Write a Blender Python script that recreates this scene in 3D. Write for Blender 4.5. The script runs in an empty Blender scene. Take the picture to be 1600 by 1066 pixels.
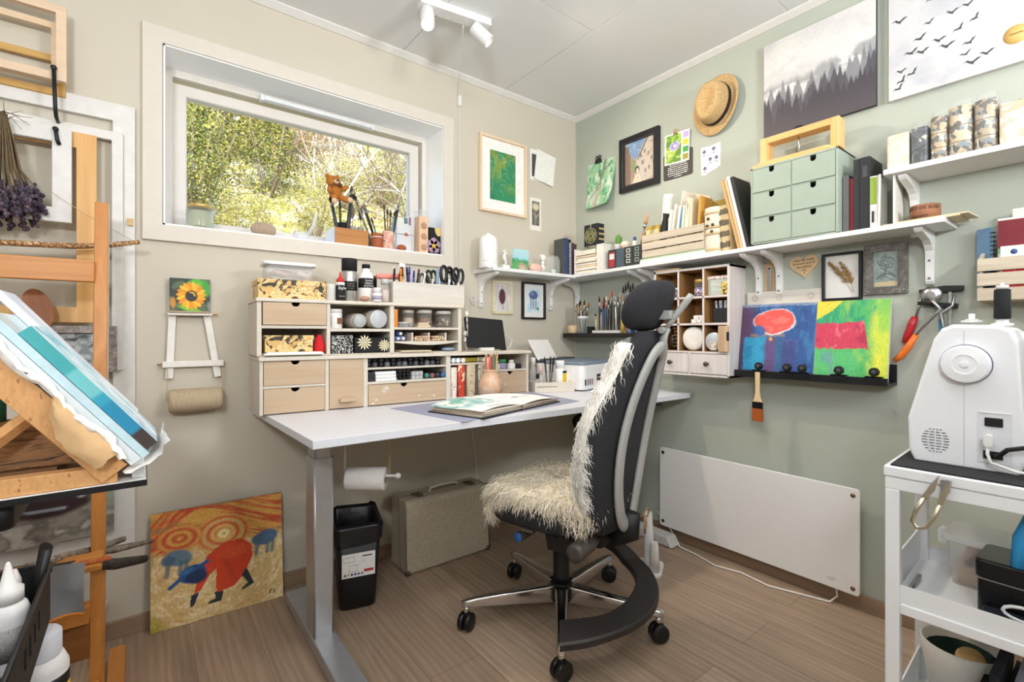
import bpy, bmesh, math, random
import numpy as np
from mathutils import Vector, Matrix, Euler
random.seed(7)
PI = math.pi
scene = bpy.context.scene
COL = scene.collection
R90 = -PI / 2          # things mounted on the right wall: local x runs along the wall, local y into it

def lin(h):
    h = h.lstrip('#')
    o = []
    for i in (0, 2, 4):
        c = int(h[i:i + 2], 16) / 255
        o.append(c / 12.92 if c <= .04045 else ((c + .055) / 1.055) ** 2.4)
    return tuple(o)

def cl(x): return max(0.0, min(1.0, x))

# ---------------------------------------------------------------- materials
_M = {}
def _new(name):
    m = bpy.data.materials.new(name); m.use_nodes = True
    nt = m.node_tree; b = nt.nodes['Principled BSDF']
    return m, nt, b

def _coord(nt, scale=(1, 1, 1), rot=(0, 0, 0), src='Object'):
    tc = nt.nodes.new('ShaderNodeTexCoord'); mp = nt.nodes.new('ShaderNodeMapping')
    mp.inputs['Scale'].default_value = scale; mp.inputs['Rotation'].default_value = rot
    nt.links.new(tc.outputs[src], mp.inputs['Vector'])
    return mp.outputs['Vector']

def _noise(nt, vec, scale, detail=3, rough=.55, dist=0):
    n = nt.nodes.new('ShaderNodeTexNoise')
    n.inputs['Scale'].default_value = scale; n.inputs['Detail'].default_value = detail
    n.inputs['Roughness'].default_value = rough; n.inputs['Distortion'].default_value = dist
    nt.links.new(vec, n.inputs['Vector'])
    return n.outputs['Fac']

def _ramp(nt, fac, stops, const=False):
    r = nt.nodes.new('ShaderNodeValToRGB'); e = r.color_ramp.elements
    if const: r.color_ramp.interpolation = 'CONSTANT'
    while len(e) < len(stops): e.new(.5)
    for k, (p, c) in enumerate(stops):
        e[k].position = p; e[k].color = (*(lin(c) if isinstance(c, str) else c), 1)
    nt.links.new(fac, r.inputs['Fac'])
    return r.outputs['Color']

def _bump(nt, b, fac, strength, dist=.002):
    n = nt.nodes.new('ShaderNodeBump'); n.inputs['Strength'].default_value = strength
    n.inputs['Distance'].default_value = dist
    nt.links.new(fac, n.inputs['Height']); nt.links.new(n.outputs['Normal'], b.inputs['Normal'])

def mat(h, rough=.55, metal=0, var=.05, vs=30, bump=0, bs=300, trans=0, alpha=1, emit=0, coat=0, sheen=0, spec=.5, ior=1.45):
    key = (h, rough, metal, var, vs, bump, bs, trans, alpha, emit, coat, sheen, spec)
    if key in _M: return _M[key]
    m, nt, b = _new('surface_' + h.strip('#'))
    c = lin(h)
    vec = _coord(nt)
    f = _noise(nt, vec, vs)
    col = _ramp(nt, f, [(.3, tuple(cl(x * (1 - var)) for x in c)), (.7, tuple(cl(x * (1 + var)) for x in c))])
    nt.links.new(col, b.inputs['Base Color'])
    b.inputs['Roughness'].default_value = rough; b.inputs['Metallic'].default_value = metal
    b.inputs['Transmission Weight'].default_value = trans; b.inputs['Alpha'].default_value = alpha
    b.inputs['Coat Weight'].default_value = coat; b.inputs['Sheen Weight'].default_value = sheen
    b.inputs['Specular IOR Level'].default_value = spec; b.inputs['IOR'].default_value = ior
    if emit:
        nt.links.new(col, b.inputs['Emission Color']); b.inputs['Emission Strength'].default_value = emit
    if bump: _bump(nt, b, _noise(nt, vec, bs, 4), bump)
    _M[key] = m
    return m

def wood(c1, c2, axis='x', sc=14, rough=.5, stretch=9, bump=.08):
    key = ('wood', c1, c2, axis, sc, rough)
    if key in _M: return _M[key]
    m, nt, b = _new('wood_' + c1.strip('#'))
    s = [sc * stretch / 3] * 3; s['xyz'.index(axis)] = sc / stretch
    vec = _coord(nt, s)
    f = _noise(nt, vec, 1.0, 5, .6, .6)
    nt.links.new(_ramp(nt, f, [(.3, c1), (.68, c2)]), b.inputs['Base Color'])
    b.inputs['Roughness'].default_value = rough
    if bump: _bump(nt, b, f, bump)
    _M[key] = m
    return m

def patches(stops, scale=40, kind='noise', rough=.55, const=True, stretch=(1, 1, 1), src='Object', dist=.8, bump=0):
    key = ('patch', tuple(stops), scale, kind, rough, const, stretch, src)
    if key in _M: return _M[key]
    m, nt, b = _new('pattern_' + str(len(_M)))
    vec = _coord(nt, stretch, src=src)
    if kind == 'noise': f = _noise(nt, vec, scale, 3, .6, dist)
    elif kind == 'cells':
        v = nt.nodes.new('ShaderNodeTexVoronoi'); v.inputs['Scale'].default_value = scale
        nt.links.new(vec, v.inputs['Vector'])
        s = nt.nodes.new('ShaderNodeSeparateColor'); nt.links.new(v.outputs['Color'], s.inputs['Color']); f = s.outputs['Red']
    elif kind == 'rings':
        v = nt.nodes.new('ShaderNodeTexVoronoi'); v.inputs['Scale'].default_value = scale
        nt.links.new(vec, v.inputs['Vector']); f = v.outputs['Distance']
    else:
        w = nt.nodes.new('ShaderNodeTexWave'); w.inputs['Scale'].default_value = scale
        w.inputs['Distortion'].default_value = dist; w.bands_direction = kind[-1].upper()
        nt.links.new(vec, w.inputs['Vector']); f = w.outputs['Fac']
    nt.links.new(_ramp(nt, f, stops, const), b.inputs['Base Color'])
    b.inputs['Roughness'].default_value = rough
    if bump: _bump(nt, b, f, bump)
    _M[key] = m
    return m

def attr_mat(rough=.55, bump=.25, bs=160, metal=0):
    key = ('attr', rough, bump, bs)
    if key in _M: return _M[key]
    m, nt, b = _new('paint_colours')
    a = nt.nodes.new('ShaderNodeAttribute'); a.attribute_name = 'Col'
    nt.links.new(a.outputs['Color'], b.inputs['Base Color'])
    b.inputs['Roughness'].default_value = rough
    if bump: _bump(nt, b, _noise(nt, _coord(nt), bs, 4), bump)
    _M[key] = m
    return m

def clear(h='#ffffff', tint=.12, rough=.05, ior=1.4):
    """thin clear plastic or glass: mostly see-through, glossy by angle"""
    key = ('clear', h, tint, rough, ior)
    if key in _M: return _M[key]
    m = bpy.data.materials.new('clear_' + h.strip('#')); m.use_nodes = True
    nt = m.node_tree; nt.nodes.clear()
    out = nt.nodes.new('ShaderNodeOutputMaterial')
    tr = nt.nodes.new('ShaderNodeBsdfTransparent'); gl = nt.nodes.new('ShaderNodeBsdfGlossy'); df = nt.nodes.new('ShaderNodeBsdfDiffuse')
    gl.inputs['Roughness'].default_value = rough
    f = _noise(nt, _coord(nt), 25)
    c = lin(h)
    nt.links.new(_ramp(nt, f, [(.3, tuple(x * .96 for x in c)), (.7, c)]), df.inputs['Color'])
    mx = nt.nodes.new('ShaderNodeMixShader'); mx.inputs['Fac'].default_value = tint
    nt.links.new(tr.outputs[0], mx.inputs[1]); nt.links.new(df.outputs[0], mx.inputs[2])
    lw = nt.nodes.new('ShaderNodeLayerWeight'); lw.inputs['Blend'].default_value = .22
    mm = nt.nodes.new('ShaderNodeMath'); mm.operation = 'MULTIPLY'; mm.inputs[1].default_value = (ior - 1) * .9; nt.links.new(lw.outputs['Facing'], mm.inputs[0])
    m2 = nt.nodes.new('ShaderNodeMixShader'); nt.links.new(mm.outputs[0], m2.inputs['Fac'])
    nt.links.new(mx.outputs[0], m2.inputs[1]); nt.links.new(gl.outputs[0], m2.inputs[2])
    nt.links.new(m2.outputs[0], out.inputs['Surface'])
    _M[key] = m
    return m

# ---------------------------------------------------------------- mesh builder
class B:
    def __init__(s): s.v = []; s.f = []; s.mi = []; s.sm = []; s.cur = 0
    def m(s, i): s.cur = i; return s
    def add(s, vs, fs, smooth=False):
        o = len(s.v); s.v += [tuple(p) for p in vs]
        for f in fs:
            s.f.append(tuple(o + i for i in f)); s.mi.append(s.cur); s.sm.append(smooth)
        return s
    def mark(s): return len(s.v)
    def xf(s, M, since=0):
        for i in range(since, len(s.v)): s.v[i] = tuple(M @ Vector(s.v[i]))
        return s
    def rot(s, ang, axis='Z', c=(0, 0, 0), since=0):
        c = Vector(c)
        return s.xf(Matrix.Translation(c) @ Matrix.Rotation(ang, 4, axis) @ Matrix.Translation(-c), since)
    def box(s, x0, x1, y0, y1, z0, z1):
        return s.add([(x, y, z) for z in (z0, z1) for y in (y0, y1) for x in (x0, x1)],
                     [(0, 2, 3, 1), (4, 5, 7, 6), (0, 1, 5, 4), (2, 6, 7, 3), (0, 4, 6, 2), (1, 3, 7, 5)])
    def prism(s, poly, d0, d1, axis='y', smooth=False):
        n = len(poly)
        def P(a, b, d): return {'y': (a, d, b), 'z': (a, b, d), 'x': (d, a, b)}[axis]
        vs = [P(a, b, d0) for a, b in poly] + [P(a, b, d1) for a, b in poly]
        o = len(s.v)
        s.add(vs, [tuple(range(n))[::-1], tuple(range(n, 2 * n))])
        s.add([], [])
        ln = [math.hypot(poly[i][0] - poly[(i + 1) % n][0], poly[i][1] - poly[(i + 1) % n][1]) for i in range(n)]; mx = max(ln)
        for i in range(n):
            j = (i + 1) % n
            s.f.append((o + i, o + j, o + n + j, o + n + i)); s.mi.append(s.cur); s.sm.append(smooth and ln[i] < .34 * mx)
        return s
    def lathe(s, prof, c=(0, 0, 0), n=20, smooth=True, axis='z', sq=1.0):
        vs = []; fs = []
        for r, z in prof:
            for k in range(n):
                a = 2 * PI * k / n
                p = (r * math.cos(a), r * math.sin(a) * sq, z)
                if axis == 'x': p = (p[2], p[0], p[1])
                if axis == 'y': p = (p[0], p[2], p[1])
                vs.append((c[0] + p[0], c[1] + p[1], c[2] + p[2]))
        L = len(prof)
        for i in range(L - 1):
            for k in range(n):
                k2 = (k + 1) % n
                fs.append((i * n + k, i * n + k2, (i + 1) * n + k2, (i + 1) * n + k))
        s.add(vs, fs, smooth)
        o = len(s.v) - L * n
        if prof[0][0] > 1e-6: s.f.append(tuple(o + k for k in range(n))[::-1]); s.mi.append(s.cur); s.sm.append(False)
        if prof[-1][0] > 1e-6: s.f.append(tuple(o + (L - 1) * n + k for k in range(n))); s.mi.append(s.cur); s.sm.append(False)
        return s
    def cyl(s, p0, p1, r0, r1=None, n=14):
        return s.tube([p0, p1], [r0, r0 if r1 is None else r1], n)
    def tube(s, pts, r, n=8, smooth=True, closed=False, flat=1.0):
        pts = [Vector(p) for p in pts]
        if not isinstance(r, (list, tuple)): r = [r] * len(pts)
        vs = []; fs = []; L = len(pts); up = None
        for i, p in enumerate(pts):
            if closed: d = pts[(i + 1) % L] - pts[i - 1]
            else: d = pts[min(i + 1, L - 1)] - pts[max(i - 1, 0)]
            if d.length < 1e-9: d = Vector((0, 0, 1))
            d.normalize()
            if up is None:
                up = Vector((0, 0, 1)) if abs(d.z) < .9 else Vector((1, 0, 0))
            a = d.cross(up)
            if a.length < 1e-6: a = d.orthogonal()
            a.normalize(); b = a.cross(d); up = b
            for k in range(n):
                t = 2 * PI * k / n
                vs.append(p + a * math.cos(t) * r[i] + b * math.sin(t) * r[i] * flat)
        for i in range(L if closed else L - 1):
            j = (i + 1) % L
            for k in range(n):
                k2 = (k + 1) % n
                fs.append((i * n + k, i * n + k2, j * n + k2, j * n + k))
        s.add(vs, fs, smooth)
        if not closed:
            o = len(s.v) - L * n
            s.f.append(tuple(o + k for k in range(n))[::-1]); s.mi.append(s.cur); s.sm.append(False)
            s.f.append(tuple(o + (L - 1) * n + k for k in range(n))); s.mi.append(s.cur); s.sm.append(False)
        return s
    def ball(s, c, r, n=14, m=8, sq=(1, 1, 1)):
        vs = []; fs = []
        for i in range(1, m):
            t = PI * i / m
            for k in range(n):
                a = 2 * PI * k / n
                vs.append((c[0] + r * sq[0] * math.sin(t) * math.cos(a), c[1] + r * sq[1] * math.sin(t) * math.sin(a), c[2] + r * sq[2] * math.cos(t)))
        top = len(vs); vs.append((c[0], c[1], c[2] + r * sq[2])); vs.append((c[0], c[1], c[2] - r * sq[2]))
        for i in range(m - 2):
            for k in range(n):
                k2 = (k + 1) % n
                fs.append((i * n + k, i * n + k2, (i + 1) * n + k2, (i + 1) * n + k))
        for k in range(n):
            k2 = (k + 1) % n
            fs.append((top, k2, k)); fs.append((top + 1, (m - 2) * n + k, (m - 2) * n + k2))
        return s.add(vs, fs, True)
    def rbox(s, x0, x1, y0, y1, z0, z1, r, axis='z', n=5):
        """box with four rounded edges along one axis"""
        A = {'z': (x0, x1, y0, y1), 'y': (x0, x1, z0, z1), 'x': (y0, y1, z0, z1)}[axis]
        D = {'z': (z0, z1), 'y': (y0, y1), 'x': (x0, x1)}[axis]
        return s.prism(rrect(*A, r, n), D[0], D[1], axis, True)
    def frame(s, w, h, bar, y0, y1, z0=0, x0=0, bz=None):
        """picture-frame moulding in the xz plane, mitred"""
        bz = bz or bar
        o = [(x0, z0), (x0 + w, z0), (x0 + w, z0 + h), (x0, z0 + h)]
        i = [(x0 + bar, z0 + bz), (x0 + w - bar, z0 + bz), (x0 + w - bar, z0 + h - bz), (x0 + bar, z0 + h - bz)]
        vs = [(a, y, b) for y in (y0, y1) for ring in (o, i) for a, b in ring]
        fs = []
        for k in range(4):
            j = (k + 1) % 4
            fs += [(k, j, 4 + j, 4 + k), (8 + k, 12 + k, 12 + j, 8 + j), (k, 8 + k, 8 + j, j), (4 + k, 4 + j, 12 + j, 12 + k)]
        return s.add(vs, fs)

def rrect(x0, x1, y0, y1, r, n=5):
    r = min(r, (x1 - x0) / 2.001, (y1 - y0) / 2.001)
    out = []
    for cx, cy, a0 in ((x1 - r, y1 - r, 0), (x0 + r, y1 - r, PI / 2), (x0 + r, y0 + r, PI), (x1 - r, y0 + r, 1.5 * PI)):
        for k in range(n + 1):
            a = a0 + PI / 2 * k / n
            out.append((cx + r * math.cos(a), cy + r * math.sin(a)))
    return out

# ---------------------------------------------------------------- objects
def mesh_obj(name, b, mats, bevel=0, recalc=True):
    me = bpy.data.meshes.new(name)
    me.from_pydata(b.v, [], b.f)
    for m in (mats if isinstance(mats, (list, tuple)) else [mats]): me.materials.append(m)
    me.polygons.foreach_set('material_index', b.mi)
    me.polygons.foreach_set('use_smooth', b.sm)
    if recalc:
        bm = bmesh.new(); bm.from_mesh(me); bmesh.ops.recalc_face_normals(bm, faces=bm.faces); bm.to_mesh(me); bm.free()
    me.update()
    o = bpy.data.objects.new(name, me); COL.objects.link(o)
    if bevel:
        md = o.modifiers.new('soft_edges', 'BEVEL'); md.width = bevel; md.segments = 2; md.limit_method = 'ANGLE'; md.angle_limit = .7
    return o

def tagp(o, label, cat, group=None, kind=None):
    o['label'] = label; o['category'] = cat
    if group: o['group'] = group
    if kind: o['kind'] = kind
    return o

def T(name, label, cat, loc=(0, 0, 0), rz=0, group=None, rx=0, ry=0):
    o = bpy.data.objects.new(name, None); o.empty_display_size = .02
    COL.objects.link(o); o.location = loc; o.rotation_euler = (rx, ry, rz)
    return tagp(o, label, cat, group)

def P(name, b, mats, parent, bevel=0, label=None, loc=None):
    o = mesh_obj(name, b, mats, bevel); o.parent = parent
    if label: o['label'] = label
    if loc: o.location = loc
    return o

def S(name, label, cat, b, mats, loc=(0, 0, 0), rz=0, group=None, bevel=0, rx=0, ry=0):
    o = mesh_obj(name, b, mats, bevel); o.location = loc; o.rotation_euler = (rx, ry, rz)
    return tagp(o, label, cat, group)

def st(name, b, mats, bevel=0, parent=None):
    o = mesh_obj(name, b, mats, bevel)
    if parent: o.parent = parent
    else: o['kind'] = 'structure'
    return o

def dup(root, loc, rz, label, group=None):
    r = root.copy(); COL.objects.link(r); r.location = loc; r.rotation_euler = (root.rotation_euler.x, root.rotation_euler.y, rz); r['label'] = label
    if group: r['group'] = group
    for ch in list(root.children):
        c = ch.copy(); COL.objects.link(c); c.parent = r
        for g in list(ch.children):
            d = g.copy(); COL.objects.link(d); d.parent = c
    return r

def text(name, body, size, mats, parent, loc, rot=(PI / 2, 0, 0), ext=.0003, align='LEFT', sx=1.0, space=1.0):
    cu = bpy.data.curves.new(name, 'FONT'); cu.body = body; cu.size = size; cu.extrude = ext; cu.align_x = align; cu.space_line = space; cu.resolution_u = 2
    to = bpy.data.objects.new(name + '_src', cu); COL.objects.link(to)
    dg = bpy.context.evaluated_depsgraph_get()
    me = bpy.data.meshes.new_from_object(to.evaluated_get(dg))
    bpy.data.objects.remove(to); bpy.data.curves.remove(cu)
    me.materials.clear(); me.materials.append(mats)
    o = bpy.data.objects.new(name, me); COL.objects.link(o)
    o.parent = parent; o.location = loc; o.rotation_euler = rot; o.scale = (sx, 1, 1)
    return o

def grid_paint(name, w, h, fn, nx, nz, th, parent=None, mats=None, y=0.0, curve=None, edge=None, back=True):
    """a panel w x h in the local xz plane (front at y-th) whose paint is a colour per vertex; fn(u, v) -> arrays (r,g,b), u right, v up"""
    u, v = np.meshgrid(np.linspace(0, 1, nx + 1), np.linspace(0, 1, nz + 1))
    c = np.stack([np.broadcast_to(np.asarray(k, float), u.shape) for k in fn(u, v)], -1).reshape(-1, 3).clip(0, 1)
    ym = np.full(u.shape, y - th) if curve is None else y - th - curve(u, v)
    co = np.stack([(u - .5) * w, ym, v * h], -1).reshape(-1, 3)
    idx = np.arange((nx + 1) * (nz + 1)).reshape(nz + 1, nx + 1)
    f = np.stack([idx[:-1, :-1], idx[:-1, 1:], idx[1:, 1:], idx[1:, :-1]], -1).reshape(-1, 4)
    vs = co.tolist(); fs = f.tolist(); cs = c.tolist(); n0 = len(vs)
    if th > 0 and back:
        ring = list(idx[0, :]) + list(idx[1:, -1]) + list(idx[-1, -2::-1]) + list(idx[-2:0:-1, 0])
        for k in ring:
            p = vs[k]; vs.append([p[0], p[1], p[2]]); cs.append(edge or cs[k])
        o2 = len(vs)
        for k in ring:
            p = vs[k]; vs.append([p[0], p[1] + th, p[2]]); cs.append(edge or cs[k])
        L = len(ring)
        for k in range(L):
            j = (k + 1) % L
            fs.append([n0 + k, o2 + k, o2 + j, n0 + j])
        fs.append([o2 + k for k in range(L)])
    me = bpy.data.meshes.new(name); me.from_pydata(vs, [], fs)
    a = me.color_attributes.new('Col', 'FLOAT_COLOR', 'POINT')
    arr = np.ones((len(vs), 4)); arr[:, :3] = np.array(cs)
    a.data.foreach_set('color', arr.ravel().astype(np.float32))
    me.materials.append(mats or attr_mat())
    if curve is not None: me.polygons.foreach_set('use_smooth', [True] * len(me.polygons))
    me.update()
    o = bpy.data.objects.new(name, me); COL.objects.link(o)
    if parent: o.parent = parent
    return o

# paint helpers on arrays
def vnoise(u, v, s, seed=0, oct=4):
    out = 0; amp = 1; tot = 0
    rs = np.random.RandomState(seed)
    for k in range(oct):
        g = rs.rand(64, 64); x = u * s; y = v * s
        xi = np.floor(x).astype(int); yi = np.floor(y).astype(int); fx = x - xi; fy = y - yi
        fx = fx * fx * (3 - 2 * fx); fy = fy * fy * (3 - 2 * fy)
        a = g[yi % 64, xi % 64]; b = g[yi % 64, (xi + 1) % 64]; c = g[(yi + 1) % 64, xi % 64]; d = g[(yi + 1) % 64, (xi + 1) % 64]
        out = out + amp * (a * (1 - fx) * (1 - fy) + b * fx * (1 - fy) + c * (1 - fx) * fy + d * fx * fy)
        tot += amp; amp *= .5; s *= 2.03
    return out / tot

def sstep(a, b, x):
    t = np.clip((x - a) / (b - a), 0, 1); return t * t * (3 - 2 * t)

class Paint:
    """layered colours on (u, v)"""
    def __init__(s, u, v, base): s.u, s.v = u, v; c = lin(base); s.c = [np.full(u.shape, c[i]) for i in range(3)]
    def mix(s, h, a):
        c = lin(h) if isinstance(h, str) else h
        a = np.clip(a, 0, 1)
        for i in range(3): s.c[i] = s.c[i] * (1 - a) + c[i] * a
        return s
    def ell(s, h, cx, cy, rx, ry, ang=0, soft=.1, k=1, wob=0, seed=1):
        x = s.u - cx; y = s.v - cy; ca, sa = math.cos(ang), math.sin(ang)
        X = (x * ca + y * sa) / rx; Y = (-x * sa + y * ca) / ry
        d = np.sqrt(X * X + Y * Y)
        if wob: d = d + wob * (vnoise(s.u, s.v, 9, seed) - .5)
        return s.mix(h, k * (1 - sstep(1 - soft, 1 + soft, d)))
    def rect(s, h, x0, x1, y0, y1, soft=.01, k=1, wob=0, seed=1):
        w = wob * (vnoise(s.u, s.v, 11, seed) - .5) if wob else 0
        a = sstep(x0 - soft, x0 + soft, s.u + w) * (1 - sstep(x1 - soft, x1 + soft, s.u + w)) * sstep(y0 - soft, y0 + soft, s.v + w) * (1 - sstep(y1 - soft, y1 + soft, s.v + w))
        return s.mix(h, a * k)
    def line(s, h, pts, wd, soft=.4, k=1):
        d = np.full(s.u.shape, 9.0)
        for (x0, y0), (x1, y1) in zip(pts[:-1], pts[1:]):
            dx, dy = x1 - x0, y1 - y0; L = dx * dx + dy * dy + 1e-12
            t = np.clip(((s.u - x0) * dx + (s.v - y0) * dy) / L, 0, 1)
            d = np.minimum(d, np.hypot(s.u - x0 - t * dx, s.v - y0 - t * dy))
        return s.mix(h, k * (1 - sstep(wd * (1 - soft), wd * (1 + soft), d)))
    def poly(s, h, pts, k=1):
        ins = np.zeros(s.u.shape, bool); n = len(pts)
        for i in range(n):
            x0, y0 = pts[i]; x1, y1 = pts[(i + 1) % n]
            c = ((y0 > s.v) != (y1 > s.v)) & (s.u < (x1 - x0) * (s.v - y0) / ((y1 - y0) or 1e-9) + x0)
            ins ^= c
        return s.mix(h, ins * k)
    def grain(s, amt, sc=40, seed=3, ax=1.0, ay=1.0):
        n = 1 + amt * (vnoise(s.u * ax, s.v * ay, sc, seed) - .5) * 2
        s.c = [c * n for c in s.c]; return s

WHITE = mat('#e6e5e4', .45); WPAINT = mat('#e1deda', .5, var=.03); BLACK = mat('#18181a', .45); CHROME = mat('#d8d8da', .18, 1, var=.02)
STEEL = mat('#b9babd', .3, 1); KRAFT = mat('#c4a27a', .75, bump=.1); PAPER = mat('#f2efe8', .8); MATTEBLACK = mat('#121214', .7)
# ================================================================ the room
def wall_mat(h, name):
    m, nt, b = _new(name); c = lin(h)
    vec = _coord(nt)
    f = _noise(nt, vec, 1.3, 3)
    nt.links.new(_ramp(nt, f, [(.3, tuple(x * .97 for x in c)), (.7, tuple(cl(x * 1.03) for x in c))]), b.inputs['Base Color'])
    b.inputs['Roughness'].default_value = .75
    _bump(nt, b, _noise(nt, _coord(nt, (60, 60, 420)), 1, 3), .12, .001)
    return m
BEIGE = wall_mat('#cdc5b5', 'beige_wall_paint'); SAGE = wall_mat('#b4b9ad', 'sage_wall_paint')
PLAIN = wall_mat('#dcd8cf', 'offwhite_wall_paint')

def floor_mat():
    m, nt, b = _new('oak_plank_floor')
    vec = _coord(nt, rot=(0, 0, PI / 2))
    br = nt.nodes.new('ShaderNodeTexBrick'); nt.links.new(vec, br.inputs['Vector'])
    br.inputs['Scale'].default_value = 1; br.inputs['Brick Width'].default_value = 1.38; br.inputs['Row Height'].default_value = .19
    br.inputs['Mortar Size'].default_value = .0012; br.inputs['Mortar Smooth'].default_value = .3; br.offset = .37
    br.inputs['Color1'].default_value = (*lin('#b29a84'), 1); br.inputs['Color2'].default_value = (*lin('#a28a75'), 1); br.inputs['Mortar'].default_value = (*lin('#7d624d'), 1)
    g = _noise(nt, _coord(nt, (46, 2.2, 1)), 1, 6, .62, 1.4)
    g2 = _noise(nt, _coord(nt, (9, .9, 1)), 1, 3, .5, 2.5)
    w = nt.nodes.new('ShaderNodeTexWave'); w.inputs['Scale'].default_value = 1.0; w.inputs['Distortion'].default_value = 9; w.inputs['Detail'].default_value = 2; w.inputs['Detail Scale'].default_value = .8
    nt.links.new(_coord(nt, (12, 1.4, 1)), w.inputs['Vector'])
    def mul(a, fac, lo, hi, k):
        r = _ramp(nt, fac, [(.25, (lo,) * 3), (.75, (hi,) * 3)])
        mx = nt.nodes.new('ShaderNodeMix'); mx.data_type = 'RGBA'; mx.blend_type = 'MULTIPLY'; mx.inputs['Factor'].default_value = k
        nt.links.new(a, mx.inputs['A']); nt.links.new(r, mx.inputs['B']); return mx.outputs['Result']
    c = mul(br.outputs['Color'], g, .78, 1.12, 1); c = mul(c, g2, .86, 1.08, 1); c = mul(c, w.outputs['Fac'], .9, 1.07, .8)
    nt.links.new(c, b.inputs['Base Color'])
    b.inputs['Roughness'].default_value = .42
    _bump(nt, b, g, .06)
    return m
FLOOR = floor_mat()
X0, Y0, H = -3.35, -3.5, 2.465
b = B().box(X0, 0, Y0, 0, -.1, 0); st('floor', b, FLOOR)
# window wall with its opening
WX0, WX1, WZ0, WZ1, WD = -2.166, -.978, 1.485, 2.158, .27
b = B().box(X0, WX0, 0, WD, -.1, H + .1).box(WX1, .1, 0, WD, -.1, H + .1).box(WX0, WX1, 0, WD, -.1, WZ0).box(WX0, WX1, 0, WD, WZ1, H + .1)
st('wall_back', b, BEIGE)
b = B().box(0, .1, Y0, 0, -.1, H + .1); st('wall_right', b, SAGE)
b = B().box(X0 - .1, X0, Y0, WD, -.1, H + .1); st('wall_left', b, PLAIN)
b = B().box(X0 - .1, .1, Y0 - .1, Y0, -.1, H + .1); st('wall_front', b, PLAIN)
# ceiling boards, laid with open joints
b = B().box(X0, 0, Y0, 0, H + .012, H + .1)
xs = [0, -.595, -1.215, -1.83, -2.45, -3.07, X0]
for r, (xa, xb) in enumerate(zip(xs[:-1], xs[1:])):
    ys = [0, -1.308, -2.53, Y0] if r % 2 == 0 else [0, -.70, -1.92, -3.14, Y0]
    for ya, yb in zip(ys[:-1], ys[1:]):
        b.box(xb + .0012, xa - .0012, yb + .0012, ya - .0012, H, H + .011)
st('ceiling', b, mat('#e4e4e4', .6, var=.01, vs=3), .001)
crown = [(0, 2.441), (-.006, 2.441), (-.032, 2.459), (-.032, H), (0, H)]
b = B().prism(crown, X0, 0, 'x'); st('trim_1', b, WPAINT)
b = B()
o = len(b.v); b.prism([(x, z) for x, z in crown], Y0, 0, 'y'); st('trim_2', b, WPAINT)
b = B().box(-.004, 0, -.006, 0, .06, 2.441); st('trim_3', b, BEIGE)
OAK = wood('#8d745f', '#a2866e', 'x', 10, .5); OAKY = wood('#8d745f', '#a2866e', 'y', 10, .5)
b = B().box(X0, 0, -.014, 0, 0, .06); st('baseboard_back', b, OAK, .002)
b = B().box(-.014, 0, Y0, -.014, 0, .06); st('baseboard_right', b, OAKY, .002)

# ---- the window: casing, lining, fixed frame, sash, pane, vent
W = bpy.data.objects.new('window_1', None); COL.objects.link(W); W['kind'] = 'structure'
b = B().frame(1.306, .793, .06, -.016, 0, 1.424, -2.228); st('casing', b, mat('#d8d0c5', .5, var=.02), .002, W)
b = B()
t = .006
b.box(WX0, WX0 + t, -.008, .175, WZ0, WZ1).box(WX1 - t, WX1, -.008, .175, WZ0, WZ1).box(WX0, WX1, -.008, .175, WZ1 - t, WZ1).box(WX0, WX1, -.008, .175, WZ0, WZ0 + t)
st('lining', b, mat('#f8f8f8', .4, var=.005), 0, W)
b = B().frame(WX1 - WX0 - 2 * t, WZ1 - WZ0 - 2 * t, .03, .165, .26, WZ0 + t, WX0 + t); st('window_frame', b, mat('#e3ddd4', .45, var=.02), .002, W)
gx0, gx1, gz0, gz1 = -2.083, -1.078, 1.545, 2.058
b = B(); bar = .05
b.frame(gx1 - gx0 + 2 * bar, gz1 - gz0 + 2 * .046, bar, .182, .235, gz0 - .046, gx0 - bar, .046)
st('sash', b, mat('#dfd8d0', .45, var=.02), .003, W)
b = B().frame(gx1 - gx0 + .012, gz1 - gz0 + .012, .008, .188, .206, gz0 - .006, gx0 - .006); st('glazing_bead', b, mat('#c9c9c7', .4), 0, W)
b = B().box(gx0 - .004, gx1 + .004, .208, .212, gz0 - .004, gz1 + .004); st('pane', b, clear('#ffffff', 0.0, .08, 1.06), 0, W)
b = B()
b.rbox(-1.80, -1.31, .128, .164, 2.112, 2.132, .006, 'x').box(-1.815, -1.80, .132, .164, 2.108, 2.134).box(-1.31, -1.295, .132, .164, 2.108, 2.134)
st('vent', b, mat('#e6e8e8', .25), .001, W)

# ================================================================ the bank outside
def hill_z(x, y): return .42 + .6 * y + .12 * math.sin(1.3 * x + .7 * y) + .07 * math.sin(3.1 * x - 2.2 * y) + .03 * math.sin(7 * x + 5 * y)
def outside_mat():
    m, nt, b = _new('mossy_bank')
    f = _noise(nt, _coord(nt), 5, 6, .7)
    nt.links.new(_ramp(nt, f, [(.3, '#6b6a35'), (.42, '#a7a04d'), (.5, '#c9bd7a'), (.58, '#e2d9c4'), (.7, '#a58f76')]), b.inputs['Base Color'])
    b.inputs['Roughness'].default_value = .9
    _bump(nt, b, f, .8, .05); return m
b = B(); nx, ny = 60, 60; vs = []; fs = []
for j in range(ny + 1):
    for i in range(nx + 1):
        x = -6 + 13 * i / nx; y = .9 + 13 * j / ny
        vs.append((x, y, hill_z(x, y)))
for j in range(ny):
    for i in range(nx):
        a = j * (nx + 1) + i; fs.append((a, a + 1, a + nx + 2, a + nx + 1))
b.add(vs, fs, True)
g = st('ground_hillside', b, outside_mat())

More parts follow.
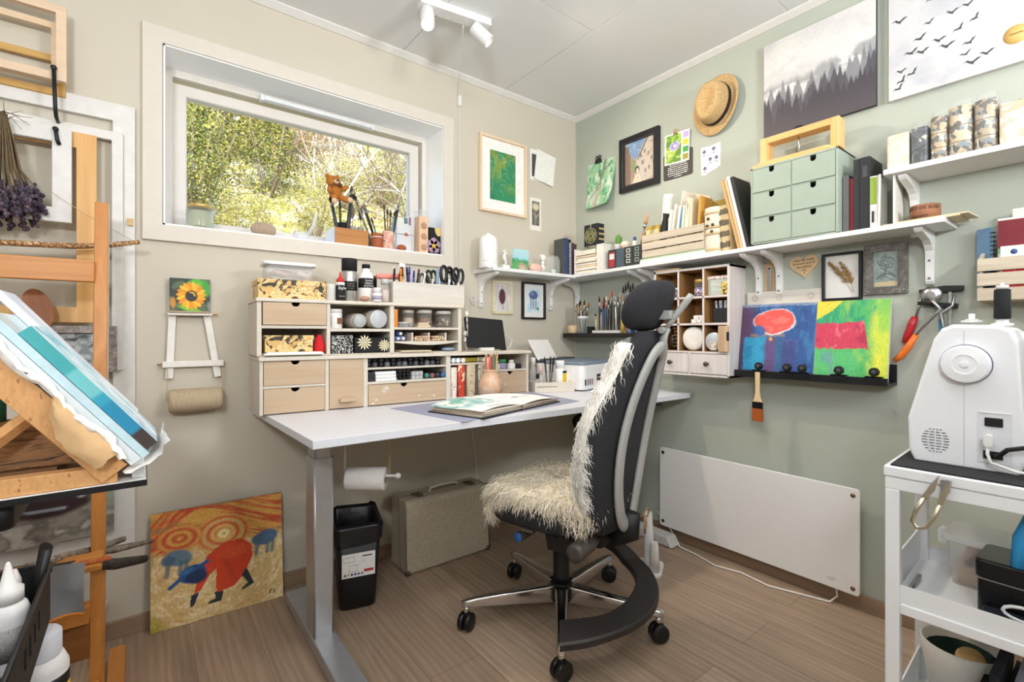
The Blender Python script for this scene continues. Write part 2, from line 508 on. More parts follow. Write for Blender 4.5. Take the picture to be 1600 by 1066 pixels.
def leaf_quads(b, rs, c, R, n, size, squash=(1, 1, 1), shell=.5):
    for _ in range(n):
        d = rs.normal(size=3); d /= np.linalg.norm(d) + 1e-9
        r = (shell + (1 - shell) * rs.rand()) * (1 + .35 * math.sin(5 * d[0] + 3 * d[2]) * math.sin(4 * d[1] + 1))
        p = np.array(c) + d * r * R * np.array(squash)
        a = rs.normal(size=3); a /= np.linalg.norm(a); e = np.cross(a, rs.normal(size=3)); e /= np.linalg.norm(e) + 1e-9
        s = size * (.6 + .8 * rs.rand())
        b.m(rs.randint(0, 3))
        b.add([p - a * s, p + e * s * .45, p + a * s, p - e * s * .45], [(0, 1, 2, 3)])
    b.m(0)
GREENS = [[mat('#7d8238', .8, var=.3), mat('#a89f48', .8, var=.3), mat('#4d5629', .8, var=.3)],
          [mat('#b5aa52', .8, var=.3), mat('#cdbf78', .8, var=.3), mat('#8f8c4a', .8, var=.3)],
          [mat('#b98a58', .8, var=.3), mat('#d4aa7c', .8, var=.3), mat('#96683f', .8, var=.3)],
          [mat('#8f9a50', .8, var=.3), mat('#dcd6b0', .8, var=.3), mat('#76803c', .8, var=.3)]]
TWIG = mat('#8a7862', .85, var=.3); PALE = mat('#cfc4b0', .8, var=.2)
rs = np.random.RandomState(5)
_sh = []
for k, (sq, n, size) in enumerate([((.75, .75, 1.15), 6500, .015), ((.9, .8, .9), 5200, .014), ((1, .8, .7), 4200, .013), ((.95, .8, .7), 4000, .014)]):
    f = B(); leaf_quads(f, rs, (0, 0, .55), .55, n, size, sq, .35)
    s = B()
    for q in range(9):
        a = rs.rand() * 6.28; e = .25 + .25 * rs.rand()
        s.tube([(0, 0, -.15), (.3 * e * math.cos(a), .3 * e * math.sin(a), .3), (e * math.cos(a) * sq[0], e * math.sin(a) * sq[1], .7 + .35 * rs.rand())], [.016, .011, .003], 5)
    r = T('shrub', 'x', 'shrub'); P('foliage', f, GREENS[k], r); P('stem', s, TWIG, r)
    _sh.append([r, False])
SHL = ['dense yellow-green evergreen shrub on the bank outside the window', 'bright yellow mossy shrub on the bank outside the window',
       'rusty orange bare-leafed shrub on the bank outside the window', 'low pale green shrub growing on the bank outside the window']
spots = [(0, -2.6, 2.3, .9), (0, -1.9, 2.6, 1.0), (0, -2.9, 3.4, 1.2), (0, -1.2, 3.2, 1.0), (0, -2.1, 3.8, 1.3), (0, -3.4, 4.8, 1.6), (0, -1.4, 4.6, 1.3), (0, -2.5, 5.6, 1.6),
         (1, -.9, 2.6, .6), (1, -.4, 3.3, .7), (1, -1.55, 2.2, .6), (1, .4, 4.2, .8), (1, .9, 3.4, .6),
         (2, -.72, 4.2, 1.15), (2, -.1, 6.0, 1.2), (2, -1.5, 6.2, 1.2), (3, .2, 2.7, .5), (3, .8, 4.6, .8), (3, 1.4, 5.2, .9), (3, -.6, 2.0, .4), (3, 1.6, 6.4, 1.0), (0, 2.3, 6.0, 1.1), (3, .2, 6.8, 1.1)]
for k, x, y, s in spots:
    r, used = _sh[k]
    o = dup(r, (x, y, hill_z(x, y) - .05), rs.rand() * 6, SHL[k], 'shrubs on the bank outside') if used else r
    if not used:
        o.location = (x, y, hill_z(x, y) - .05); o['label'] = SHL[k]; o['group'] = 'shrubs on the bank outside'; _sh[k][1] = True
    o.scale = (s, s, s)
# bare saplings, pale stems leaning every way
_sp = []
for k in range(4):
    b = B(); p = [(0, 0, -.1)]; RS_ = .62; H0 = 1.5 + .5 * rs.rand()
    for q in range(1, 6): p.append((p[-1][0] + .10 * rs.normal(), p[-1][1] + .08 * rs.normal(), -.1 + H0 * q / 5))
    b.tube(p, [.012, .011, .009, .007, .005, .003], 6)
    for q in range(16):
        i = rs.randint(1, 5); a = rs.rand() * 6.28; L = .2 + .4 * rs.rand(); s0 = Vector(p[i])
        e = s0 + Vector((math.cos(a) * L, math.sin(a) * L, L * (.2 + .9 * rs.rand())))
        mid = (s0 + e) / 2 + Vector((.05 * rs.normal(), .05 * rs.normal(), .04))
        b.tube([s0, mid, e], [.005, .004, .0015], 4)
        for w in range(2):
            a2 = rs.rand() * 6.28
            b.tube([mid, mid + Vector((math.cos(a2) * .15, math.sin(a2) * .15, .14 * rs.rand()))], [.0028, .001], 3)
    _sp.append(b)
sap = []
for k in range(70):
    v = rs.randint(0, 4); x = -.9 + 3.4 * rs.rand() if k < 56 else -3 + 2 * rs.rand(); y = 2.0 + 5 * rs.rand()
    lab = 'thin pale bare sapling among the bushes outside the window' if v % 2 else 'thin grey-brown bare sapling among the bushes outside the window'
    have = [o for o in sap if o['v'] == v]
    if have:
        o = have[0].copy(); COL.objects.link(o)
    else:
        o = mesh_obj('sapling', _sp[v], PALE if v % 2 else TWIG); o['v'] = int(v)
    o.location = (x, y, hill_z(x, y)); o.rotation_euler = (.35 * rs.normal(), .4 * rs.normal(), rs.rand() * 6); s = .7 + .5 * rs.rand(); o.scale = (s, s, s)
    tagp(o, lab, 'sapling', 'bare saplings outside'); sap.append(o)
for o in sap: del o['v']
# leaf litter and dead twigs on the bank
b = B(); lm = [mat('#e9e2d2', .9), mat('#c6b38e', .9), mat('#a8a34e', .9), mat('#8a7660', .9), mat('#d5c96a', .9)]
for _ in range(22000):
    x = -3.6 + 6.4 * rs.rand(); y = 1.2 + 6.5 * rs.rand(); z = hill_z(x, y) + .01 + .05 * rs.rand()
    a = rs.normal(size=3); a /= np.linalg.norm(a); e = np.cross(a, rs.normal(size=3)); e /= np.linalg.norm(e) + 1e-9
    s = .014 + .024 * rs.rand(); q = .12 if rs.rand() < .35 else .5; p = np.array((x, y, z)); s *= (1.8 if q < .2 else 1)
    b.m(rs.randint(0, 5)).add([p - a * s, p + e * s * q, p + a * s, p - e * s * q], [(0, 1, 2, 3)])
o = mesh_obj('leaf_litter', b, lm, recalc=False); o.parent = g; o['kind'] = 'stuff'
# ================================================================ desk
CREAM = mat('#d8cfc1', .55, var=.03, bump=.04, bs=60); TAN = wood('#bea486', '#cab196', 'x', 16, .6, 9, .05); SILVER = mat('#b4b5b8', .35, .6)
d = T('desk', 'white sit-stand desk with grey steel T-shaped legs under the window', 'desk', (-.94, -.45, 0))
def DL(x, y): return (x + .94, y + .45)
top = [DL(-1.853, -.815), DL(-.05, -.85)] + [DL(-.02 - .03 + .03 * math.sin(a), -.85 + .03 - .03 * math.cos(a)) for a in (.4, .8, 1.2, 1.57)] + [DL(-.02, -.045), DL(-1.876, -.03)]
b = B().prism(top, .755, .78, 'z'); P('tabletop', b, mat('#dadbe2', .4, var=.01), d, .0015)
for lab, x0, x1, y0, y1 in (('l', -1.772, -1.706, -.53, -.43), ('r', -.135, -.069, -.53, -.43)):
    b = B(); a0 = DL(x0, y0); a1 = DL(x1, y1)
    b.rbox(a0[0], a1[0], a0[1], a1[1], .05, .655, .006).rbox(a0[0] + .004, a1[0] - .004, a0[1] + .006, a1[1] - .006, .655, .755, .006)
    b.cyl((a0[0] + .02, a0[1] + .001, .635), (a0[0] + .02, a0[1] - .0015, .635), .003).cyl((a1[0] - .02, a0[1] + .001, .635), (a1[0] - .02, a0[1] - .0015, .635), .003)
    P('leg', b, SILVER, d)
    yf = -.86 if lab == 'l' else -.805
    b = B(); f0 = DL(x0 - .004, yf); f1 = DL(x1 + .006, -.15)
    b.prism([(f0[1], .006), (f0[1] + .03, .05), (f1[1], .05), (f1[1], .006)], f0[0], f1[0], 'x')
    P('foot', b, SILVER if lab == 'l' else mat('#cfcdc9', .45), d, .003)
b = B().box(*[DL(-1.72, 0)[0], DL(-.12, 0)[0]], DL(0, -.5)[1], DL(0, -.46)[1], .71, .75); P('crossbar', b, BLACK, d)
b = B().box(DL(-1.2, 0)[0], DL(-.75, 0)[0], DL(0, -.78)[1], DL(0, -.70)[1], .742, .7545); P('cable_tray', b, BLACK, d)
b = B().box(DL(-.36, 0)[0], DL(-.28, 0)[0], DL(0, -.85)[1], DL(0, -.79)[1], .738, .7545); P('controller', b, BLACK, d, .003)
# ================================================================ drawer units along the back of the desk
ANG = math.radians(-2.8); CA, SA = math.cos(ANG), math.sin(ANG); OX, OY, OZ = -1.893, -.283, .78
def OL(s, y, z): return (OX + s * CA - y * SA, OY + s * SA + y * CA, OZ + z)
DEP = .25
def notch_front(s0, s1, z0, z1, r=.015, nx=None):
    c = nx if nx is not None else (s0 + s1) / 2
    return [(s0, z0), (s1, z0), (s1, z1), (c + r, z1)] + [(c + r * math.cos(a), z1 - r * .95 * math.sin(a)) for a in [PI * k / 8 for k in range(1, 8)]] + [(c - r, z1), (s0, z1)]
def drawer(par, s0, s1, z0, z1, nx=None, spots=()):
    b = B().prism(notch_front(s0, s1, z0, z1, .015, nx), -.002, .008)
    for (a, c, r) in spots:
        b.m(1); n = 9; rr = random.Random(int(a * 1e4))
        b.prism([(a + r * 1.5 * (.6 + .5 * rr.random()) * math.cos(6.283 * k / n), c + r * (.5 + .6 * rr.random()) * math.sin(6.283 * k / n)) for k in range(n)], -.0024, -.0018)
    b.m(0)
    dr = P('drawer', b, [TAN, CREAM], par)
    q = B().box(s0 + .004, s1 - .004, .008, DEP - .02, z0, z0 + .004).box(s0 + .004, s0 + .008, .008, DEP - .02, z0, z1 - .012).box(s1 - .008, s1 - .004, .008, DEP - .02, z0, z1 - .012).box(s0 + .004, s1 - .004, DEP - .024, DEP - .02, z0, z1 - .012)
    P('drawer_box', q, mat('#8a745c', .7), dr)
    return dr
lo = T('drawer_unit', 'long low cream drawer unit with pigeonholes standing on the desk against the wall', 'drawer unit', OL(0, 0, 0.0005), ANG)
b = B()
b.box(0, .012, 0, DEP, 0, .198)
for s0, s1 in ((.228, .242), (.377, .395), (.75, .773), (1.20, 1.215)): b.box(s0, s1, 0, DEP, 0, .198)
b.box(.997, 1.007, .002, DEP, .004, .198)
b.box(.012, .228, .001, DEP, .096, .106).box(.395, .75, .001, DEP, .15, .158).box(.395, .75, .001, DEP, .089, .1).box(.773, .997, .001, DEP, .154, .162).box(1.007, 1.2, .001, DEP, .114, .123)
b.box(.773, 1.2, .003, DEP, 0, .006).box(0, 1.215, DEP, DEP + .004, 0, .2)
P('carcass', b, CREAM, lo, .0015)
b = B()
n = 24
prof = [(-.012 - .003 * math.sin(k / n * 20), .198 + .0155 * 0) for k in range(n)]
b.prism([(-.004, -.013)] + [(s, -.013 - .002 * math.sin(s * 23)) for s in [1.225 * k / 20 for k in range(1, 20)]] + [(1.225, -.012), (1.225, DEP + .004), (-.004, DEP + .004)], .198, .2125, 'z')
P('top_board', b, CREAM, lo, .003)
drawer(lo, .014, .226, .107, .196); drawer(lo, .014, .226, .004, .095)
drawer(lo, .397, .748, .004, .087, .55, ((.47, .068, .012), (.46, .06, .008), (.62, .03, .004), (.43, .025, .005), (.415, .012, .006), (.69, .025, .006), (.63, .052, .002)))
drawer(lo, 1.009, 1.198, .008, .112, 1.1, ((1.065, .09, .0035), (1.07, .05, .005), (1.12, .03, .002), (1.16, .065, .002)))
b = B().box(.2435, .3755, -.003, .008, .004, .196); dd = P('door', b, TAN, lo)
b = B().box(.279, .337, -.028, -.003, .03, .042); P('handle', b, TAN, dd, .002)

up = T('drawer_unit', 'upper cream drawer unit with open shelves stacked on the long low unit', 'drawer unit', OL(0, 0, .213), ANG)
z0 = .213
b = B().box(-.008, .008, .006, DEP, 0, .203)
for s0, s1 in ((.235, .249), (.491, .51), (.815, .833)): b.box(s0, s1, .006, DEP, 0, .203)
b.box(.008, .235, .006, DEP, .105, .117).box(.249, .491, .006, DEP, .094, .106).box(.51, .815, .006, DEP, .103, .113).box(-.008, .833, DEP, DEP + .004, 0, .203)
b.box(-.008, .833, .006, DEP, 0, .006)
P('carcass', b, CREAM, up, .0015)
b = B().box(-.012, .84, -.004, DEP + .004, .203, .2165); P('top_board', b, CREAM, up, .003)
drawer(up, .011, .232, .119, .201)
b = B(); m = 14        # the sagging pencil tray
prof = [(.51 + .305 * k / m, .048 - .012 * math.sin(PI * k / m)) for k in range(m + 1)]
b.prism(prof + [(x, .053) for x, z in prof[::-1]], -.004, DEP)
for s in (.597, .676, .758): b.box(s - .004, s + .004, .02, DEP, .053, .09)
P('pencil_tray', b, CREAM, up)
# ---- small containers
def jar(name, label, cat, loc, r, h, body, cap, caph=.012, capr=None, fill=None, group=None, rz=0, neck=None, lay=None, band=None):
    t = T(name, label, cat, loc, rz, group)
    if lay == 'y': t.rotation_euler = (PI / 2, 0, 0)
    if lay == 'x': t.rotation_euler = (0, PI / 2, rz)
    hb = h - caph
    if neck: prof = [(r * .94, 0), (r, .003), (r, hb * .72), (r * .9, hb * .82), (neck, hb * .92), (neck, hb)]
    else: prof = [(r * .94, 0), (r, .003), (r, hb * .95), (r * .9, hb)]
    P('body', B().lathe(prof, n=18), body, t)
    if fill:
        P('contents', B().lathe([(r * .9, .004), (r * .9, hb * .62), (r * .5, hb * .68), (0, hb * .7)], n=14), fill, t)
    if band: P('label_band', B().lathe([(r * 1.012, hb * band[0]), (r * 1.012, hb * band[1])], n=18), band[2], t)
    if cap:
        cr = capr or (neck * 1.15 if neck else r * 1.02)
        P('cap', B().lathe([(cr, hb), (cr, h - .002), (cr * .95, h), (0, h)], n=18), cap, t)
    return t
FLW = patches((('0.0', '#3b352c'),), 1) if False else patches(((0, '#3a3630'), (.42, '#d8b06a'), (.5, '#e9d09a'), (.56, '#d9a44c'), (.62, '#efe2b0'), (.68, '#5a4f46')), 26, 'noise', .55, True, (1, 1, 1), 'Object', 1.6)
def flower_box(label, loc, w, dd, h, rz=0):
    t = T('decorated_box', label, 'box', loc, rz)
    P('box_body', B().box(0, w, 0, dd, 0, h * .8), FLW, t)
    P('lid', B().box(-.003, w + .003, -.003, dd + .003, h * .72, h), FLW, t, .001)
    return t
flower_box('large yellow and black flower-papered box on top of the upper drawer unit', OL(.0, .03, .4305), .237, .16, .072, ANG)
t = T('storage_tub', 'clear plastic tub with a white rim standing on the large flower-papered box', 'tub', OL(.02, .06, .5035), ANG)
P('tub_body', B().prism(rrect(.01, .18, .0, .11, .02), 0, .058, 'z', True), clear('#f4f6f8', .35), t)
P('lid', B().prism(rrect(.0, .19, -.01, .12, .02), .058, .069, 'z', True), mat('#f2f4f6', .3), t)
b = B(); rr = random.Random(3)
for k in range(9):
    x = .03 + .13 * rr.random(); y = .02 + .07 * rr.random(); b.m(k % 2).tube([(x, y, .012 + .03 * rr.random()), (min(.168, x + .05), y + .02 * rr.random(), .014 + .03 * rr.random())], .010, 8)
P('contents', b, [mat('#efe0d6', .6), mat('#d9b9a8', .6)], t)
jar('cup', 'grey plastic cup beside the large flower-papered box', 'cup', OL(.262, .06, .4305), .022, .068, mat('#cfcdc9', .5), None, .001)
t = jar('glue_bottle', 'small black glue bottle with a pointed red nozzle', 'bottle', OL(.297, .045, .4305), .0175, .075, MATTEBLACK, WHITE, .012, None)
P('nozzle', B().lathe([(.016, .0755), (.014, .088), (.006, .095), (.002, .118)], n=14), mat('#c8281e', .4), t)
text('lettering', 'Style', .017, WHITE, t, (-.014, -.0182, .046)); text('lettering', '~~~', .014, WHITE, t, (-.011, -.0182, .015))
t = jar('spray_can', 'tall silver spray can with a black cap and black label', 'spray can', OL(.342, .075, .4305), .031, .178, mat('#b9b6b2', .3, .7), MATTEBLACK, .05, .031)
P('label_band', B().lathe([(.0313, .045), (.0313, .083)], n=18), MATTEBLACK, t)
text('lettering', '- ----- --\n--- -- ----\n-- ---- --', .009, WHITE, t, (-.02, -.0318, .070))
t = jar('gesso_bottle', 'white bottle with a black cap and black label beside the silver spray can', 'bottle', OL(.405, .055, .4305), .031, .158, mat('#efece8', .4), MATTEBLACK, .018, .0165, neck=.016)
P('label_band', B().lathe([(.0316, .058), (.0316, .098)], n=18), MATTEBLACK, t)
for k, (w_, z_) in enumerate((('liquitex', .085), ('BASICS', .073), ('ACRYLIC', .062))): text('lettering', w_, .0105, WHITE, t, (0, -.0325, z_), align='CENTER')
S('pebble', 'pinkish brown rounded soap-like stone in front of the white bottle', 'stone', B().ball((0, 0, .011), .02, sq=(1.1, .8, .55)), mat('#b48a72', .6), OL(.385, .008, .4302))
jar('paint_jar', 'small white jar with a purple-flecked band beside the black-labelled bottle', 'jar', OL(.436, .01, .4305), .0195, .058, mat('#ebe6e2', .4), WHITE, .022, .0165, band=(.25, .7, mat('#a8a0b8', .5)))
jar('paint_bottle', 'clear square-shouldered bottle with pinkish contents left of the pen box', 'bottle', OL(.477, .03, .4305), .019, .098, clear('#e8e2dc', .3), mat('#c9cdd0', .3), .02, None, mat('#e3cfc2', .5), neck=.014)
jar('ink_bottle', 'dark-capped bottle standing behind the small white jar', 'bottle', OL(.455, .12, .4305), .02, .118, mat('#6f6c69', .4), MATTEBLACK, .05, .018)
# ---- the pen box on top
WASH = wood('#c9c2b8', '#dad4cb', 'x', 20, .7, 9, .05)
pb = T('pen_box', 'wide whitewashed wooden box full of pens and scissors on the upper drawer unit', 'box', OL(.505, .01, .4305), ANG)
b = B().box(0, .345, 0, .008, 0, .09).box(0, .345, .112, .12, 0, .09).box(0, .008, .008, .112, 0, .09).box(.337, .345, .008, .112, 0, .09).box(.008, .337, .008, .112, 0, .008).box(.095, .1, .008, .112, 0, .08)
P('box_body', b, WASH, pb, .001)
def pen(label, s, y, h, mats, tilt=(0, 0), r=.0045, cat='pen', name='pen', group='pens in the whitewashed box'):
    t = T(name, label, cat, OL(s, y, .4395), ANG, group); t.rotation_euler = (tilt[1], tilt[0], ANG)
    P('barrel', B().cyl((0, 0, 0), (0, 0, h * .78), r, r, 8), mats[0], t)
    P('pen_cap', B().lathe([(r * 1.1, h * .78), (r * 1.1, h * .97), (r * .5, h)], n=8), mats[1], t)
    return t
BL = mat('#2c3f8f', .35); OR = mat('#e0862e', .4); PINK = mat('#e58a80', .45)
for k, (s, y, h, c, tl, lab) in enumerate([
    (.522, .04, .142, (MATTEBLACK, BLACK), (.05, 0), 'black felt pen at the left end of the whitewashed pen box'),
    (.532, .07, .15, (WHITE, WHITE), (.02, .05), 'white capped pen second from the left in the pen box'),
    (.556, .035, .14, (mat('#e39a3c'), OR), (0, 0), 'orange pen in the left part of the pen box'),
    (.566, .05, .142, (WHITE, BLACK), (.02, 0), 'white pen with black lettering band beside the orange pen'),
    (.580, .08, .155, (BLACK, STEEL), (-.03, .04), 'black ballpoint with a steel tip beside the blue pens'),
    (.590, .03, .15, (BLACK, BLACK), (-.06, 0), 'tall black marker left of the violet pen'),
    (.606, .07, .158, (mat('#4a3fb5', .35), mat('#4a3fb5', .35)), (.03, 0), 'violet pen standing highest in the middle of the pen box'),
    (.612, .04, .138, (BL, BL), (.04, .03), 'dark blue pen in front of the violet pen'),
    (.628, .06, .152, (mat('#241d20', .4), mat('#5b2a2a', .4)), (.16, 0), 'dark maroon pen leaning right behind the white pen'),
    (.640, .025, .132, (WHITE, WHITE), (.2, 0), 'white pen leaning right beside the green-handled loops')]):
    pen(lab, s - .004, y + .004, h, c, tl)
t = T('brush_tube', 'salmon pink flat tube lying across the left end of the pen box', 'tube', OL(.455, .075, .5445), ANG); P('tube_body', B().tube([(0, 0, 0), (.02, 0, 0), (.12, -.01, .005)], [.008, .013, .012], 10), PINK, t)
t = T('palette_knife', 'small knife with a maroon grip and steel blade above the pen box', 'palette knife', OL(.55, .05, .4395), ANG, rx=0, ry=.05)
P('grip', B().tube([(0, 0, 0), (0, 0, .115), (.004, 0, .15)], [.008, .009, .007], 8), mat('#551b1e', .4), t); P('blade', B().prism([(-.006, .15), (.014, .15), (.018, .166), (-.01, .168)], -.001, .001), STEEL, t)
def scissors(label, s, y, base, size, col, tilt, inner=None):
    t = T('scissors', label, 'scissors', OL(s, y, .4395), ANG, 'scissors in the whitewashed box'); t.rotation_euler = (0, tilt, ANG + .3)
    for sg in (-1, 1):
        pts = []
        for k in range(14):
            a = 2 * PI * k / 14
            pts.append((sg * .014 * size + .0125 * size * math.cos(a), sg * .003, base + .022 * size + .024 * size * math.sin(a)))
        h = P('handle', B().tube(pts, .0048 * size, 6, closed=True), col, t)
        if inner: P('grip_lining', B().tube([(sg * .014 * size + .0085 * size * math.cos(2 * PI * k / 12), sg * .003, base + .022 * size + .019 * size * math.sin(2 * PI * k / 12)) for k in range(12)], .002, 5, closed=True), inner, h)
        P('blade', B().prism([(sg * .012 * size, base), (sg * .004, base), (-sg * .003, .0), (-sg * .005, .0)], sg * .0012 - .001, sg * .0012 + .001), STEEL, t)
    return t
scissors('green and black handled scissors left of the blue-grey pliers', .715, .06, .088, 1.25, BLACK, -.1, mat('#7ea05a', .5))
scissors('large black-handled scissors standing tallest at the middle of the box', .775, .05, .10, 1.5, BLACK, .03)
scissors('black-handled scissors with grey linings second from the right end', .808, .07, .085, 1.35, BLACK, .05, mat('#b9b4a8', .5))
scissors('black-handled scissors at the right end of the pen box', .828, .04, .10, 1.35, BLACK, .06)
scissors('small dark-green handled scissors beside the white leaning pen', .655, .05, .07, 1.2, mat('#3d4542', .4), .12, mat('#d8e04a', .5))
t = T('pliers', 'blue-grey handled pliers standing in the pen box', 'pliers', OL(.74, .045, .4395), ANG)
for sg, hh in ((-1, .155), (1, .148)): P('handle', B().tube([(sg * .004, 0, .03), (sg * .013, 0, .09), (sg * .008, .003, hh)], [.007, .008, .007], 8), mat('#8296b0', .45) if sg < 0 else mat('#5b6f96', .45), t)
P('jaw', B().box(-.006, .006, -.004, .004, 0, .035), STEEL, t)
for lab, s, y, col, h in (('lilac rubber-ended tool in the right part of the pen box', .703, .03, mat('#cdb9c8', .5), .105), ('pale blue clip-handled tool between the black scissors', .783, .022, mat('#c6d0dc', .4), .108), ('steel wire hook at the right edge of the pen box', .838, .03, CHROME, .118)):
    t = T('craft_tool', lab, 'tool', OL(s - .004, y + .008, .4395), ANG); P('shaft', B().tube([(0, 0, 0), (0, 0, h * .7), (.004, 0, h)], [.0035, .0035, .007], 8), col, t)
# ---- inside the upper unit
t = S('paper_sheaf', 'loose sheaf of cream papers under the small flower-papered box', 'paper', B().box(0, .205, -.03, .15, 0, .006).box(.01, .2, -.022, .14, .006, .01), PAPER, OL(.014, .012, .2135 + .0065), ANG)
flower_box('small yellow and black flower-papered box in the left compartment of the upper unit', OL(.02, .012, .2135 + .017), .165, .13, .062, ANG)
t = S('scouring_pad', 'bright red mesh scouring pad at the right of the small flower-papered box', 'pad', B().tube([(0, 0, 0), (0, 0, .03), (0, 0, .055), (0, 0, .075)], [.022, .022, .016, .007], 12), mat('#d3202a', .8, bump=.6, bs=400), OL(.212, .03, .2202), ANG)
t = S('plastic_bag', 'crumpled clear bag behind the red scouring pad', 'bag', B().ball((0, 0, .042), .045, sq=(.4, .8, .95)), clear('#f0efea', .2), OL(.207, .13, .2202), ANG)
jar('tub', 'white tub with a brown label on the upper middle shelf', 'tub', OL(.278, .05, .3195), .027, .078, mat('#ecebe8', .4), WHITE, .014, None)
text('lettering', 'texture', .012, mat('#8d8780'), bpy.data.objects['tub'], (-.021, -.0285, .012), (PI / 2, -PI / 2, 0))
bpy.data.objects['tub'].children[0]['label'] = 'white cylindrical body'
P('label_patch', B().prism([(.0, .018), (.02, .018), (.02, .042), (.0, .042)], -.029, -.0265), mat('#7b4a2c', .5), bpy.data.objects['tub'])
t = jar('jar', 'grey jar lying on its side with its lid facing out', 'jar', OL(.362, .14, .3195 + .0315), .031, .125, mat('#bdb4a8', .4), mat('#b4b8b6', .4), .014, .027, lay='y')
t = jar('jar', 'clear plastic jar lying on its side with yellow contents', 'jar', OL(.440, .13, .3195 + .0405), .04, .115, clear('#e6e9ec', .3), mat('#dfe3e6', .3, trans=.3), .012, .038, mat('#e8c888', .6), lay='y')
BWP = patches(((0, '#131313'), (.42, '#131313'), (.5, '#f0eee8'), (.62, '#131313')), 85, 'rings', .5, False)
S('card_box', 'small box papered in black and white geometric pattern', 'box', B().box(0, .082, 0, .12, 0, .071), BWP, OL(.254, .004, .2202), ANG, bevel=.001)
t = T('card_box', 'black card box decorated with cream paper daisies', 'box', OL(.345, .012, .2202), ANG)
P('box_body', B().box(0, .14, 0, .12, 0, .062), MATTEBLACK, t, .001)
def daisy(cx, cz, r, n=12, y=-.0006):
    b = B()
    for k in range(n):
        a = 2 * PI * k / n
        b.prism([(cx, cz), (cx + r * .7 * math.cos(a - .16), cz + r * .7 * math.sin(a - .16)), (cx + r * math.cos(a), cz + r * math.sin(a)), (cx + r * .7 * math.cos(a + .16), cz + r * .7 * math.sin(a + .16))], y - .0004 - .00003 * k, y + .0002)
    return b
b = daisy(.04, .043, .032); bb = daisy(.123, .03, .027)
P('paper_daisy', b, mat('#efe4c0', .7), t); P('paper_daisy', bb, mat('#efe4c0', .7), t)
for k, (s, h, r, body, cap, fill, lab) in enumerate([
    (.538, .062, .019, mat('#57534c', .4), MATTEBLACK, None, 'dark jar with a black lid on the upper right shelf'),
    (.598, .076, .026, clear('#e9e4da', .15), mat('#cfcac2', .4, .3), mat('#c8b9a0', .7), 'glass jar of pale scraps second from the left on the upper right shelf'),
    (.676, .078, .034, clear('#e9e4da', .15), mat('#d9d4cc', .4), patches(((0, '#8a5a40'), (.45, '#c89a70'), (.55, '#e3d3bb'), (.62, '#6a4a3a')), 120, 'cells'), 'glass jar of reddish shells on the upper right shelf'),
    (.770, .076, .036, clear('#e9e4da', .15), mat('#dcd8d0', .4), patches(((0, '#403a30'), (.4, '#b9a88a'), (.55, '#e9e0ce'), (.65, '#6a604c')), 110, 'cells'), 'wide glass jar of dried bits at the right end of the upper shelf')]):
    jar('storage_jar', lab, 'jar', OL(s, .07 if k != 0 else .11, .3265), r, h, body, cap, .014, None, fill)
S('card_box', 'narrow orange box at the left end of the upper right shelf', 'box', B().box(0, .014, 0, .1, 0, .076), OR, OL(.513, .012, .3265), ANG)
jar('pill_box', 'low round clear box in front of the dark jar', 'box', OL(.563, .035, .3265), .025, .022, clear('#d9dcdc', .35), mat('#cfd2d2', .3), .006)
for k, (s, zz, lab) in enumerate(((.618, 0, 'lower cream wooden stamp block in front of the shell jar'), (.622, .0105, 'upper cream wooden stamp block in front of the shell jar'))):
    S('stamp_block', lab, 'stamp', B().box(0, .06 - .012 * k, 0, .022, 0, .01), wood('#cdb390', '#e2d0b0', 'x'), OL(s, .008, .3265 + zz), ANG, bevel=.001)
# coloured pencils lying in the tray, ends outward
pm = [mat(h, .45) for h in ('#7b3326', '#a5522f', '#c98a5a', '#e0b490', '#8a2f3c', '#c4523e', '#6b4a3a', '#d9a070')]
LEADS = [mat(h, .6) for h in ('#d9c2a0', '#e8d6b8')]
px = []
proto = None
for r_ in range(3):
    for k in range(18 - r_):
        s = .604 + .0046 * r_ / 2 + k * .0086
        if abs(s - .676) < .008: continue
        if s > .75: continue
        px.append((s, .0135 + .0 + r_ * .0072))
for k, (s, z) in enumerate(px):
    c = random.Random(k).randint(0, 7)
    key = 'pencil_%d' % c
    cn = ('brown', 'rust', 'tan', 'peach', 'wine red', 'brick red', 'dark brown', 'light tan')[c]
    src = _M.get(key)
    if src is None:
        o = T('coloured_pencil', cn + ' coloured pencil lying in the sagging tray with its end outward', 'pencil', OL(s, .004, .2665 + z - .009), ANG, 'coloured pencils in the tray')
        P('barrel', B().cyl((0, .002, 0), (0, .17, 0), .0038, .0038, 6), pm[c], o); P('lead_end', B().cyl((0, .0, 0), (0, .002, 0), .0034, .0036, 6), LEADS[c % 2], o)
        _M[key] = o
    else: dup(src, OL(s, .004 + .006 * random.Random(k + 99).random(), .2665 + z - .009), ANG, src['label'], 'coloured pencils in the tray')
for k, (s, z, col, lab) in enumerate(((.532, .012, '#5a6aa8', 'violet-blue paint tube lying lowest at the left of the pencil tray'), (.555, .012, '#8a94b8', 'pale blue paint tube lying beside the violet-blue one'), (.543, .033, '#404f8f', 'dark blue paint tube lying on top of the other tubes'))):
    t = T('paint_tube', lab, 'paint tube', OL(s, .015, .2665 + z - .001), ANG); P('tube_body', B().tube([(0, .012, 0), (0, .08, 0), (0, .12, 0)], [.010, .0105, .003], 10), mat(col, .45), t); P('tube_cap', B().cyl((0, 0, 0), (0, .012, 0), .006, .006, 8), WHITE, t)
S('sketch_pad', 'thin stack of cream card sheets in the slot under the sagging tray', 'paper', B().box(0, .14, -.006, .17, 0, .006), mat('#d9c9ae', .8), OL(.535, .0, .2202), ANG)
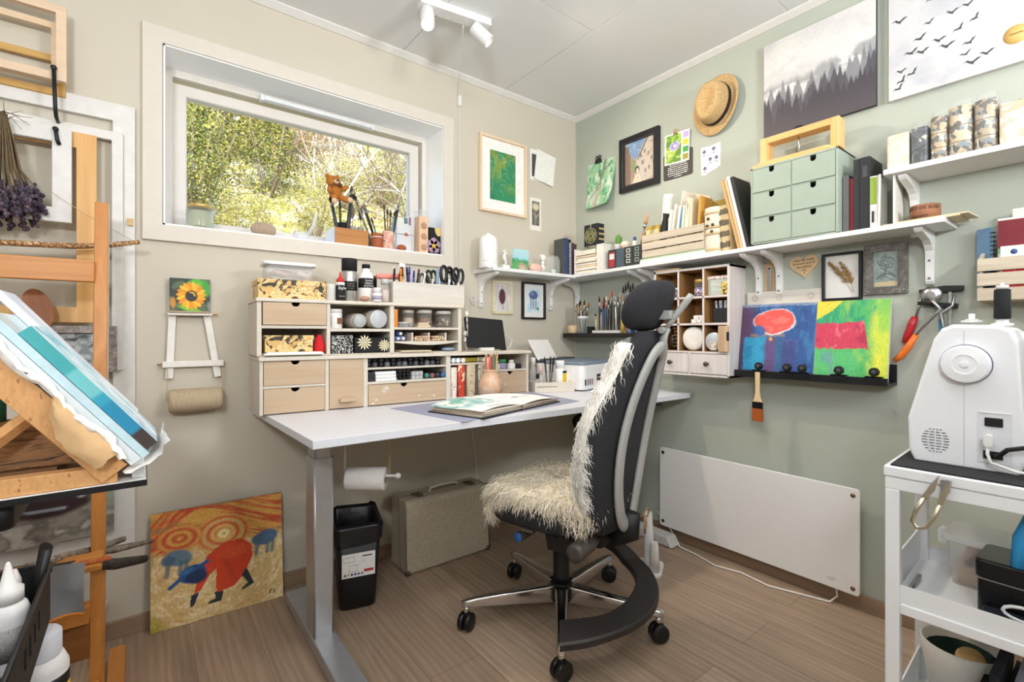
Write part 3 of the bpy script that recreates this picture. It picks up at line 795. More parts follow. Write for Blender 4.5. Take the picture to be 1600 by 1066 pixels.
S('blue_cloth', 'blue-grey scrap of cloth in the right of the slot under the tray', 'cloth', B().ball((0, 0, .008), .03, sq=(1.1, .8, .26)), mat('#8fa6c0', .9), OL(.77, .02, .2202), ANG)
# ---- inside the lower unit: rows of ink pots and stamps
def row(n, s0, s1, z, lab, mk):
    for k in range(n): mk(s0 + (s1 - s0) * k / (n - 1), k)
first = []
INKC = [('black', '#141416'), ('dark grey', '#4b4e54'), ('slate', '#6a6f78')]
for k in range(13):
    s = .408 + k * .0262; c = (0, 1, 0, 2, 0, 1, 2, 0, 1, 0, 2, 1, 0)[k]
    jar('ink_pot', INKC[c][0] + ' ink pot on the narrow black-pot shelf, ' + ('first','second','third','fourth','fifth','sixth','seventh','eighth','ninth','tenth','eleventh','twelfth','thirteenth')[k] + ' from the left', 'ink pot', OL(s, .03, .1585), .0118, .034, mat(INKC[c][1], .3), BLACK if c else mat('#3a3b40', .4), .012, .0085, group='ink pots on the narrow shelf', neck=.007)
for k in range(3): S('ink_pad', ('bottom', 'middle', 'top')[k] + ' white stamp pad of the stack in the left of the wide compartment', 'stamp pad', B().box(0, .09, 0, .06, 0, .0125), [mat('#f2f2f0', .35)], OL(.43, .006 + .003 * k, .1005 + .0135 * k), ANG, bevel=.002)
for k in range(3): S('ink_pad', ('bottom', 'middle', 'top')[k] + ' dark stamp pad of the stack at the far left of the wide compartment', 'stamp pad', B().box(0, .026, 0, .06, 0, .0125), [mat('#2c2e33', .35)], OL(.399, .006, .1005 + .0135 * k), ANG, bevel=.002)
for r_ in range(3):
    for k in range(3): jar('ink_bottle', 'tiny blue-black bottle in the ' + ('bottom', 'middle', 'top')[r_] + ' row, ' + ('left', 'centre', 'right')[k] + ' column of the bottle block', 'bottle', OL(.536 + k * .0175, .035, .1005 + .0075 + r_ * .0152), .0072, .03, mat('#33363f', .3), MATTEBLACK, .01, lay='y', group='block of tiny bottles')
for r_ in range(2):
    for k in range(3): S('ink_pad', 'small grey ink cube, ' + ('bottom', 'top')[r_] + ' row ' + ('left', 'centre', 'right')[k] + ' in the compartment', 'stamp pad', B().box(0, .0165, 0, .03, 0, .0165), mat('#b9b9b8', .4), OL(.589 + k * .0178, .008, .1005 + .0175 * r_), ANG, bevel=.001, group='grey ink cubes')
for k, (c, n) in enumerate((('#3f8a78', 'teal'), ('#8a5a5a', 'dusty pink'), ('#3a3c44', 'charcoal'), ('#3d6fa8', 'blue'))): jar('ink_bottle', n + '-tipped marker bottle lying in the right of the wide compartment', 'bottle', OL(.655 + k * .0262, .07, .1005 + .0135), .0122, .07, mat('#25262a', .35), mat(c, .45), .006, .011, lay='y')
# books and tape tubes
BK = [((.779, .031), .137, patches(((0, '#efe6dc'), (.52, '#e7d9cc'), (.6, '#c07a5a')), 60), 'thin cream patterned book, first in the lower compartment'),
      ((.815, .037), .147, patches(((0, '#c8452a'), (.5, '#d9573a'), (.57, '#f0ddc4'), (.68, '#c9b23a')), 28), 'red floral-covered book, second in the lower compartment'),
      ((.862, .046), .147, patches(((0, '#d9c8ac'), (.55, '#cdb795'), (.68, '#8a6a44')), 50), 'tan book with dark flower motifs, third in the lower compartment'),
      ((.924, .052), .148, patches(((0, '#b9ae9c'), (.48, '#d9d0c0'), (.62, '#544a40')), 70), 'grey marbled book tied with string, fourth in the lower compartment')]
for (s, w_), h, m_, lab in BK:
    t = T('handmade_book', lab, 'book', OL(s, .0, .0067), ANG, 'handmade books in the low drawer unit')
    P('spine', B().prism(rrect(0, w_, .004, .03, .008), 0, h, 'z', True), m_, t)
    P('cover', B().box(0, .004, .01, .18, 0, h).box(w_ - .004, w_, .01, .18, 0, h), m_, t); P('pages', B().box(.004, w_ - .004, .014, .176, .003, h - .004), PAPER, t)
    if s > .9: P('string', B().tube([(-.001, .001, .07), (w_ * .5, .0015, .072), (w_ + .001, .001, .07)], .0012, 5), mat('#8a7658', .8), t)
    if .85 < s < .9:
        for z_ in (.03, .07, .1): P('flower_motif', daisy(w_ / 2, z_, .012, 7, .0045), mat('#5a3f2c', .7), t)
for k, (s, y, c, cl_, lab) in enumerate(((.787, .01, '#8fb4d4', '#d9e6f0', 'pale blue tape tube at the left of the small shelf'), (.812, .012, '#dfe3e6', '#f4f4f2', 'white tape tube second on the small shelf'), (.838, .012, '#c9c6c0', '#efece6', 'grey tape tube third on the small shelf'), (.955, .01, '#d9d3c4', '#f3f1ea', 'white tape tube at the right of the small shelf'), (.979, .005, '#cfcbc0', '#f6f4ee', 'white tape tube at the far right of the small shelf'))):
    jar('tape_tube', lab, 'tube', OL(s, .1, .1625 + .0125), .012, .095, mat(c, .5), mat(cl_, .5), .012, .012, lay='y')
jar('tape_tube', 'yellow-green tube lying lengthways in the middle of the small shelf', 'tube', OL(.857, .04, .1625 + .012), .0115, .085, mat('#b5a83a', .5), mat('#e6e3c8', .5), .01, .0115, lay='x', rz=ANG)
jar('ink_bottle', 'squat violet-grey bottle with a green cap at the right of the low unit', 'bottle', OL(1.08, .04, .1235), .022, .048, mat('#8f90a8', .35), mat('#3f9a55', .45), .014, .02, neck=.014)
jar('ink_bottle', 'small white bottle left of the green-capped one', 'bottle', OL(1.043, .035, .1235), .017, .042, mat('#e9e7e3', .4), mat('#d9d7d3', .4), .012, .012, neck=.01)
jar('ink_bottle', 'small white bottle right of the green-capped one', 'bottle', OL(1.128, .03, .1235), .021, .044, mat('#edebe7', .4), mat('#f0eee9', .4), .012, .013, neck=.011)
jar('ink_pot', 'low black pot at the right end of the low unit', 'ink pot', OL(1.168, .03, .1235), .017, .024, MATTEBLACK, mat('#2c2c2e', .4), .008)
# vase with pencils in front
v = T('vase', 'peach glazed ceramic vase with incised leaf sprigs', 'vase', (-.935, -.372, .7805))
P('vase_body', B().lathe([(.034, 0), (.045, .006), (.053, .03), (.056, .055), (.05, .082), (.036, .105), (.031, .116), (.032, .124), (.034, .13), (.03, .131), (.028, .122), (.03, .11), (.03, .02), (0, .015)], n=28),
  patches(((.25, '#d3a584'), (.45, '#dcb698'), (.6, '#e8d8c8'), (.75, '#efe4d8')), 9, 'noise', .25, False), v)
b = B()
for sx in (.02,):
    rr_ = lambda z: .0575 if z < .06 else .0575 - (z - .06) * .33
    pts = [(sx + .004 * math.sin(k), -math.sqrt(max(rr_(.02 + .012 * k) ** 2 - sx * sx, 1e-6)), .02 + .012 * k) for k in range(7)]
    b.tube(pts, .0006, 5)
    for k in range(1, 7):
        for sg in (-1, 1):
            p = Vector(pts[k]); q = p + Vector((sg * .011, .004, .009)); b.tube([p, (p + q) / 2 + Vector((0, -.0012, .001)), q], [.0004, .001, .0003], 5)
P('leaf_sprig', b, mat('#b07850', .4), v)
for k, (c, n, dx, dy, tx, ty, h) in enumerate((('#d8602f', 'orange', -.016, .0, -.1, .02, .19), ('#e79a4c', 'light orange', -.01, .012, -.04, .05, .195), ('#c23a36', 'red', -.004, -.012, -.03, -.05, .192), ('#d9707c', 'pink', .002, .008, .02, .04, .186), ('#3f7a44', 'green', .008, -.01, .08, -.03, .188), ('#2f5a3c', 'dark green', .012, .01, .06, .04, .19), ('#d9b084', 'plain wood', .018, .0, .18, 0, .205), ('#efe6d8', 'white', .0, .018, .0, .08, .18))):
    t = T('pencil', n + ' pencil standing in the peach ceramic vase', 'pencil', (-.935 + dx, -.372 + dy, .7965), 0, 'pencils in the vase'); t.rotation_euler = (-ty * .5, tx * .6, 0)
    P('barrel', B().cyl((0, 0, 0), (0, 0, h - .014), .0038, .0038, 6), mat(c, .45), t); P('point', B().lathe([(.0038, h - .014), (.0008, h)], n=6), mat('#e0c49a', .6), t)
# ---- tablet on a white stand on the low unit, charger behind
t = T('tablet', 'black tablet leaning on a white stand on the long low drawer unit', 'tablet', OL(1.03, .09, .2135), ANG + .02)
o = P('screen', B().rbox(-.12, .11, 0, .009, .0, .158, .008, 'y'), mat('#141518', .6), t, .001, loc=(0, -.002, .012)); o.rotation_euler = (-.3, .06, 0)
o = P('case_flap', B().prism([(.11, 0), (.112, .15), (.128, .0)], .0, .03), mat('#1c1d21', .7), t, loc=(0, .02, .004)); o.rotation_euler = (-.25, .06, 0)
P('stand', B().box(-.055, .025, -.02, .06, 0, .016), WHITE, t, .002)
t = T('charger', 'white plug-in charger with a looped white cable behind the black tablet', 'charger', OL(.905, .215, .2135), ANG)
P('charger_body', B().rbox(-.03, .05, 0, .03, .02, .09, .008, 'y').box(-.03, .05, 0, .032, 0, .02), WHITE, t)
P('cable', B().tube([(.05, .01, .05), (.18, .0, .06), (.32, .0, .075), (.345, -.02, .05), (.31, -.05, .015), (.26, -.06, .003)], .0022, 6), WHITE, t)
# ---- desk mat and sketchbook
b = B().prism([(-1.445, -.40), (-1.375, -.835), (-.70, -.72), (-.66, -.30)], .7803, .7818, 'z'); S('desk_mat', 'thin grey-blue mat lying on the white desk under the open book', 'mat', b, mat('#9a9db4', .8, bump=.1))
sb = T('sketchbook', 'open handmade art journal with dark covers and thick painted pages on the desk', 'book', (-1.06, -.635, .782), .0)
a_l = math.radians(2); 
b = B().prism([(-.315, .05), (-.235, -.205), (.0, -.135), (-.045, .19)], .0, .004, 'z').prism([(.0, -.135), (.265, -.06), (.225, .2), (-.045, .19)], .0, .004, 'z'); P('cover', b, mat('#23252b', .5), sb)
rr = random.Random(8); b = B()
L_ = [(-.30, .045), (-.232, -.19), (-.005, -.125), (-.05, .18)]; R_ = [(.005, -.125), (.25, -.055), (.212, .19), (-.04, .18)]
for k in range(11):
    j = lambda: .006 * (rr.random() - .5)
    zb = .004 + k * .0017
    b.m(k % 4).prism([(x + j() * 2 + .001 * k, y + j()) for x, y in L_], zb, zb + .0014, 'z')
    if k < 8: b.m((k + 1) % 4).prism([(x + j(), y + j()) for x, y in R_], zb, zb + .0014, 'z')
P('pages', b, [mat('#d9cbb4', .85), mat('#b59a7c', .85), mat('#efe9dd', .85), mat('#8f8680', .85)], sb)
def spread_l(u, v):
    p = Paint(u, v, '#f2f1ee'); n = vnoise(u, v, 5, 4); n2 = vnoise(u, v, 9, 8)
    p.mix('#7fbcc0', sstep(.3, .6, n) * sstep(.2, .5, v) * .9).mix('#6fae92', sstep(.5, .7, n2) * sstep(.4, .6, v) * .8).mix('#c9c3dc', sstep(.5, .8, n) * sstep(.5, .9, u))
    for k in range(13): p.rect('#5a6a7c', .33 + .045 * k, .352 + .045 * k, .08, .15 + .08 * vnoise(np.array([[k * .37]]), np.array([[.2]]), 3)[0, 0], .006, .8)
    return p.c
def spread_r(u, v):
    p = Paint(u, v, '#f6f6f5'); p.rect('#9aa0b4', .35, .8, .46, .5, .01, .6, .05).rect('#b8bcc8', .2, .45, .62, .65, .01, .6, .05).ell('#8a90a8', .5, .52, .06, .05, 0, .2, .6)
    return p.c
def flat_paint(name, quad, z, fn, par, nx=60, nz=50, sag=.006):
    u, v = np.meshgrid(np.linspace(0, 1, nx + 1), np.linspace(0, 1, nz + 1)); q = np.array(quad)
    pos = (q[0][None, None] * ((1 - u) * (1 - v))[..., None] + q[1][None, None] * (u * (1 - v))[..., None] + q[2][None, None] * (u * v)[..., None] + q[3][None, None] * ((1 - u) * v)[..., None])
    c = np.stack(fn(u, v), -1).reshape(-1, 3); zz = z + sag * np.sin(u * PI) + .002 * np.sin(7 * v + 4 * u)
    co = np.concatenate([pos.reshape(-1, 2), zz.reshape(-1, 1)], 1)
    idx = np.arange((nx + 1) * (nz + 1)).reshape(nz + 1, nx + 1)
    f = np.stack([idx[:-1, :-1], idx[:-1, 1:], idx[1:, 1:], idx[1:, :-1]], -1).reshape(-1, 4)
    me = bpy.data.meshes.new(name); me.from_pydata(co.tolist(), [], f.tolist()); at = me.color_attributes.new('Col', 'FLOAT_COLOR', 'POINT')
    at.data.foreach_set('color', np.concatenate([c, np.ones((len(c), 1))], 1).ravel().astype(np.float32)); me.materials.append(attr_mat(.8, .05))
    me.polygons.foreach_set('use_smooth', [True] * len(me.polygons)); me.update()
    o = bpy.data.objects.new(name, me); COL.objects.link(o); o.parent = par; return o
flat_paint('painted_page', [(-.235, -.19), (-.005, -.125), (-.05, .185), (-.305, .05)], .0242, spread_l, sb)
flat_paint('painted_page', [(.0, -.125), (.25, -.055), (.215, .19), (-.045, .185)], .0192, spread_r, sb)
# ================================================================ tray of bottles, printer
tr = T('desk_organiser', 'low cream wooden tray holding brushes and bottles in front of the printer', 'tray', (-.665, -.375, .7805), math.radians(-22))
b = B().box(0, .215, 0, .008, 0, .05).box(0, .215, .112, .12, 0, .05).box(0, .008, .008, .112, 0, .05).box(.207, .215, .008, .112, 0, .05).box(.008, .207, .008, .112, 0, .006)
P('tray_body', b, CREAM, tr, .001); P('slot', B().box(.01, .12, -.0006, .0002, .027, .0295), mat('#4a4138', .8), tr)
def TL(x, y, z=.0075):
    a = math.radians(-22); return (-.665 + x * math.cos(a) - y * math.sin(a), -.375 + x * math.sin(a) + y * math.cos(a), .7805 + z)
jar('spray_bottle', 'tall clear bottle with a white cap at the back of the cream tray', 'bottle', TL(.02, .09), .017, .165, clear('#eef0f0', .25), WHITE, .035, .012, neck=.011)
jar('dropper_bottle', 'clear bottle with a pinkish nozzle in the cream tray', 'bottle', TL(.05, .06), .0175, .125, clear('#eef0f0', .25), mat('#e0c6bc', .5), .045, .010, neck=.010)
jar('ink_bottle', 'short clear bottle with a black cap at the left of the cream tray', 'bottle', TL(.026, .035), .014, .085, clear('#d8dadc', .3), BLACK, .024, .009, neck=.008)
jar('glass', 'clear drinking glass of brushes in the cream tray', 'glass', TL(.092, .055), .022, .09, clear('#f2f4f4', .12), None, .001)
for k, (dx, tilt) in enumerate(((-.006, -.12), (.005, .05), (.009, .16))):
    t = T('paint_brush', ('dark brush leaning left', 'black upright brush', 'dark brush leaning right')[k] + ' in the clear glass on the tray', 'brush', TL(.092 + dx, .055, .012)); t.rotation_euler = (0, tilt, 0)
    P('brush_handle', B().tube([(0, 0, 0), (0, 0, .13)], [.003, .0045], 7), BLACK, t); P('bristles', B().lathe([(.004, .13), (.006, .15), (.001, .17)], n=8), mat('#2b2320', .8), t)
t = jar('glue_bottle', 'white bottle with a yellow label in the cream tray', 'bottle', TL(.153, .05), .026, .15, mat('#efefec', .4), WHITE, .04, .024)
P('label_band', B().prism([(-.004, .02), (.022, .02), (.022, .085), (-.004, .085)], -.0275, -.0255), mat('#e8c22c', .5), t); P('label_band', B().prism([(-.004, .086), (.022, .086), (.022, .098), (-.004, .098)], -.0275, -.0255), BLACK, t)
jar('roller', 'small white cylinder with a brown end at the right of the cream tray', 'roller', TL(.193, .04), .010, .085, mat('#efece6', .5), None, .001)
S('wood_bead', 'brown round wooden bead at the right front of the cream tray', 'bead', B().ball((0, 0, .013), .013), mat('#5a3426', .4), TL(.19, .021))
for k in range(3): S('cotton_ball', ('left', 'middle', 'right')[k] + ' white cotton ball in the front of the cream tray', 'cotton ball', B().ball((0, 0, .011), .012 + .001 * k), mat('#f6f4f0', .95, bump=.4), TL(.125 + .024 * k, .022, .012))
pr = T('printer', 'white inkjet printer with a grey-blue scanner lid in the desk corner', 'printer', (-.438, -.492, .7805), math.radians(16))
body = mat('#e8e7e6', .4)
P('body', B().prism(rrect(0, .42, 0, .30, .03), .006, .135, 'z', True), body, pr, .003)
P('scanner_lid', B().prism(rrect(-.004, .424, -.004, .25, .03), .136, .150, 'z', True), mat('#7d8b9c', .4), pr, .004)
P('rear_tray', B().box(.03, .36, .25, .33, .136, .158), mat('#4a4c50', .5), pr, .002)
o = P('paper_support', B().box(.03, .24, 0, .003, 0, .13), mat('#e9e7e4', .5), pr, .001, loc=(-.02, .285, .152)); o.rotation_euler = (-.55, 0, 0)
P('output_slot', B().box(.15, .33, -.0006, .01, .045, .08), BLACK, pr); P('output_tray', B().box(.16, .32, -.012, .02, .03, .036), mat('#55585e', .5), pr)
P('tray_rib', B().box(.152, .33, -.0016, .0, .062, .068), mat('#6b6963', .5), pr)
for k, c in enumerate(('#3b3f48', '#3f6d92', '#7c3f3f', '#8f5c4c')): P('ink_gauge', B().rbox(.018 + .0245 * k, .030 + .0245 * k, -.0012, .004, .028, .062, .0055, 'y'), mat(c, .3), pr)
P('badge', B().lathe([(.0165, 0), (.0165, .0012), (0, .0012)], (.262, 0, .112), 24, axis='y').rot(PI, 'Z', (.262, 0, .112)), mat('#6b7078', .35), pr)
text('logo', 'hp', .022, body, pr, (.2505, -.0016, .1065), (PI / 2, 0, 0))
# ================================================================ under the desk
bn = T('waste_bin', 'black square waste bin lined with a black bag under the desk', 'bin', (-1.535, -.262, 0), math.radians(-14))
def bin_ring(w_, d_, r, z): return [(x, y, z) for x, y in rrect(-w_ / 2, w_ / 2, -d_ / 2, d_ / 2, r, 4)]
def loft(rings, b=None, cap0=True, cap1=False, smooth=True):
    b = b or B(); n = len(rings[0]); o = len(b.v); b.add([p for r in rings for p in r], [])
    for i in range(len(rings) - 1):
        for k in range(n):
            k2 = (k + 1) % n; b.f.append((o + i * n + k, o + i * n + k2, o + (i + 1) * n + k2, o + (i + 1) * n + k)); b.mi.append(b.cur); b.sm.append(smooth)
    if cap0: b.f.append(tuple(o + k for k in range(n))[::-1]); b.mi.append(b.cur); b.sm.append(False)
    if cap1: b.f.append(tuple(o + (len(rings) - 1) * n + k for k in range(n))); b.mi.append(b.cur); b.sm.append(False)
    return b
P('bin_body', loft([bin_ring(.12, .18, .02, .0), bin_ring(.135, .20, .022, .008), bin_ring(.175, .245, .024, .325), bin_ring(.168, .238, .022, .325), bin_ring(.128, .19, .02, .012), ]), mat('#131315', .45), bn)
rr = random.Random(4)
def jig(ring, a, zj): return [(x * (1 + a * (rr.random() - .5)), y * (1 + a * (rr.random() - .5)), z + zj * (rr.random() - .5)) for x, y, z in ring]
P('bin_liner', loft([jig(bin_ring(.1, .16, .02, .1), .05, .02), jig(bin_ring(.15, .22, .02, .25), .06, .02), jig(bin_ring(.165, .235, .022, .325), .02, .01), jig(bin_ring(.182, .252, .026, .34), .02, .012), jig(bin_ring(.190, .262, .028, .325), .03, .006), jig(bin_ring(.188, .26, .028, .29), .03, .02), jig(bin_ring(.183, .253, .028, .262), .03, .03)]), mat('#1b1b1e', .28, bump=.8, bs=35), bn)
lb = P('sticker', B().box(-.062, .062, -.0008, .0, 0, .095), mat('#eceae6', .5), bn, loc=(0, -.1125, .135)); lb.rotation_euler = (-.0, 0, 0); lb.rotation_euler.x = .075
b = B()
for k, c in enumerate(('#7a3f86', '#d9b23a', '#2b3f8a', '#24306a', '#3f4f86', '#5a6b8a')): P('print_mark', B().lathe([(.0045, 0), (.0045, .001)], (-.05 + .0125 * k, -.0018, .012), 12, axis='y'), mat(c, .5), lb)
P('print_mark', B().box(.02, .056, -.0014, -.0008, .016, .026), mat('#b8302e', .5), lb)
P('print_mark', B().frame(.03, .028, .001, -.0014, -.0008, .022, -.035).frame(.04, .02, .001, -.0014, -.0008, .062, -.056), mat('#77777a', .5), lb)
P('print_mark', B().box(.014, .05, -.0014, -.0008, .078, .083), mat('#444446', .5), lb); text('lettering', '-----\n----\n-----', .008, mat('#888888'), lb, (.012, -.0012, .066), space=.7)
sc = T('suitcase', 'old cream canvas suitcase with a handle standing under the desk', 'suitcase', (-1.075, -.155, 0), .0)
side = [(-.09, 0), (.085, 0), (.085, .318), (.05, .33), (-.035, .328), (-.075, .30), (-.084, .285)]
side = [(-.088, .004), (.085, .004), (.085, .31), (.075, .325), (-.055, .325), (-.07, .318), (-.078, .30)]
LIN = patches(((.2, '#a39680'), (.5, '#b9ad98'), (.8, '#c6bba8')), 90, 'noise', .85, False, bump=.5)
P('case_body', B().prism(side, -.222, .222, 'x'), LIN, sc, .006)
P('seam', B().prism([(-.024, .003), (-.018, .003), (.006, .327), (.0, .327)], -.2235, .2235, 'x'), mat('#8d8068', .8), sc)
for x in (-.2235, .2235): P('edge_binding', B().tube([(x, y, z) for y, z in side[:1] + side[6:3:-1]], .003, 5), mat('#948870', .8), sc)
P('handle', B().tube([(-.07, -.01, .326), (-.065, -.01, .345), (-.02, -.01, .35), (.04, -.01, .35), (.08, -.01, .345), (.085, -.01, .326)], [.007, .009, .010, .010, .009, .007], 8, flat=.7), mat('#c9bfae', .6), sc)
for x in (-.135, .15): P('latch', B().box(x - .022, x + .022, -.03, .015, .324, .330).box(x - .012, x + .012, -.05, -.028, .322, .333), mat('#7d7668', .35, .8), sc, .001)
for x in (-.216, .216): P('corner_cap', B().ball((x, -.083, .009), .013), mat('#5d5344', .4, .6), sc)
tp = T('paper_roll_holder', 'white rod holder hung under the desk beside the grey leg', 'holder', (-1.58, -.50, .56), math.radians(-37.7))
P('rod', B().tube([(-.09, .09, .194), (-.085, 0, .194), (-.08, 0, .18), (-.08, 0, .035), (-.079, 0, .0), (.11, 0, .0)], .005, 8).ball((.115, 0, 0), .011), WHITE, tp)
P('string', B().tube([(.085, 0, .006), (.07, 0, .194)], .0013, 5).tube([(.085, 0, .006), (.095, 0, .194)], .0013, 5), mat('#c2aa84', .9), tp)
pr_ = T('paper_roll', 'white toilet paper roll on the rod under the desk', 'paper roll', (-1.58, -.50, .549), math.radians(-37.7))
P('paper', B().lathe([(.017, -.07), (.04, -.07), (.041, -.066), (.041, .066), (.04, .07), (.017, .07)], axis='x', n=26), mat('#f0eeea', .9, bump=.15), pr_)
P('core', B().lathe([(.0175, -.0705), (.0175, .0705)], axis='x', n=20), mat('#a58a68', .9), pr_)
hp = T('headphones', 'black headphones hanging under the front edge of the desk', 'headphones', (-.56, -.60, .60), .6)
P('headband', B().tube([(.07 * math.cos(a), 0, .09 + .065 * math.sin(a)) for a in [PI * k / 10 for k in range(11)]], .007, 8), BLACK, hp)
for sx in (-1, 1): P('ear_cup', B().lathe([(.02, -.012), (.034, -.008), (.034, .01), (.02, .014)], (sx * .07, 0, .07), axis='x'), MATTEBLACK, hp)
P('cable', B().tube([(.07, 0, .04), (.05, .01, -.06), (.03, .01, -.2), (.06, 0, -.32)], .002, 6), BLACK, hp)
S('cable', 'thin white cable hanging behind the desk above the suitcase', 'cable', B().tube([(-.82, -.03, .77), (-.82, -.02, .6), (-.80, -.025, .45), (-.77, -.03, .2), (-.74, -.035, .02)], .003, 6), WHITE)
# ================================================================ shelves on brackets
def bracket(par, loc, rz, h=.185, arm=.17):
    """plastic shelf bracket: local -y points into the room, top at z=0"""
    prof = [(0, -h + .008), (-.012, -h), (-.020, -h + .012), (-.022, -.09), (-.028, -.066), (-.044, -.047), (-.07, -.034), (-arm + .01, -.016), (-arm, -.008), (-arm, 0), (0, 0)]
    b = B().prism(prof, -.012, .012, 'x')
    for z_ in (-h + .022, -.10): b.m(1).cyl((-.0, -.024, z_), (-.0, -.019, z_), .0045, None, 8)
    o = P('bracket', b.m(0), [mat('#ecebe9', .45), mat('#8c8c8c', .4, .8)], par, .0015); o.location = loc; o.rotation_euler = (0, 0, rz); return o
LAM = mat('#e4e4e5', .42, var=.01)
sh = T('wall_shelf', 'short white shelf on brackets on the beige wall right of the window', 'shelf', (-.49, 0, 1.4255))
b = B().box(-.30, .299, -.19, 0, -.018, 0); P('board', b, LAM, sh, .001)
bracket(sh, (-.259, 0, -.0185), 0); bracket(sh, (.262, 0, -.0185), 0)
def zs(s): return 1.428 + s * .0162
def rshelf(label, s0, s1, br, group='boards of the long white shelf'):
    t = T('wall_shelf', label, 'shelf', (0, -s0, zs(s0)), R90, group)
    L = s1 - s0; dz = zs(s1) - zs(s0)
    b = B().prism([(0, -.018), (L, dz - .018), (L, dz), (0, 0)], -.19, 0, 'y'); P('board', b, LAM, t, .001)
    for s in br: bracket(t, (s - s0, 0, zs(s) - zs(s0) - .0185), 0)
rshelf('long white shelf board running from the room corner along the green wall', 0.001, .5995, (.027, .561))
rshelf('middle white shelf board above the pigeonhole cabinet', .6, 1.2195, (.63, 1.175))
rshelf('right-hand board of the long white shelf, under the green drawers', 1.22, 1.842, (1.263, 1.771))
t = T('wall_shelf', 'upper white shelf with wrapped journals at the right edge', 'shelf', (0, -1.684, 1.645), R90)
P('board', B().box(0, .75, -.2, 0, -.018, 0), LAM, t, .001); bracket(t, (.045, 0, -.0185), 0, .2)
t = T('wall_shelf', 'thick black floating shelf in the room corner', 'shelf', (0, -.02, 1.055), R90)
P('board', B().box(.01, .56, -.142, 0, 0, .025), mat('#231d1b', .5), t, .001)
ZL = 1.426
# ---- on the short beige-wall shelf
t = T('table_lamp', 'white domed cylinder lamp at the left end of the short shelf', 'lamp', (-.762, -.105, ZL))
P('base', B().lathe([(.05, 0), (.051, .004), (.051, .03), (.0495, .033)], n=28), WHITE, t); P('dome', B().lathe([(.049, .0335), (.05, .036), (.049, .14), (.045, .158), (.034, .172), (.016, .18), (.012, .186), (.008, .189), (0, .19)], n=28), mat('#f4f3f1', .35), t)
sea = T('figurine', 'small white seahorse figurine on the short shelf', 'figurine', (-.648, -.10, ZL), 0)
P('plinth', B().box(-.024, .024, -.018, .018, 0, .03), WHITE, sea, .004)
P('seahorse', B().tube([(-.004, 0, .03), (.008, 0, .04), (.004, 0, .055), (-.006, 0, .07), (-.004, 0, .085), (.004, 0, .095), (-.004, 0, .106), (-.016, 0, .10)], [.005, .007, .011, .013, .009, .009, .009, .003], 8), WHITE, sea)
def meadow(u, v):
    p = Paint(u, v, '#9fd3e2'); n = vnoise(u, v, 12, 2)
    p.mix('#c5e4e6', sstep(.5, .75, v) * .5).mix('#3f9c62', 1 - sstep(.42, .62, v + .25 * (n - .5))).mix('#7dbd72', (1 - sstep(.3, .5, v)) * sstep(.45, .7, vnoise(u, v, 22, 5)))
    p.ell('#b39a86', .62, .2, .33, .2, -.2, .3, .9, .5).ell('#d3bda6', .6, .16, .2, .1, 0, .5, .7, .6); return p.grain(.12).c
o = grid_paint('painting', .115, .118, meadow, 60, 60, .012); o.location = (-.568, -.125, ZL + .001); o.rotation_euler = (.08, 0, .1); tagp(o, 'tiny canvas of a green meadow under blue sky on the short shelf', 'painting')
S('crystal', 'lump of pink rose quartz beside the white bust', 'crystal', B().ball((0, 0, .028), .042, 9, 6, (1.15, .8, .7)), mat('#e4bcae', .3, var=.15), (-.438, -.11, ZL))
bu = T('bust', 'small white classical bust on the short shelf', 'bust', (-.362, -.09, ZL), .4)
P('plinth', B().lathe([(.022, 0), (.022, .01), (.014, .016)], n=14), WHITE, bu)
P('shoulders', B().ball((0, 0, .035), .026, sq=(1.2, .75, .85)).tube([(0, 0, .05), (0, -.002, .078)], [.012, .010], 10), WHITE, bu)
P('head', B().ball((0, -.003, .095), .017, sq=(.85, 1, 1.2)).lathe([(.005, 0), (.002, .01)], (0, -.021, .09), 8, axis='y').ball((0, .005, .105), .0165, sq=(.98, .95, .85)), WHITE, bu)
S('crystal', 'small blue-green stone in front of the glass jar', 'crystal', B().ball((0, 0, .012), .018, 8, 5, (1, .8, .75)), mat('#bcd3cc', .3, var=.15), (-.345, -.165, ZL))
t = T('glass_jar', 'empty clear glass jar at the right of the short shelf', 'jar', (-.315, -.115, ZL)); P('jar_body', B().lathe([(.04, 0), (.05, .004), (.052, .02), (.052, .085), (.042, .1), (.04, .107), (.037, .107), (.039, .099), (.049, .084), (.049, .02), (.04, .006), (0, .006)], n=26), clear('#eef2ee', .1), t)
def book(label, loc, w, h, dep, col, rz=0, lean=0, group=None, pages=True, name='book', cat='book', mat2=None, ry=0):
    """stands upright: w along x (spine faces -y), dep into the shelf"""
    t = T(name, label, cat, loc, rz, group); t.rotation_euler = (lean, ry, rz)
    b = B().box(0, w, 0, .003, 0, h).box(0, .0025, .003, dep, 0, h).box(w - .0025, w, .003, dep, 0, h)
    P('cover', b, col, t, .0008)
    if pages: P('pages', B().box(.0026, w - .0026, .0035, dep - .004, .003, h - .004), PAPER, t)
    if mat2: P('spine_label', B().box(w * .15, w * .85, -.0006, 0, h * mat2[1], h * mat2[2]), mat2[0], t)
    return t
for k, (x, w_, h, c, lab) in enumerate(((-.245, .016, .22, '#4b4f50', 'dark grey book at the left of the blue spiral books'), (-.2285, .03, .225, '#35466f', 'blue book with a plain spine beside the dark grey one'), (-.174, .024, .2, '#4a3850', 'purple notebook right of the black spiral book'), (-.149, .022, .195, '#5a3d2c', 'brown book at the right end of the spiral books'))):
    book(lab, (x, -.135, ZL if x < -.2 else zs(.1)), w_, h, .075, mat(c, .55), group='books in the corner of the shelf')
t = book('black spiral-bound book with a white wire spine', (-.1975, -.135, ZL), .022, .22, .075, BLACK, group='books in the corner of the shelf')
b = B()
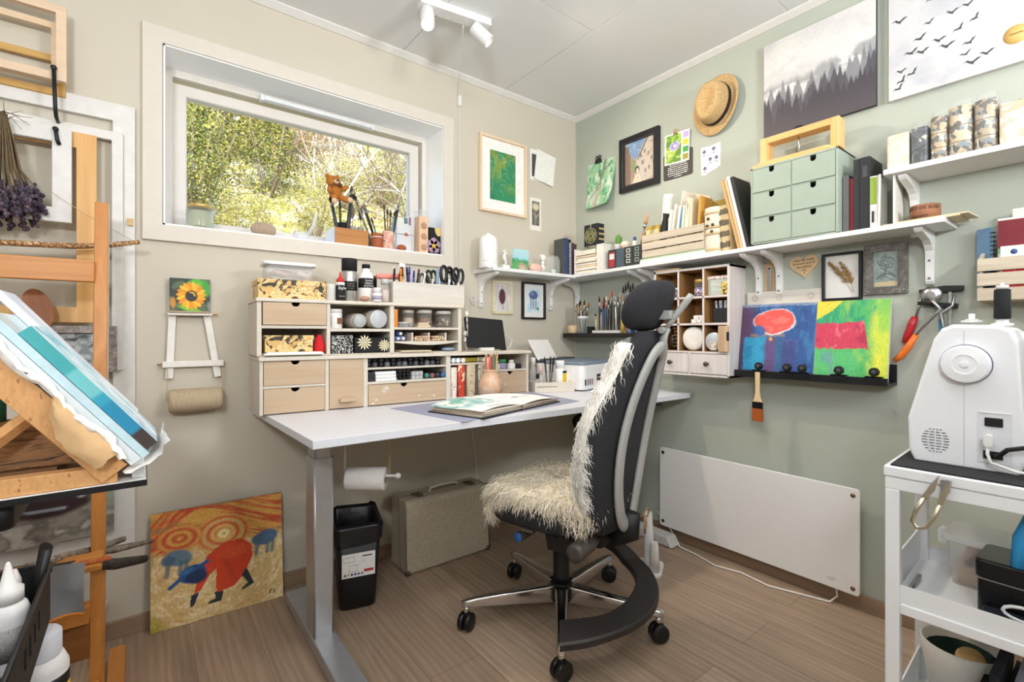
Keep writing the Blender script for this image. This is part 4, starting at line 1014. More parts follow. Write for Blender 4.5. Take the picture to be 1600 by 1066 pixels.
for k in range(22): b.box(.006, .022, -.005, .0, .006 + k * .009, .0095 + k * .009)
P('wire_binding', b, mat('#e9e9e9', .4), t)
# ---- along the green wall: paper box, black rosette book, dark books
def RL(s, x, z=None): return (x, -s, zs(s) if z is None else z)
t = T('paper_box', 'white wooden box stacked with cream papers, lids facing out', 'box', RL(.165, -.178, zs(.2) + .0006), R90)
b = B().box(0, .006, 0, .16, 0, .15).box(.178, .23, 0, .16, 0, .155).box(0, .23, .154, .16, 0, .15).box(.006, .178, 0, .154, 0, .006); P('box_body', b, mat('#e5e0d8', .55), t, .001)
rr = random.Random(12)
for k in range(9):
    S_ = mat(('#efe6d4', '#f4efe4', '#e6d3b4', '#f0e9dc')[k % 4], .85)
    P('paper_layer', B().box(.008 + .006 * rr.random(), .172 - .01 * rr.random(), .003 + .01 * rr.random(), .15, .0065 + k * .0145, .0065 + k * .0145 + (.013 if k % 3 else .0105)), S_, t, .0015)
t = book('black book with a golden rosette on its cover, on top of the paper box', RL(.235, -.165, zs(.23) + .156), .105, .125, .055, mat('#1f2228', .5), R90)
b = B()
for r_ in (.043, .031, .021, .011):
    n = 6 if r_ < .04 else 0; b.tube([(.052 + r_ * math.cos(2 * PI * k / 30) * (1 + .13 * math.sin(n * PI * k / 15)), -.0012, .058 + r_ * math.sin(2 * PI * k / 30) * (1 + .13 * math.sin(n * PI * k / 15))) for k in range(30)], .0015, 5, closed=True)
b.tube([(.052, -.0012, .10), (.052, -.0012, .125)], .0018, 5)
P('rosette', b, mat('#c9c684', .5), t)
for z_ in (.03, .06, .09): P('clasp', B().box(.1055, .108, .01, .05, z_, z_ + .01), mat('#d9c08a', .35, .6), t)
LAB = [('#b0333a', 'thick dark book with a red spine label, first of the four beside the paper box'), ('#54626e', 'thick grey-blue book, second of the four beside the paper box'), ('#cfd2cc', 'thick dark book with pale letters, third of the four beside the paper box'), ('#8fa3a3', 'thick dark book with pale letters, right end of the four by the crate')]
for k in range(4):
    t = book(LAB[k][1], RL(.418 + k * .0565, -.165), .054, .108, .13, mat('#3a3b36' if k != 1 else '#4c5a64', .6), R90, group='four thick dark books', mat2=(mat(LAB[k][0], .6), .12, .88) if k == 0 else None)
    if k == 0: P('spine_label', B().box(.01, .044, -.001, -.0004, .055, .085), mat('#e6d9d2'), t)
    if k > 1: 
        for z_ in (.022, .05, .078): P('spine_letter', B().frame(.026, .02, .004, -.001, .0, z_, .014), mat(LAB[k][0], .6), t)
t = T('potted_cactus', 'little green cactus in a white pot on top of the thick dark books', 'plant', RL(.445, -.11, zs(.45) + .1085)); P('pot', B().lathe([(.016, 0), (.022, .03), (.024, .034), (.02, .034)], n=16), WHITE, t); P('cactus', B().lathe([(.012, .03), (.017, .045), (.016, .075), (.008, .088), (0, .09)], n=12).tube([(.012, 0, .045), (.026, .004, .055), (.026, .004, .08)], .007, 8), mat('#5a8a3c', .7, bump=.4), t)
S('sea_shell', 'cream shell on top of the thick dark books', 'shell', B().ball((0, 0, .022), .033, 10, 7, (1.1, .8, .68)), mat('#e4d4c4', .5, var=.15), RL(.505, -.12, zs(.5) + .1085))
jar('paint_bottle', 'small white bottle with a blue cap between the shell and the yellow album', 'bottle', RL(.565, -.12, zs(.56) + .1085), .011, .055, WHITE, mat('#4a5f96', .4), .02, .008)
S('wooden_block', 'narrow wooden block leaning by the yellow album', 'block', B().box(0, .03, 0, .02, 0, .075), wood('#c39a68', '#dcb88a', 'z'), RL(.585, -.10, zs(.58) + .1085), R90)
t = T('album', 'yellow translucent album standing behind the crate end', 'album', RL(.622, -.10, zs(.62) + .1085), R90); P('cover', B().box(0, .085, 0, .03, 0, .10), mat('#c9a94e', .4), t, .002); P('pages', B().box(.003, .082, -.002, .028, .002, .08), mat('#e3d5a0', .6), t)
t = T('paint_brush', 'fat paint brush with pale bristles standing up by the yellow album', 'brush', RL(.615, -.135, zs(.6) + .1085), R90); t.rotation_euler = (.1, .35, R90)
P('brush_handle', B().tube([(0, 0, 0), (0, 0, .09)], [.004, .006], 8), mat('#8f8f8f', .4), t); P('ferrule', B().cyl((0, 0, .09), (0, 0, .112), .007, .009), STEEL, t); P('bristles', B().lathe([(.009, .112), (.011, .13), (.006, .155), (.001, .168)], n=12), mat('#c59a70', .85), t)
# ---- crate of envelopes standing on pads
for k, (c, lab, th) in enumerate((('#f0eeea', 'lowest white paper pad under the wooden crate', .012), ('#dcdad6', 'grey paper pad in the middle under the wooden crate', .007), ('#a9c2a0', 'green paper pad directly under the wooden crate', .007))):
    S('paper_pad', lab, 'paper pad', B().prism([(0, 0), (.36, .36 * .0162), (.36, .36 * .0162 + th), (0, th)], -.002, .16, 'y'), mat(c, .7), RL(.646, -.18 + .003 * k, zs(.646) + (.0006, .0128, .02)[k]), R90)
CR = wood('#b9aa94', '#d8ccb8', 'x', 18, .7, 9, .08)
cz = zs(.65) + .0285
cr = T('crate', 'weathered wooden slat crate of envelopes and papers on the long shelf', 'crate', RL(.652, -.172, cz), R90)
b = B()
for k in range(3):
    for y0 in (0, .14): b.box(0, .348, y0, y0 + .007, .002 + .041 * k, .037 + .041 * k)
P('slats', b.rot(-.012, 'Y'), CR, cr, .001)
b = B().box(.002, .012, .007, .14, 0, .122).box(.336, .346, .007, .14, 0, .122).box(.012, .336, .007, .14, .001, .007); P('crate_ends', b.rot(-.012, 'Y'), CR, cr)
def card(label, s, x, h, w, th, col, tilt, z=None, dep=.1, name='envelope', cat='envelope'):
    t = S(name, label, cat, B().box(0, th, 0, dep, 0, h), mat(col, .75), (x, -s, (cz + .0085) if z is None else z), R90, 'envelopes and papers in the crate', .0008); t.rotation_euler = (0, tilt, R90); return t
t = T('paper_roll', 'tall rolled sheet of white paper standing in the left of the crate', 'paper roll', RL(.725, -.09, cz + .01)); t.rotation_euler = (.1, 0, 0)
P('roll', B().tube([(0, 0, 0), (0, 0, .315)], [.024, .026], 16), mat('#efeae0', .8), t); P('inner_turn', B().tube([(0, 0, .314), (0, 0, .317)], [.014, .014], 12), mat('#b9ad9a', .8), t)
t = S('cloth_bag', 'black drawstring bag squeezed in beside the white paper roll', 'bag', B().tube([(0, 0, 0), (.003, 0, .05), (-.002, 0, .13), (.006, 0, .18), (.012, 0, .205)], [.02, .022, .02, .013, .018], 10), mat('#17171a', .6, bump=.5, bs=60), RL(.765, -.14, cz + .01), R90)
ENV = [(.79, .135, '#f2eee4', .12, .014, 'thick white envelope leaning in the left of the crate'), (.806, .15, '#efe8da', .15, .008, 'cream card leaning behind the thick white envelope'), (.82, .215, '#e9e0d2', .2, .006, 'tallest pink-tinged sheet leaning in the middle of the crate'), (.835, .14, '#f3efe6', .14, .012, 'white booklet leaning left of the blue card'), (.853, .135, '#3f8fb0', .13, .006, 'blue card between the white booklets'), (.866, .14, '#f0e9d4', .1, .01, 'ivory booklet right of the blue card'), (.882, .145, '#e9dfc6', .1, .012, 'ivory envelope at the centre right of the crate'), (.898, .158, '#efe6cc', .06, .011, 'pale yellow envelope at the right of the crate'), (.914, .155, '#e6d8b4', .05, .012, 'straw-coloured envelope near the right end of the crate')]
for s, h, c, tl, th, lab in ENV: card(lab, s - .008, -.155 + .01 * (h > .2), h * 1.62 if h < .2 else .305, .1, th, c, tl)
card('brown cardboard sheet standing behind the ochre folder', .935, -.12, .262, .1, .008, '#9c7a3c', .04); card('ochre folder at the right end of the crate', .95, -.158, .25, .1, .012, '#cf9d48', .06)
card('beige cardboard sheet leaning tall at the back of the crate', .85, -.06, .215, .1, .004, '#cfc0aa', .3, None, .022) if False else S('cardboard', 'large beige card leaning against the wall behind the envelopes', 'cardboard', B().prism([(0, 0), (.11, -.0), (.15, .27), (.03, .315)], 0, .004, 'y'), mat('#d3c7b2', .8), RL(.81, -.045, cz + .01), R90)
S('cardboard', 'olive card leaning against the wall behind the ochre folder', 'cardboard', B().box(0, .11, 0, .004, 0, .245), mat('#a8944a', .8), RL(.925, -.035, cz + .008), R90)
# ---- wrapped journals beside the crate, leaning folders
t = T('wrapped_journal', 'cream felt roll journal with button trim right of the crate', 'journal', RL(1.032, -.145)); 
P('roll', B().lathe([(.028, 0), (.030, .004), (.028, .06), (.027, .12), (.029, .19), (.027, .212), (.02, .215)], n=18, sq=1.5).rot(PI / 2 * 0, 'Z'), mat('#e2d8c4', .85, bump=.6, bs=200), t)
for z_ in (.012, .085, .115, .18): P('lace_band', B().lathe([(.0305, z_), (.0315, z_ + .006), (.0305, z_ + .012)], n=18, sq=1.45), mat('#cdb68f', .8), t)
for k, (a, z_) in enumerate(((2.9, .16), (3.4, .13), (2.8, .128), (3.3, .10))): P('button', B().ball((.031 * math.cos(a), .045 * math.sin(a), z_), .007), mat('#4d463a', .4), t)
RUN = patches(((0, '#d9c29a'), (.45, '#cdb285'), (.55, '#4a463e'), (.6, '#e6dcc4')), 3.2, 'wavex', .8, False, (40, 40, 14), 'Object', 1.5)
t = T('wrapped_journal', 'woven straw journal with dark stitched rows leaning by the folders', 'journal', RL(1.072, -.16), R90); t.rotation_euler = (0, -.06, R90)
P('cover', B().prism(rrect(0, .052, 0, .1, .012), 0, .21, 'z', True), mat('#d3bd92', .85, bump=.7, bs=180), t)
rr = random.Random(2)
for r_ in range(4):
    b = B()
    for k in range(7): b.box(.004 + k * .0065, .007 + k * .0065 + .001, -.0012, .0, .018 + r_ * .05, .04 + r_ * .05 + .006 * rr.random())
    P('stitching', b, mat('#3d3a35', .7), t)
for k, (c, lab, s, th, hh) in enumerate((('#c8a06c', 'brown cardboard folder leaning left against the green drawers', 1.14, .012, .325), ('#d9bb8e', 'tan cardboard folder leaning behind the brown one', 1.1535, .01, .322), ('#e9e6ea', 'white folder leaning between cardboard and black folder', 1.165, .012, .335), ('#2a2a2a', 'black folder leaning against the green drawers', 1.1785, .014, .33))):
    t = book(lab, RL(s + .018, -.175 + .002 * k, zs(1.2) + .0006), th, hh, .15, mat(c, .6), R90, group='folders leaning by the green drawers', pages=False); t.rotation_euler = (0, -.24 + .004 * k, R90)
# ---- green chest of drawers
GREEN = mat('#a4b0a2', .5, var=.02)
ch = T('mini_chest', 'sage green mini chest of six drawers on the long shelf', 'chest of drawers', RL(1.222, -.187, zs(1.38) + .003), R90)
cw, chh, cd = .322, .322, .18
b = B().box(0, .008, 0, cd, 0, chh).box(cw - .008, cw, 0, cd, 0, chh).box(0, cw, 0, cd, chh - .008, chh).box(0, cw, 0, cd, 0, .006).box(cw / 2 - .003, cw / 2 + .003, .002, cd, .006, chh - .008).box(0, cw, cd - .004, cd, 0, chh)
for z_ in (.108, .212): b.box(.008, cw - .008, .002, cd, z_, z_ + .004)
P('carcass', b, GREEN, ch, .001)
for r_ in range(3):
    for c_ in range(2):
        x0 = .0095 + c_ * .154; x1 = x0 + .149; z0_ = (.008, .1135, .2175)[r_]; z1_ = (.1065, .2105, .3125)[r_]; c = (x0 + x1) / 2
        pl = [(x0, z0_), (x1, z0_), (x1, z1_), (c + .011, z1_), (c + .011, z1_ - .012)] + [(c + .011 * math.cos(a), z1_ - .012 - .011 * math.sin(a)) for a in [PI * k / 8 for k in range(1, 8)]] + [(c - .011, z1_ - .012), (c - .011, z1_), (x0, z1_)]
        dr = P('drawer', B().prism(pl, -.001, .007), GREEN, ch)
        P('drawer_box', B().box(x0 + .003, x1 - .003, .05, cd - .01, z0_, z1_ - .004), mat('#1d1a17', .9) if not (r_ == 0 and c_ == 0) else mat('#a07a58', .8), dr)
# ---- flower press on the chest
PINE = wood('#d9a865', '#ecc88a', 'x', 14, .5, 9, .05); PINEZ = wood('#d9a865', '#ecc88a', 'z', 14, .5, 9, .05)
zc = zs(1.38) + .003 + chh + .0006
fp = T('flower_press', 'pine flower press with a screw frame on top of the green chest', 'flower press', RL(1.208, -.178, zc), R90)
P('base_plate', B().rbox(0, .32, 0, .16, 0, .011, .02), PINE, fp, .001)
P('press_plate', B().rbox(.025, .30, .006, .154, .0115, .022, .02), PINE, fp, .001)
for x0 in (.022, .288): P('post', B().box(x0, x0 + .03, .055, .115, .0225 if x0 < .1 else .0225, .138), PINEZ, fp, .0015)
P('top_bar', B().box(.052, .288, .055, .115, .112, .138), PINE, fp, .0015)
P('screw', B().cyl((.165, .085, .022), (.165, .085, .15), .004), STEEL, fp)
P('knob', B().lathe([(.016, .139), (.018, .142), (.018, .15), (.014, .154), (0, .154)], (.165, .085, 0), 10), BLACK, fp)
# ---- to the right of the chest
zb = zs(1.6) + .0008
book('grey box file close against the green chest', RL(1.547, -.15, zb), .02, .215, .13, mat('#6b6a68', .6), R90, pages=False)
book('slim red book right of the grey box file', RL(1.5685, -.145, zb), .014, .20, .13, mat('#9c2f33', .5), R90)
book('black ring binder left of the taller pair, right of the red book', RL(1.584, -.16, zb), .02, .262, .14, mat('#2c2e31', .5), R90)
t = book('black ring binder with a small label window beside the card pack', RL(1.606, -.165, zb), .03, .262, .14, mat('#26282b', .5), R90); P('label_window', B().box(.008, .022, -.0008, 0, .19, .23), mat('#4c4e52', .3), t)
t = T('craft_pack', 'green and white paper pack beside the black binders', 'pack', RL(1.638, -.17, zb), R90); P('pack_body', B().box(0, .02, 0, .12, 0, .185), mat('#eceae4', .6), t); P('label', B().box(.001, .019, -.001, 0, .085, .18), mat('#8fae3a', .5), t); P('barcode', B().box(.005, .012, -.0012, -.0002, .02, .06), mat('#3a3a3a', .6), t)
t = T('canvas_board', 'white canvas panel with a green label leaning under the upper shelf', 'canvas panel', RL(1.664, -.182, zb), R90); t.rotation_euler = (0, .02, R90 + .5)
P('panel', B().box(0, .006, 0, .16, 0, .185), mat('#e9e6de', .75), t); P('panel_label', B().box(.0062, .0066, .03, .085, .06, .16), mat('#f2f2ee', .6), t); P('panel_label', B().box(.0068, .0071, .035, .08, .115, .142), mat('#8fae3a', .5), t)
S('canvas_board', 'plain white canvas board standing behind the labelled panel', 'canvas panel', B().box(0, .006, 0, .17, 0, .18), mat('#e6e2d8', .75), RL(1.705, -.175, zb), R90 + .1)
S('wood_sheet', 'thin plywood sheet lying at the end of the long shelf', 'plywood', B().box(0, .20, 0, .15, 0, .004), wood('#d9c39a', '#e9d8b4', 'x'), RL(1.675, -.165, zs(1.78) + .0012), R90)
S('wood_sheet', 'upper thin plywood sheet overhanging the end of the long shelf', 'plywood', B().box(0, .19, 0, .13, 0, .004), wood('#dcc8a2', '#eadbbb', 'x'), RL(1.705, -.155, zs(1.78) + .0058), R90 - .06)
t = T('tape_reel', 'brown reel printed DEPOT DE BOIS on the end of the long shelf', 'tape reel', RL(1.777, -.105, zs(1.78) + .0102), R90)
TB = mat('#9c6a4c', .7, var=.1)
P('reel', B().lathe([(.030, 0), (.041, 0), (.041, .05), (.030, .05), (.030, 0)], n=36), TB, t)
def wrap_text(body, size, r, z, par, m_, a0):
    o = text('lettering', body, size, m_, par, (0, 0, 0), (0, 0, 0), .0002)
    me = o.data; w_ = max(v.co.x for v in me.vertices)
    for v in me.vertices:
        a = a0 + (v.co.x - w_ / 2) / r; v.co = (r * math.cos(a) * (1 + v.co.z / r), r * math.sin(a) * (1 + v.co.z / r), z + v.co.y)
    return o
wrap_text('DÉPÔT DE BOIS', .0155, .0416, .032, t, mat('#2b211b', .7), -PI / 2 - .15); wrap_text('-- -- -----------', .008, .0416, .021, t, mat('#3b2d24', .7), -PI / 2 - .2); wrap_text('GRANDES', .011, .0416, .006, t, mat('#2b211b', .7), -PI / 2 - .2)
# ---- wrapped journals on the upper shelf
ZU = 1.6456
JR = [(1.682, .062, .125, '#dccab6', 'cream driftwood-printed journal at the left end of the upper shelf', 0), (1.75, .042, .13, '#4a4c52', 'dark slate journal in clear wrap, second on the upper shelf', 0), (1.7985, .042, .15, '#b9ab98', 'rolled collage journal in clear wrap, third on the upper shelf', 1), (1.843, .058, .165, '#cdbfa6', 'fat rolled collage journal in clear wrap, fourth on the upper shelf', 1), (1.905, .052, .165, '#c3a88c', 'leaning rolled collage journal in clear wrap, fifth on the upper shelf', 1), (1.962, .06, .135, '#c9b79c', 'tan text-covered journal at the right of the upper shelf', 0), (2.026, .05, .14, '#a58a74', 'brown journal cut by the right edge on the upper shelf', 0)]
COLLAGE = [patches(((0, c), (.40, '#8f979c'), (.46, '#c9b79a'), (.52, '#dcd0bc'), (.57, '#a9835c'), (.62, '#cfcabf'), (.7, '#6f6a62')), 70 + 12 * k, 'cells', .6) for k, c in enumerate(('#d9c4a4', '#b9a98f', '#cbb08a'))]
for k, (s, w_, h, c, lab, roll) in enumerate(JR):
    t = T('wrapped_journal', lab, 'journal', (-.155, -s, ZU), R90, 'journals on the upper shelf')
    m_ = COLLAGE[k % 3] if roll else (patches(((0, '#e6d8c6'), (.5, c), (.62, '#b0906c'), (.66, '#8a6a4c')), 18, 'noise', .7) if k != 1 else patches(((0, '#33363c'), (.5, '#55595f'), (.62, '#c9c4b4')), 30, 'noise', .4))
    if roll:
        P('roll', B().prism(rrect(0, w_, 0, .09, w_ * .45, 6), 0, h, 'z', True), m_, t)
        b = B()
        for z_ in (h * .3, h * .62): b.prism(rrect(-.0008, w_ + .0008, -.0008, .0908, w_ * .45, 6), z_, z_ + .002, 'z')
        P('cord', b, mat('#6a5a4a', .8), t)
    else:
        P('cover', B().prism(rrect(0, w_, 0, .1, .006, 3), 0, h, 'z'), m_, t); P('pages', B().box(.005, w_ - .005, .005, .096, h, h + .002), mat('#5a4a40', .8) if k > 4 else PAPER, t)
    if k in (1, 2, 3, 4):
        W_ = loft([[(x, y, 0) for x, y in rrect(-.002, w_ + .002, -.002, .094, w_ * .4 if roll else .01, 4)], [(x, y, h * 1.0) for x, y in rrect(-.002, w_ + .002, -.002, .094, w_ * .4 if roll else .01, 4)], [(w_ / 2 + (x - w_ / 2) * .75, .045 + (y - .045) * .3, h + .03) for x, y in rrect(-.002, w_ + .002, -.002, .094, w_ * .4 if roll else .01, 4)]], cap0=False)
        P('clear_wrap', W_, clear('#ffffff', .06, .12), t)
    if k == 5: P('print_lines', (lambda b: [b.box(.014, .046 + .004 * random.Random(q).random(), -.001, .0, .02 + q * .008, .0225 + q * .008) for q in range(11)] and b)(B()), mat('#e6dcc8', .7), t)
# ---- black corner shelf: pots and brushes
ZK = 1.0806
jar('wooden_pot', 'small round pale wooden pot at the left of the black shelf', 'pot', (-.10, -.075, ZK), .034, .05, mat('#d9bd98', .6, var=.1), None, .001)
t = T('brush_jar', 'glass preserving jar of brushes on the black corner shelf', 'jar', (-.095, -.155, ZK)); P('jar_body', B().lathe([(.03, 0), (.034, .004), (.034, .085), (.029, .092), (.029, .105)], n=20), clear('#dfe8e6', .2), t); P('rim', B().lathe([(.031, .088), (.033, .09), (.033, .102), (.031, .104)], n=20), mat('#d9d9d7', .35), t)
def brush(label, loc, h, handle, fer, bris, tilt, group, r=.0036, wide=1.0):
    t = T('paint_brush', label, 'brush', loc, 0, group); t.rotation_euler = tilt
    P('brush_handle', B().tube([(0, 0, 0), (0, 0, h * .35), (0, 0, h * .68)], [r * .55, r, r * .8], 7), mat(handle, .4), t)
    P('ferrule', B().cyl((0, 0, h * .68), (0, 0, h * .84), r * .85, r, 7), mat(fer, .3, .8), t)
    P('bristles', B().lathe([(r * wide, h * .84), (r * 1.15 * wide, h * .92), (r * .3, h)], n=7, sq=1), mat(bris, .85), t)
    return t
rr = random.Random(21); hc = ['#2f5a48', '#2a3f66', '#141414', '#b9824a', '#3a2a22', '#c9b48a', '#6b6f72', '#1c1c1e', '#8a5a34']
nm = {'#2f5a48': 'green', '#2a3f66': 'navy', '#141414': 'black', '#b9824a': 'amber', '#3a2a22': 'dark brown', '#c9b48a': 'pale wood', '#6b6f72': 'grey', '#1c1c1e': 'jet black', '#8a5a34': 'brown'}
for k in range(9):
    a = 2 * PI * k / 9; rad = .014
    brush(nm[hc[k]] + '-handled brush in the glass jar on the black shelf', (-.095 + rad * math.cos(a), -.155 + rad * math.sin(a), ZK + .006), .15 + .06 * rr.random(), hc[k], '#c9c4b4', ('#3a2a20', '#c9935a', '#1c1816')[k % 3], (-.12 * math.sin(a), .12 * math.cos(a), 0), 'brushes in the glass jar', .0042, 1.2)
S('ink_block', 'small black cube box between the glass jar and the brush block', 'box', B().box(-.02, .02, -.02, .02, 0, .04), MATTEBLACK, (-.09, -.225, ZK))
t = T('brush_stand', 'white block stand holding a row of upright brushes on the black shelf', 'brush stand', (-.12, -.255, ZK), R90); P('block', B().box(0, .20, 0, .07, 0, .016), mat('#d9d6d4', .5), t, .002)
row_c = [('#d9c2a0', '#1a1412', .10, 'stubby pale-handled'), ('#d9b98a', '#17120f', .13, 'thick pale-handled'), ('#1a1a1c', '#2a201a', .20, 'maroon-tipped black'), ('#24407a', '#6b2f3a', .20, 'red and blue'), ('#2b4f8a', '#a0763a', .19, 'royal blue'), ('#1c1c20', '#3a2a20', .18, 'thin black'), ('#232327', '#c9c4bc', .20, 'grey-tipped black'), ('#1a1a1c', '#e0452f', .235, 'orange-red tipped'), ('#26262a', '#9a8458', .21, 'slim black'), ('#e6e0d4', '#c9c4bc', .20, 'white-handled'), ('#1c1c22', '#8a9296', .205, 'silver-tipped black'), ('#1e1e24', '#b9b9b4', .22, 'blue-black'), ('#141416', '#5a4a34', .19, 'jet black'), ('#dcc98a', '#b98a4a', .20, 'straw-coloured')]
for k, (c, bc, h, n_) in enumerate(row_c):
    brush(n_ + ' brush standing in the white block, ' + ('left end' if k == 0 else 'right end' if k == 13 else 'place %d of the row' % (k + 1)), (-.095 + .03 * (k % 2), -.263 - k * .0139, ZK + .0165), h, c, '#b9b6b0' if k not in (3, 4) else '#b03038', bc, (.03 * rr.random() - .015, .04 * rr.random() - .02, 0), 'brushes in the white block', .0046)
for k in range(5):
    brush(('leftmost', 'second', 'middle', 'fourth', 'rightmost')[k] + ' of the tall silver-ferruled brushes behind the brush block', (-.035, -.425 - k * .0115, ZK + .0005), .275 + .012 * (k % 3), '#3a2a24', '#e3e3e3', '#3a2218', (.02 * (k - 2), .02, 0), 'tall brushes behind the block', .0046)
for k, (c, h, lab) in enumerate((('#c9a23f', .12, 'yellow marker right of the brush block'), ('#d98a5a', .13, 'orange plastic brush handle behind the chair headrest'), ('#7fa6d0', .11, 'pale blue paint tube beside the headrest'), ('#3f5a9a', .10, 'blue paint tube beside the headrest'))):
    t = T('paint_tube', lab, 'paint tube', (-.10 + .012 * (k % 2), -.467 - .022 * k, ZK)); P('tube_body', B().tube([(0, 0, 0), (0, 0, h * .8)], [.009, .008], 8), mat(c, .45), t); P('tube_cap', B().cyl((0, 0, h * .8), (0, 0, h), .005, .004, 8), WHITE, t)
# ---- pigeonhole cabinet on the green wall
LIL = wood('#d3cac6', '#e3dcd8', 'z', 16, .6, 9, .05); INN = wood('#8a6238', '#a67b4a', 'z', 12, .6)
wc = T('wall_cabinet', 'whitewashed pigeonhole cabinet with nine cubbies and two drawers on the green wall', 'cabinet', (-.148, -.709, .878), R90)
b = B().m(0)
cwid, chgt, cdep = .40, .514, .146
b.box(0, .011, 0, cdep, 0, chgt).box(cwid - .011, cwid, 0, cdep, 0, chgt).box(0, cwid, 0, cdep, chgt - .01, chgt).box(0, cwid, 0, cdep, 0, .01)
for x in (.136, .268): b.box(x, x + .008, 0, cdep, .118, chgt - .01)
for z_ in (.108, .241, .368): b.box(.011, cwid - .011, 0, cdep, z_, z_ + .009)
b.box(.196, .204, 0, cdep, .01, .108)
b.m(1).box(.011, cwid - .011, cdep - .006, cdep - .003, .117, chgt - .01)
for x0, x1 in ((.011, .136), (.144, .268), (.276, .389)):
    for z0_, z1_ in ((.117, .241), (.25, .368), (.377, .504)):
        b.box(x0, x0 + .0015, .003, cdep - .006, z0_, z1_).box(x1 - .0015, x1, .003, cdep - .006, z0_, z1_).box(x0, x1, .003, cdep - .006, z1_ - .0015, z1_).box(x0, x1, .003, cdep - .006, z0_, z0_ + .0012)
P('carcass', b, [LIL, INN], wc)
for x0, x1 in ((.0135, .194), (.2065, .387)):
    dr = P('drawer', B().box(x0, x1, -.003, .1, .013, .105), LIL, wc, .001)
    c = (x0 + x1) / 2; P('knob', B().lathe([(.006, 0), (.005, .010), (.010, .014), (.0115, .02), (.008, .025), (0, .026)], (c, -.003, .06), 14, axis='y').rot(PI, 'Z', (c, -.003, .06)), mat('#57504a', .4, .7), dr)
def WC(x, y, z): return (-.148 + y, -.709 - x, .878 + z)
Z1, Z2, Z3 = .118, .2512, .3782
jar('storage_tub', 'clear round tub of mixed bits in the top left cubby', 'tub', WC(.095, .05, Z3), .036, .05, clear('#e3e3e3', .2), mat('#dfe0e2', .35), .012, None, patches(((0, '#3a3a3c'), (.45, '#8a3f36'), (.55, '#d9d2c4'), (.65, '#4a6a6a')), 110, 'cells'))
jar('bead_jar', 'glass jar of coloured beads with a gold lid in the top middle cubby', 'jar', WC(.232, .045, Z3), .030, .082, clear('#f2f2f2', .08), mat('#c9a75a', .35, .6), .018, .028, patches(((0, '#7a4a9a'), (.35, '#d9d9e6'), (.45, '#c8463c'), (.52, '#e6c24a'), (.58, '#3f6fb0'), (.66, '#f0f0f0')), 160, 'cells', .3))
t = T('trinket_box', 'pale glass-fronted box reading SMALL STUFF in the top right cubby', 'box', WC(.279, .03, Z3), R90); P('box_body', B().box(0, .1, 0, .07, 0, .075), mat('#c6cfc4', .3), t, .001); P('lid', B().box(-.002, .102, -.003, .073, .0755, .09), patches(((0, '#efe6de'), (.5, '#d9b9b0'), (.6, '#7a5a52')), 90), t)
text('lettering', 'SMALL', .017, mat('#eef2ea', .5), t, (.014, -.0006, .046)); text('lettering', 'STUFF', .017, mat('#eef2ea', .5), t, (.022, -.0006, .020))
S('label_card', 'small yellow and black label card leaning on the pale glass-fronted box', 'card', B().box(0, .03, 0, .004, 0, .06), patches(((0, '#1c1c1c'), (.45, '#e0c45a'), (.6, '#f2ead0')), 45), WC(.355, .012, Z3), R90)
for k in range(2): S('card_box', ('lower', 'upper')[k] + ' small white card box in the centre cubby', 'box', B().box(0, .062 - .014 * k, 0, .05, 0, .018), patches(((0, '#f4f2f0'), (.55, '#efeae6'), (.64, '#b0a6a8')), 60), WC(.198 + .012 * k, .02, Z2 + .0185 * k), R90, bevel=.001)
t = T('pen_cup', 'black square cup of white markers in the middle right cubby', 'cup', WC(.308, .03, Z2), R90); P('cup', B().box(0, .065, 0, .003, 0, .068).box(0, .065, .057, .06, 0, .068).box(0, .003, .003, .057, 0, .068).box(.062, .065, .003, .057, 0, .068).box(.003, .062, .003, .057, 0, .003), mat('#24282e', .5), t)
for k in range(6):
    t = T('marker', ('white marker leaning left in the black cup', 'grey-white marker in the black cup', 'pale blue marker in the black cup', 'white upright marker in the black cup', 'pale lilac marker in the black cup', 'white marker leaning right in the black cup')[k], 'marker', WC(.318 + .0095 * k, .045 + .012 * (k % 2), Z2 + .0035), 0, 'markers in the black cup'); t.rotation_euler = (.05 * (2.5 - k) * -1 * .6, 0, 0)
    P('barrel', B().cyl((0, 0, 0), (0, 0, .085), .0045), mat(('#eceef2', '#d9dde2', '#c4d3ea', '#f2f2f2', '#d9d6e6', '#e9edf2')[k], .4), t); P('marker_cap', B().cyl((0, 0, .085), (0, 0, .1), .005), WHITE, t)
t = T('round_tin', 'white crinkled round tin lying on its side in the bottom middle cubby', 'tin', WC(.208, .07, Z1 + .0585), 0); t.rotation_euler = (0, -PI / 2, 0)
P('tin_body', B().lathe([(.052, -.05), (.058, -.046), (.058, .03), (.054, .045)], n=28), mat('#d9ccb4', .5, bump=.5, bs=80), t); P('tin_lid', B().lathe([(.056, .045), (.057, .05), (.05, .054), (.02, .055), (0, .053)], n=28), mat('#eeeae2', .4, bump=.6, bs=50), t)
jar('lens_jar', 'round clear jar with a photo inside lying in the bottom right cubby', 'jar', WC(.318, .078, Z1 + .046), .044, .07, clear('#dfe6ea', .3), mat('#cfd6d9', .25, .3), .012, .042, lay=None).rotation_euler = (0, -PI / 2, 0)
S('photo', 'small pale photograph against the round clear jar', 'photo', B().box(0, .03, 0, .0012, 0, .04), patches(((0, '#e6d9cc'), (.5, '#c9a48a'), (.6, '#f2efe9')), 40), WC(.305, .004, Z1 + .006), R90)
t = T('wooden_block', 'pale wooden block with dark nicks at the right of the bottom right cubby', 'block', WC(.352, -.012, Z1 + .0002), R90); P('block', B().box(0, .045, 0, .06, 0, .118), wood('#b08f6c', '#d1b594', 'z'), t, .001)
P('nick', B().box(.04, .0455, -.001, .02, .05, .09), mat('#2b1f17', .8), t)
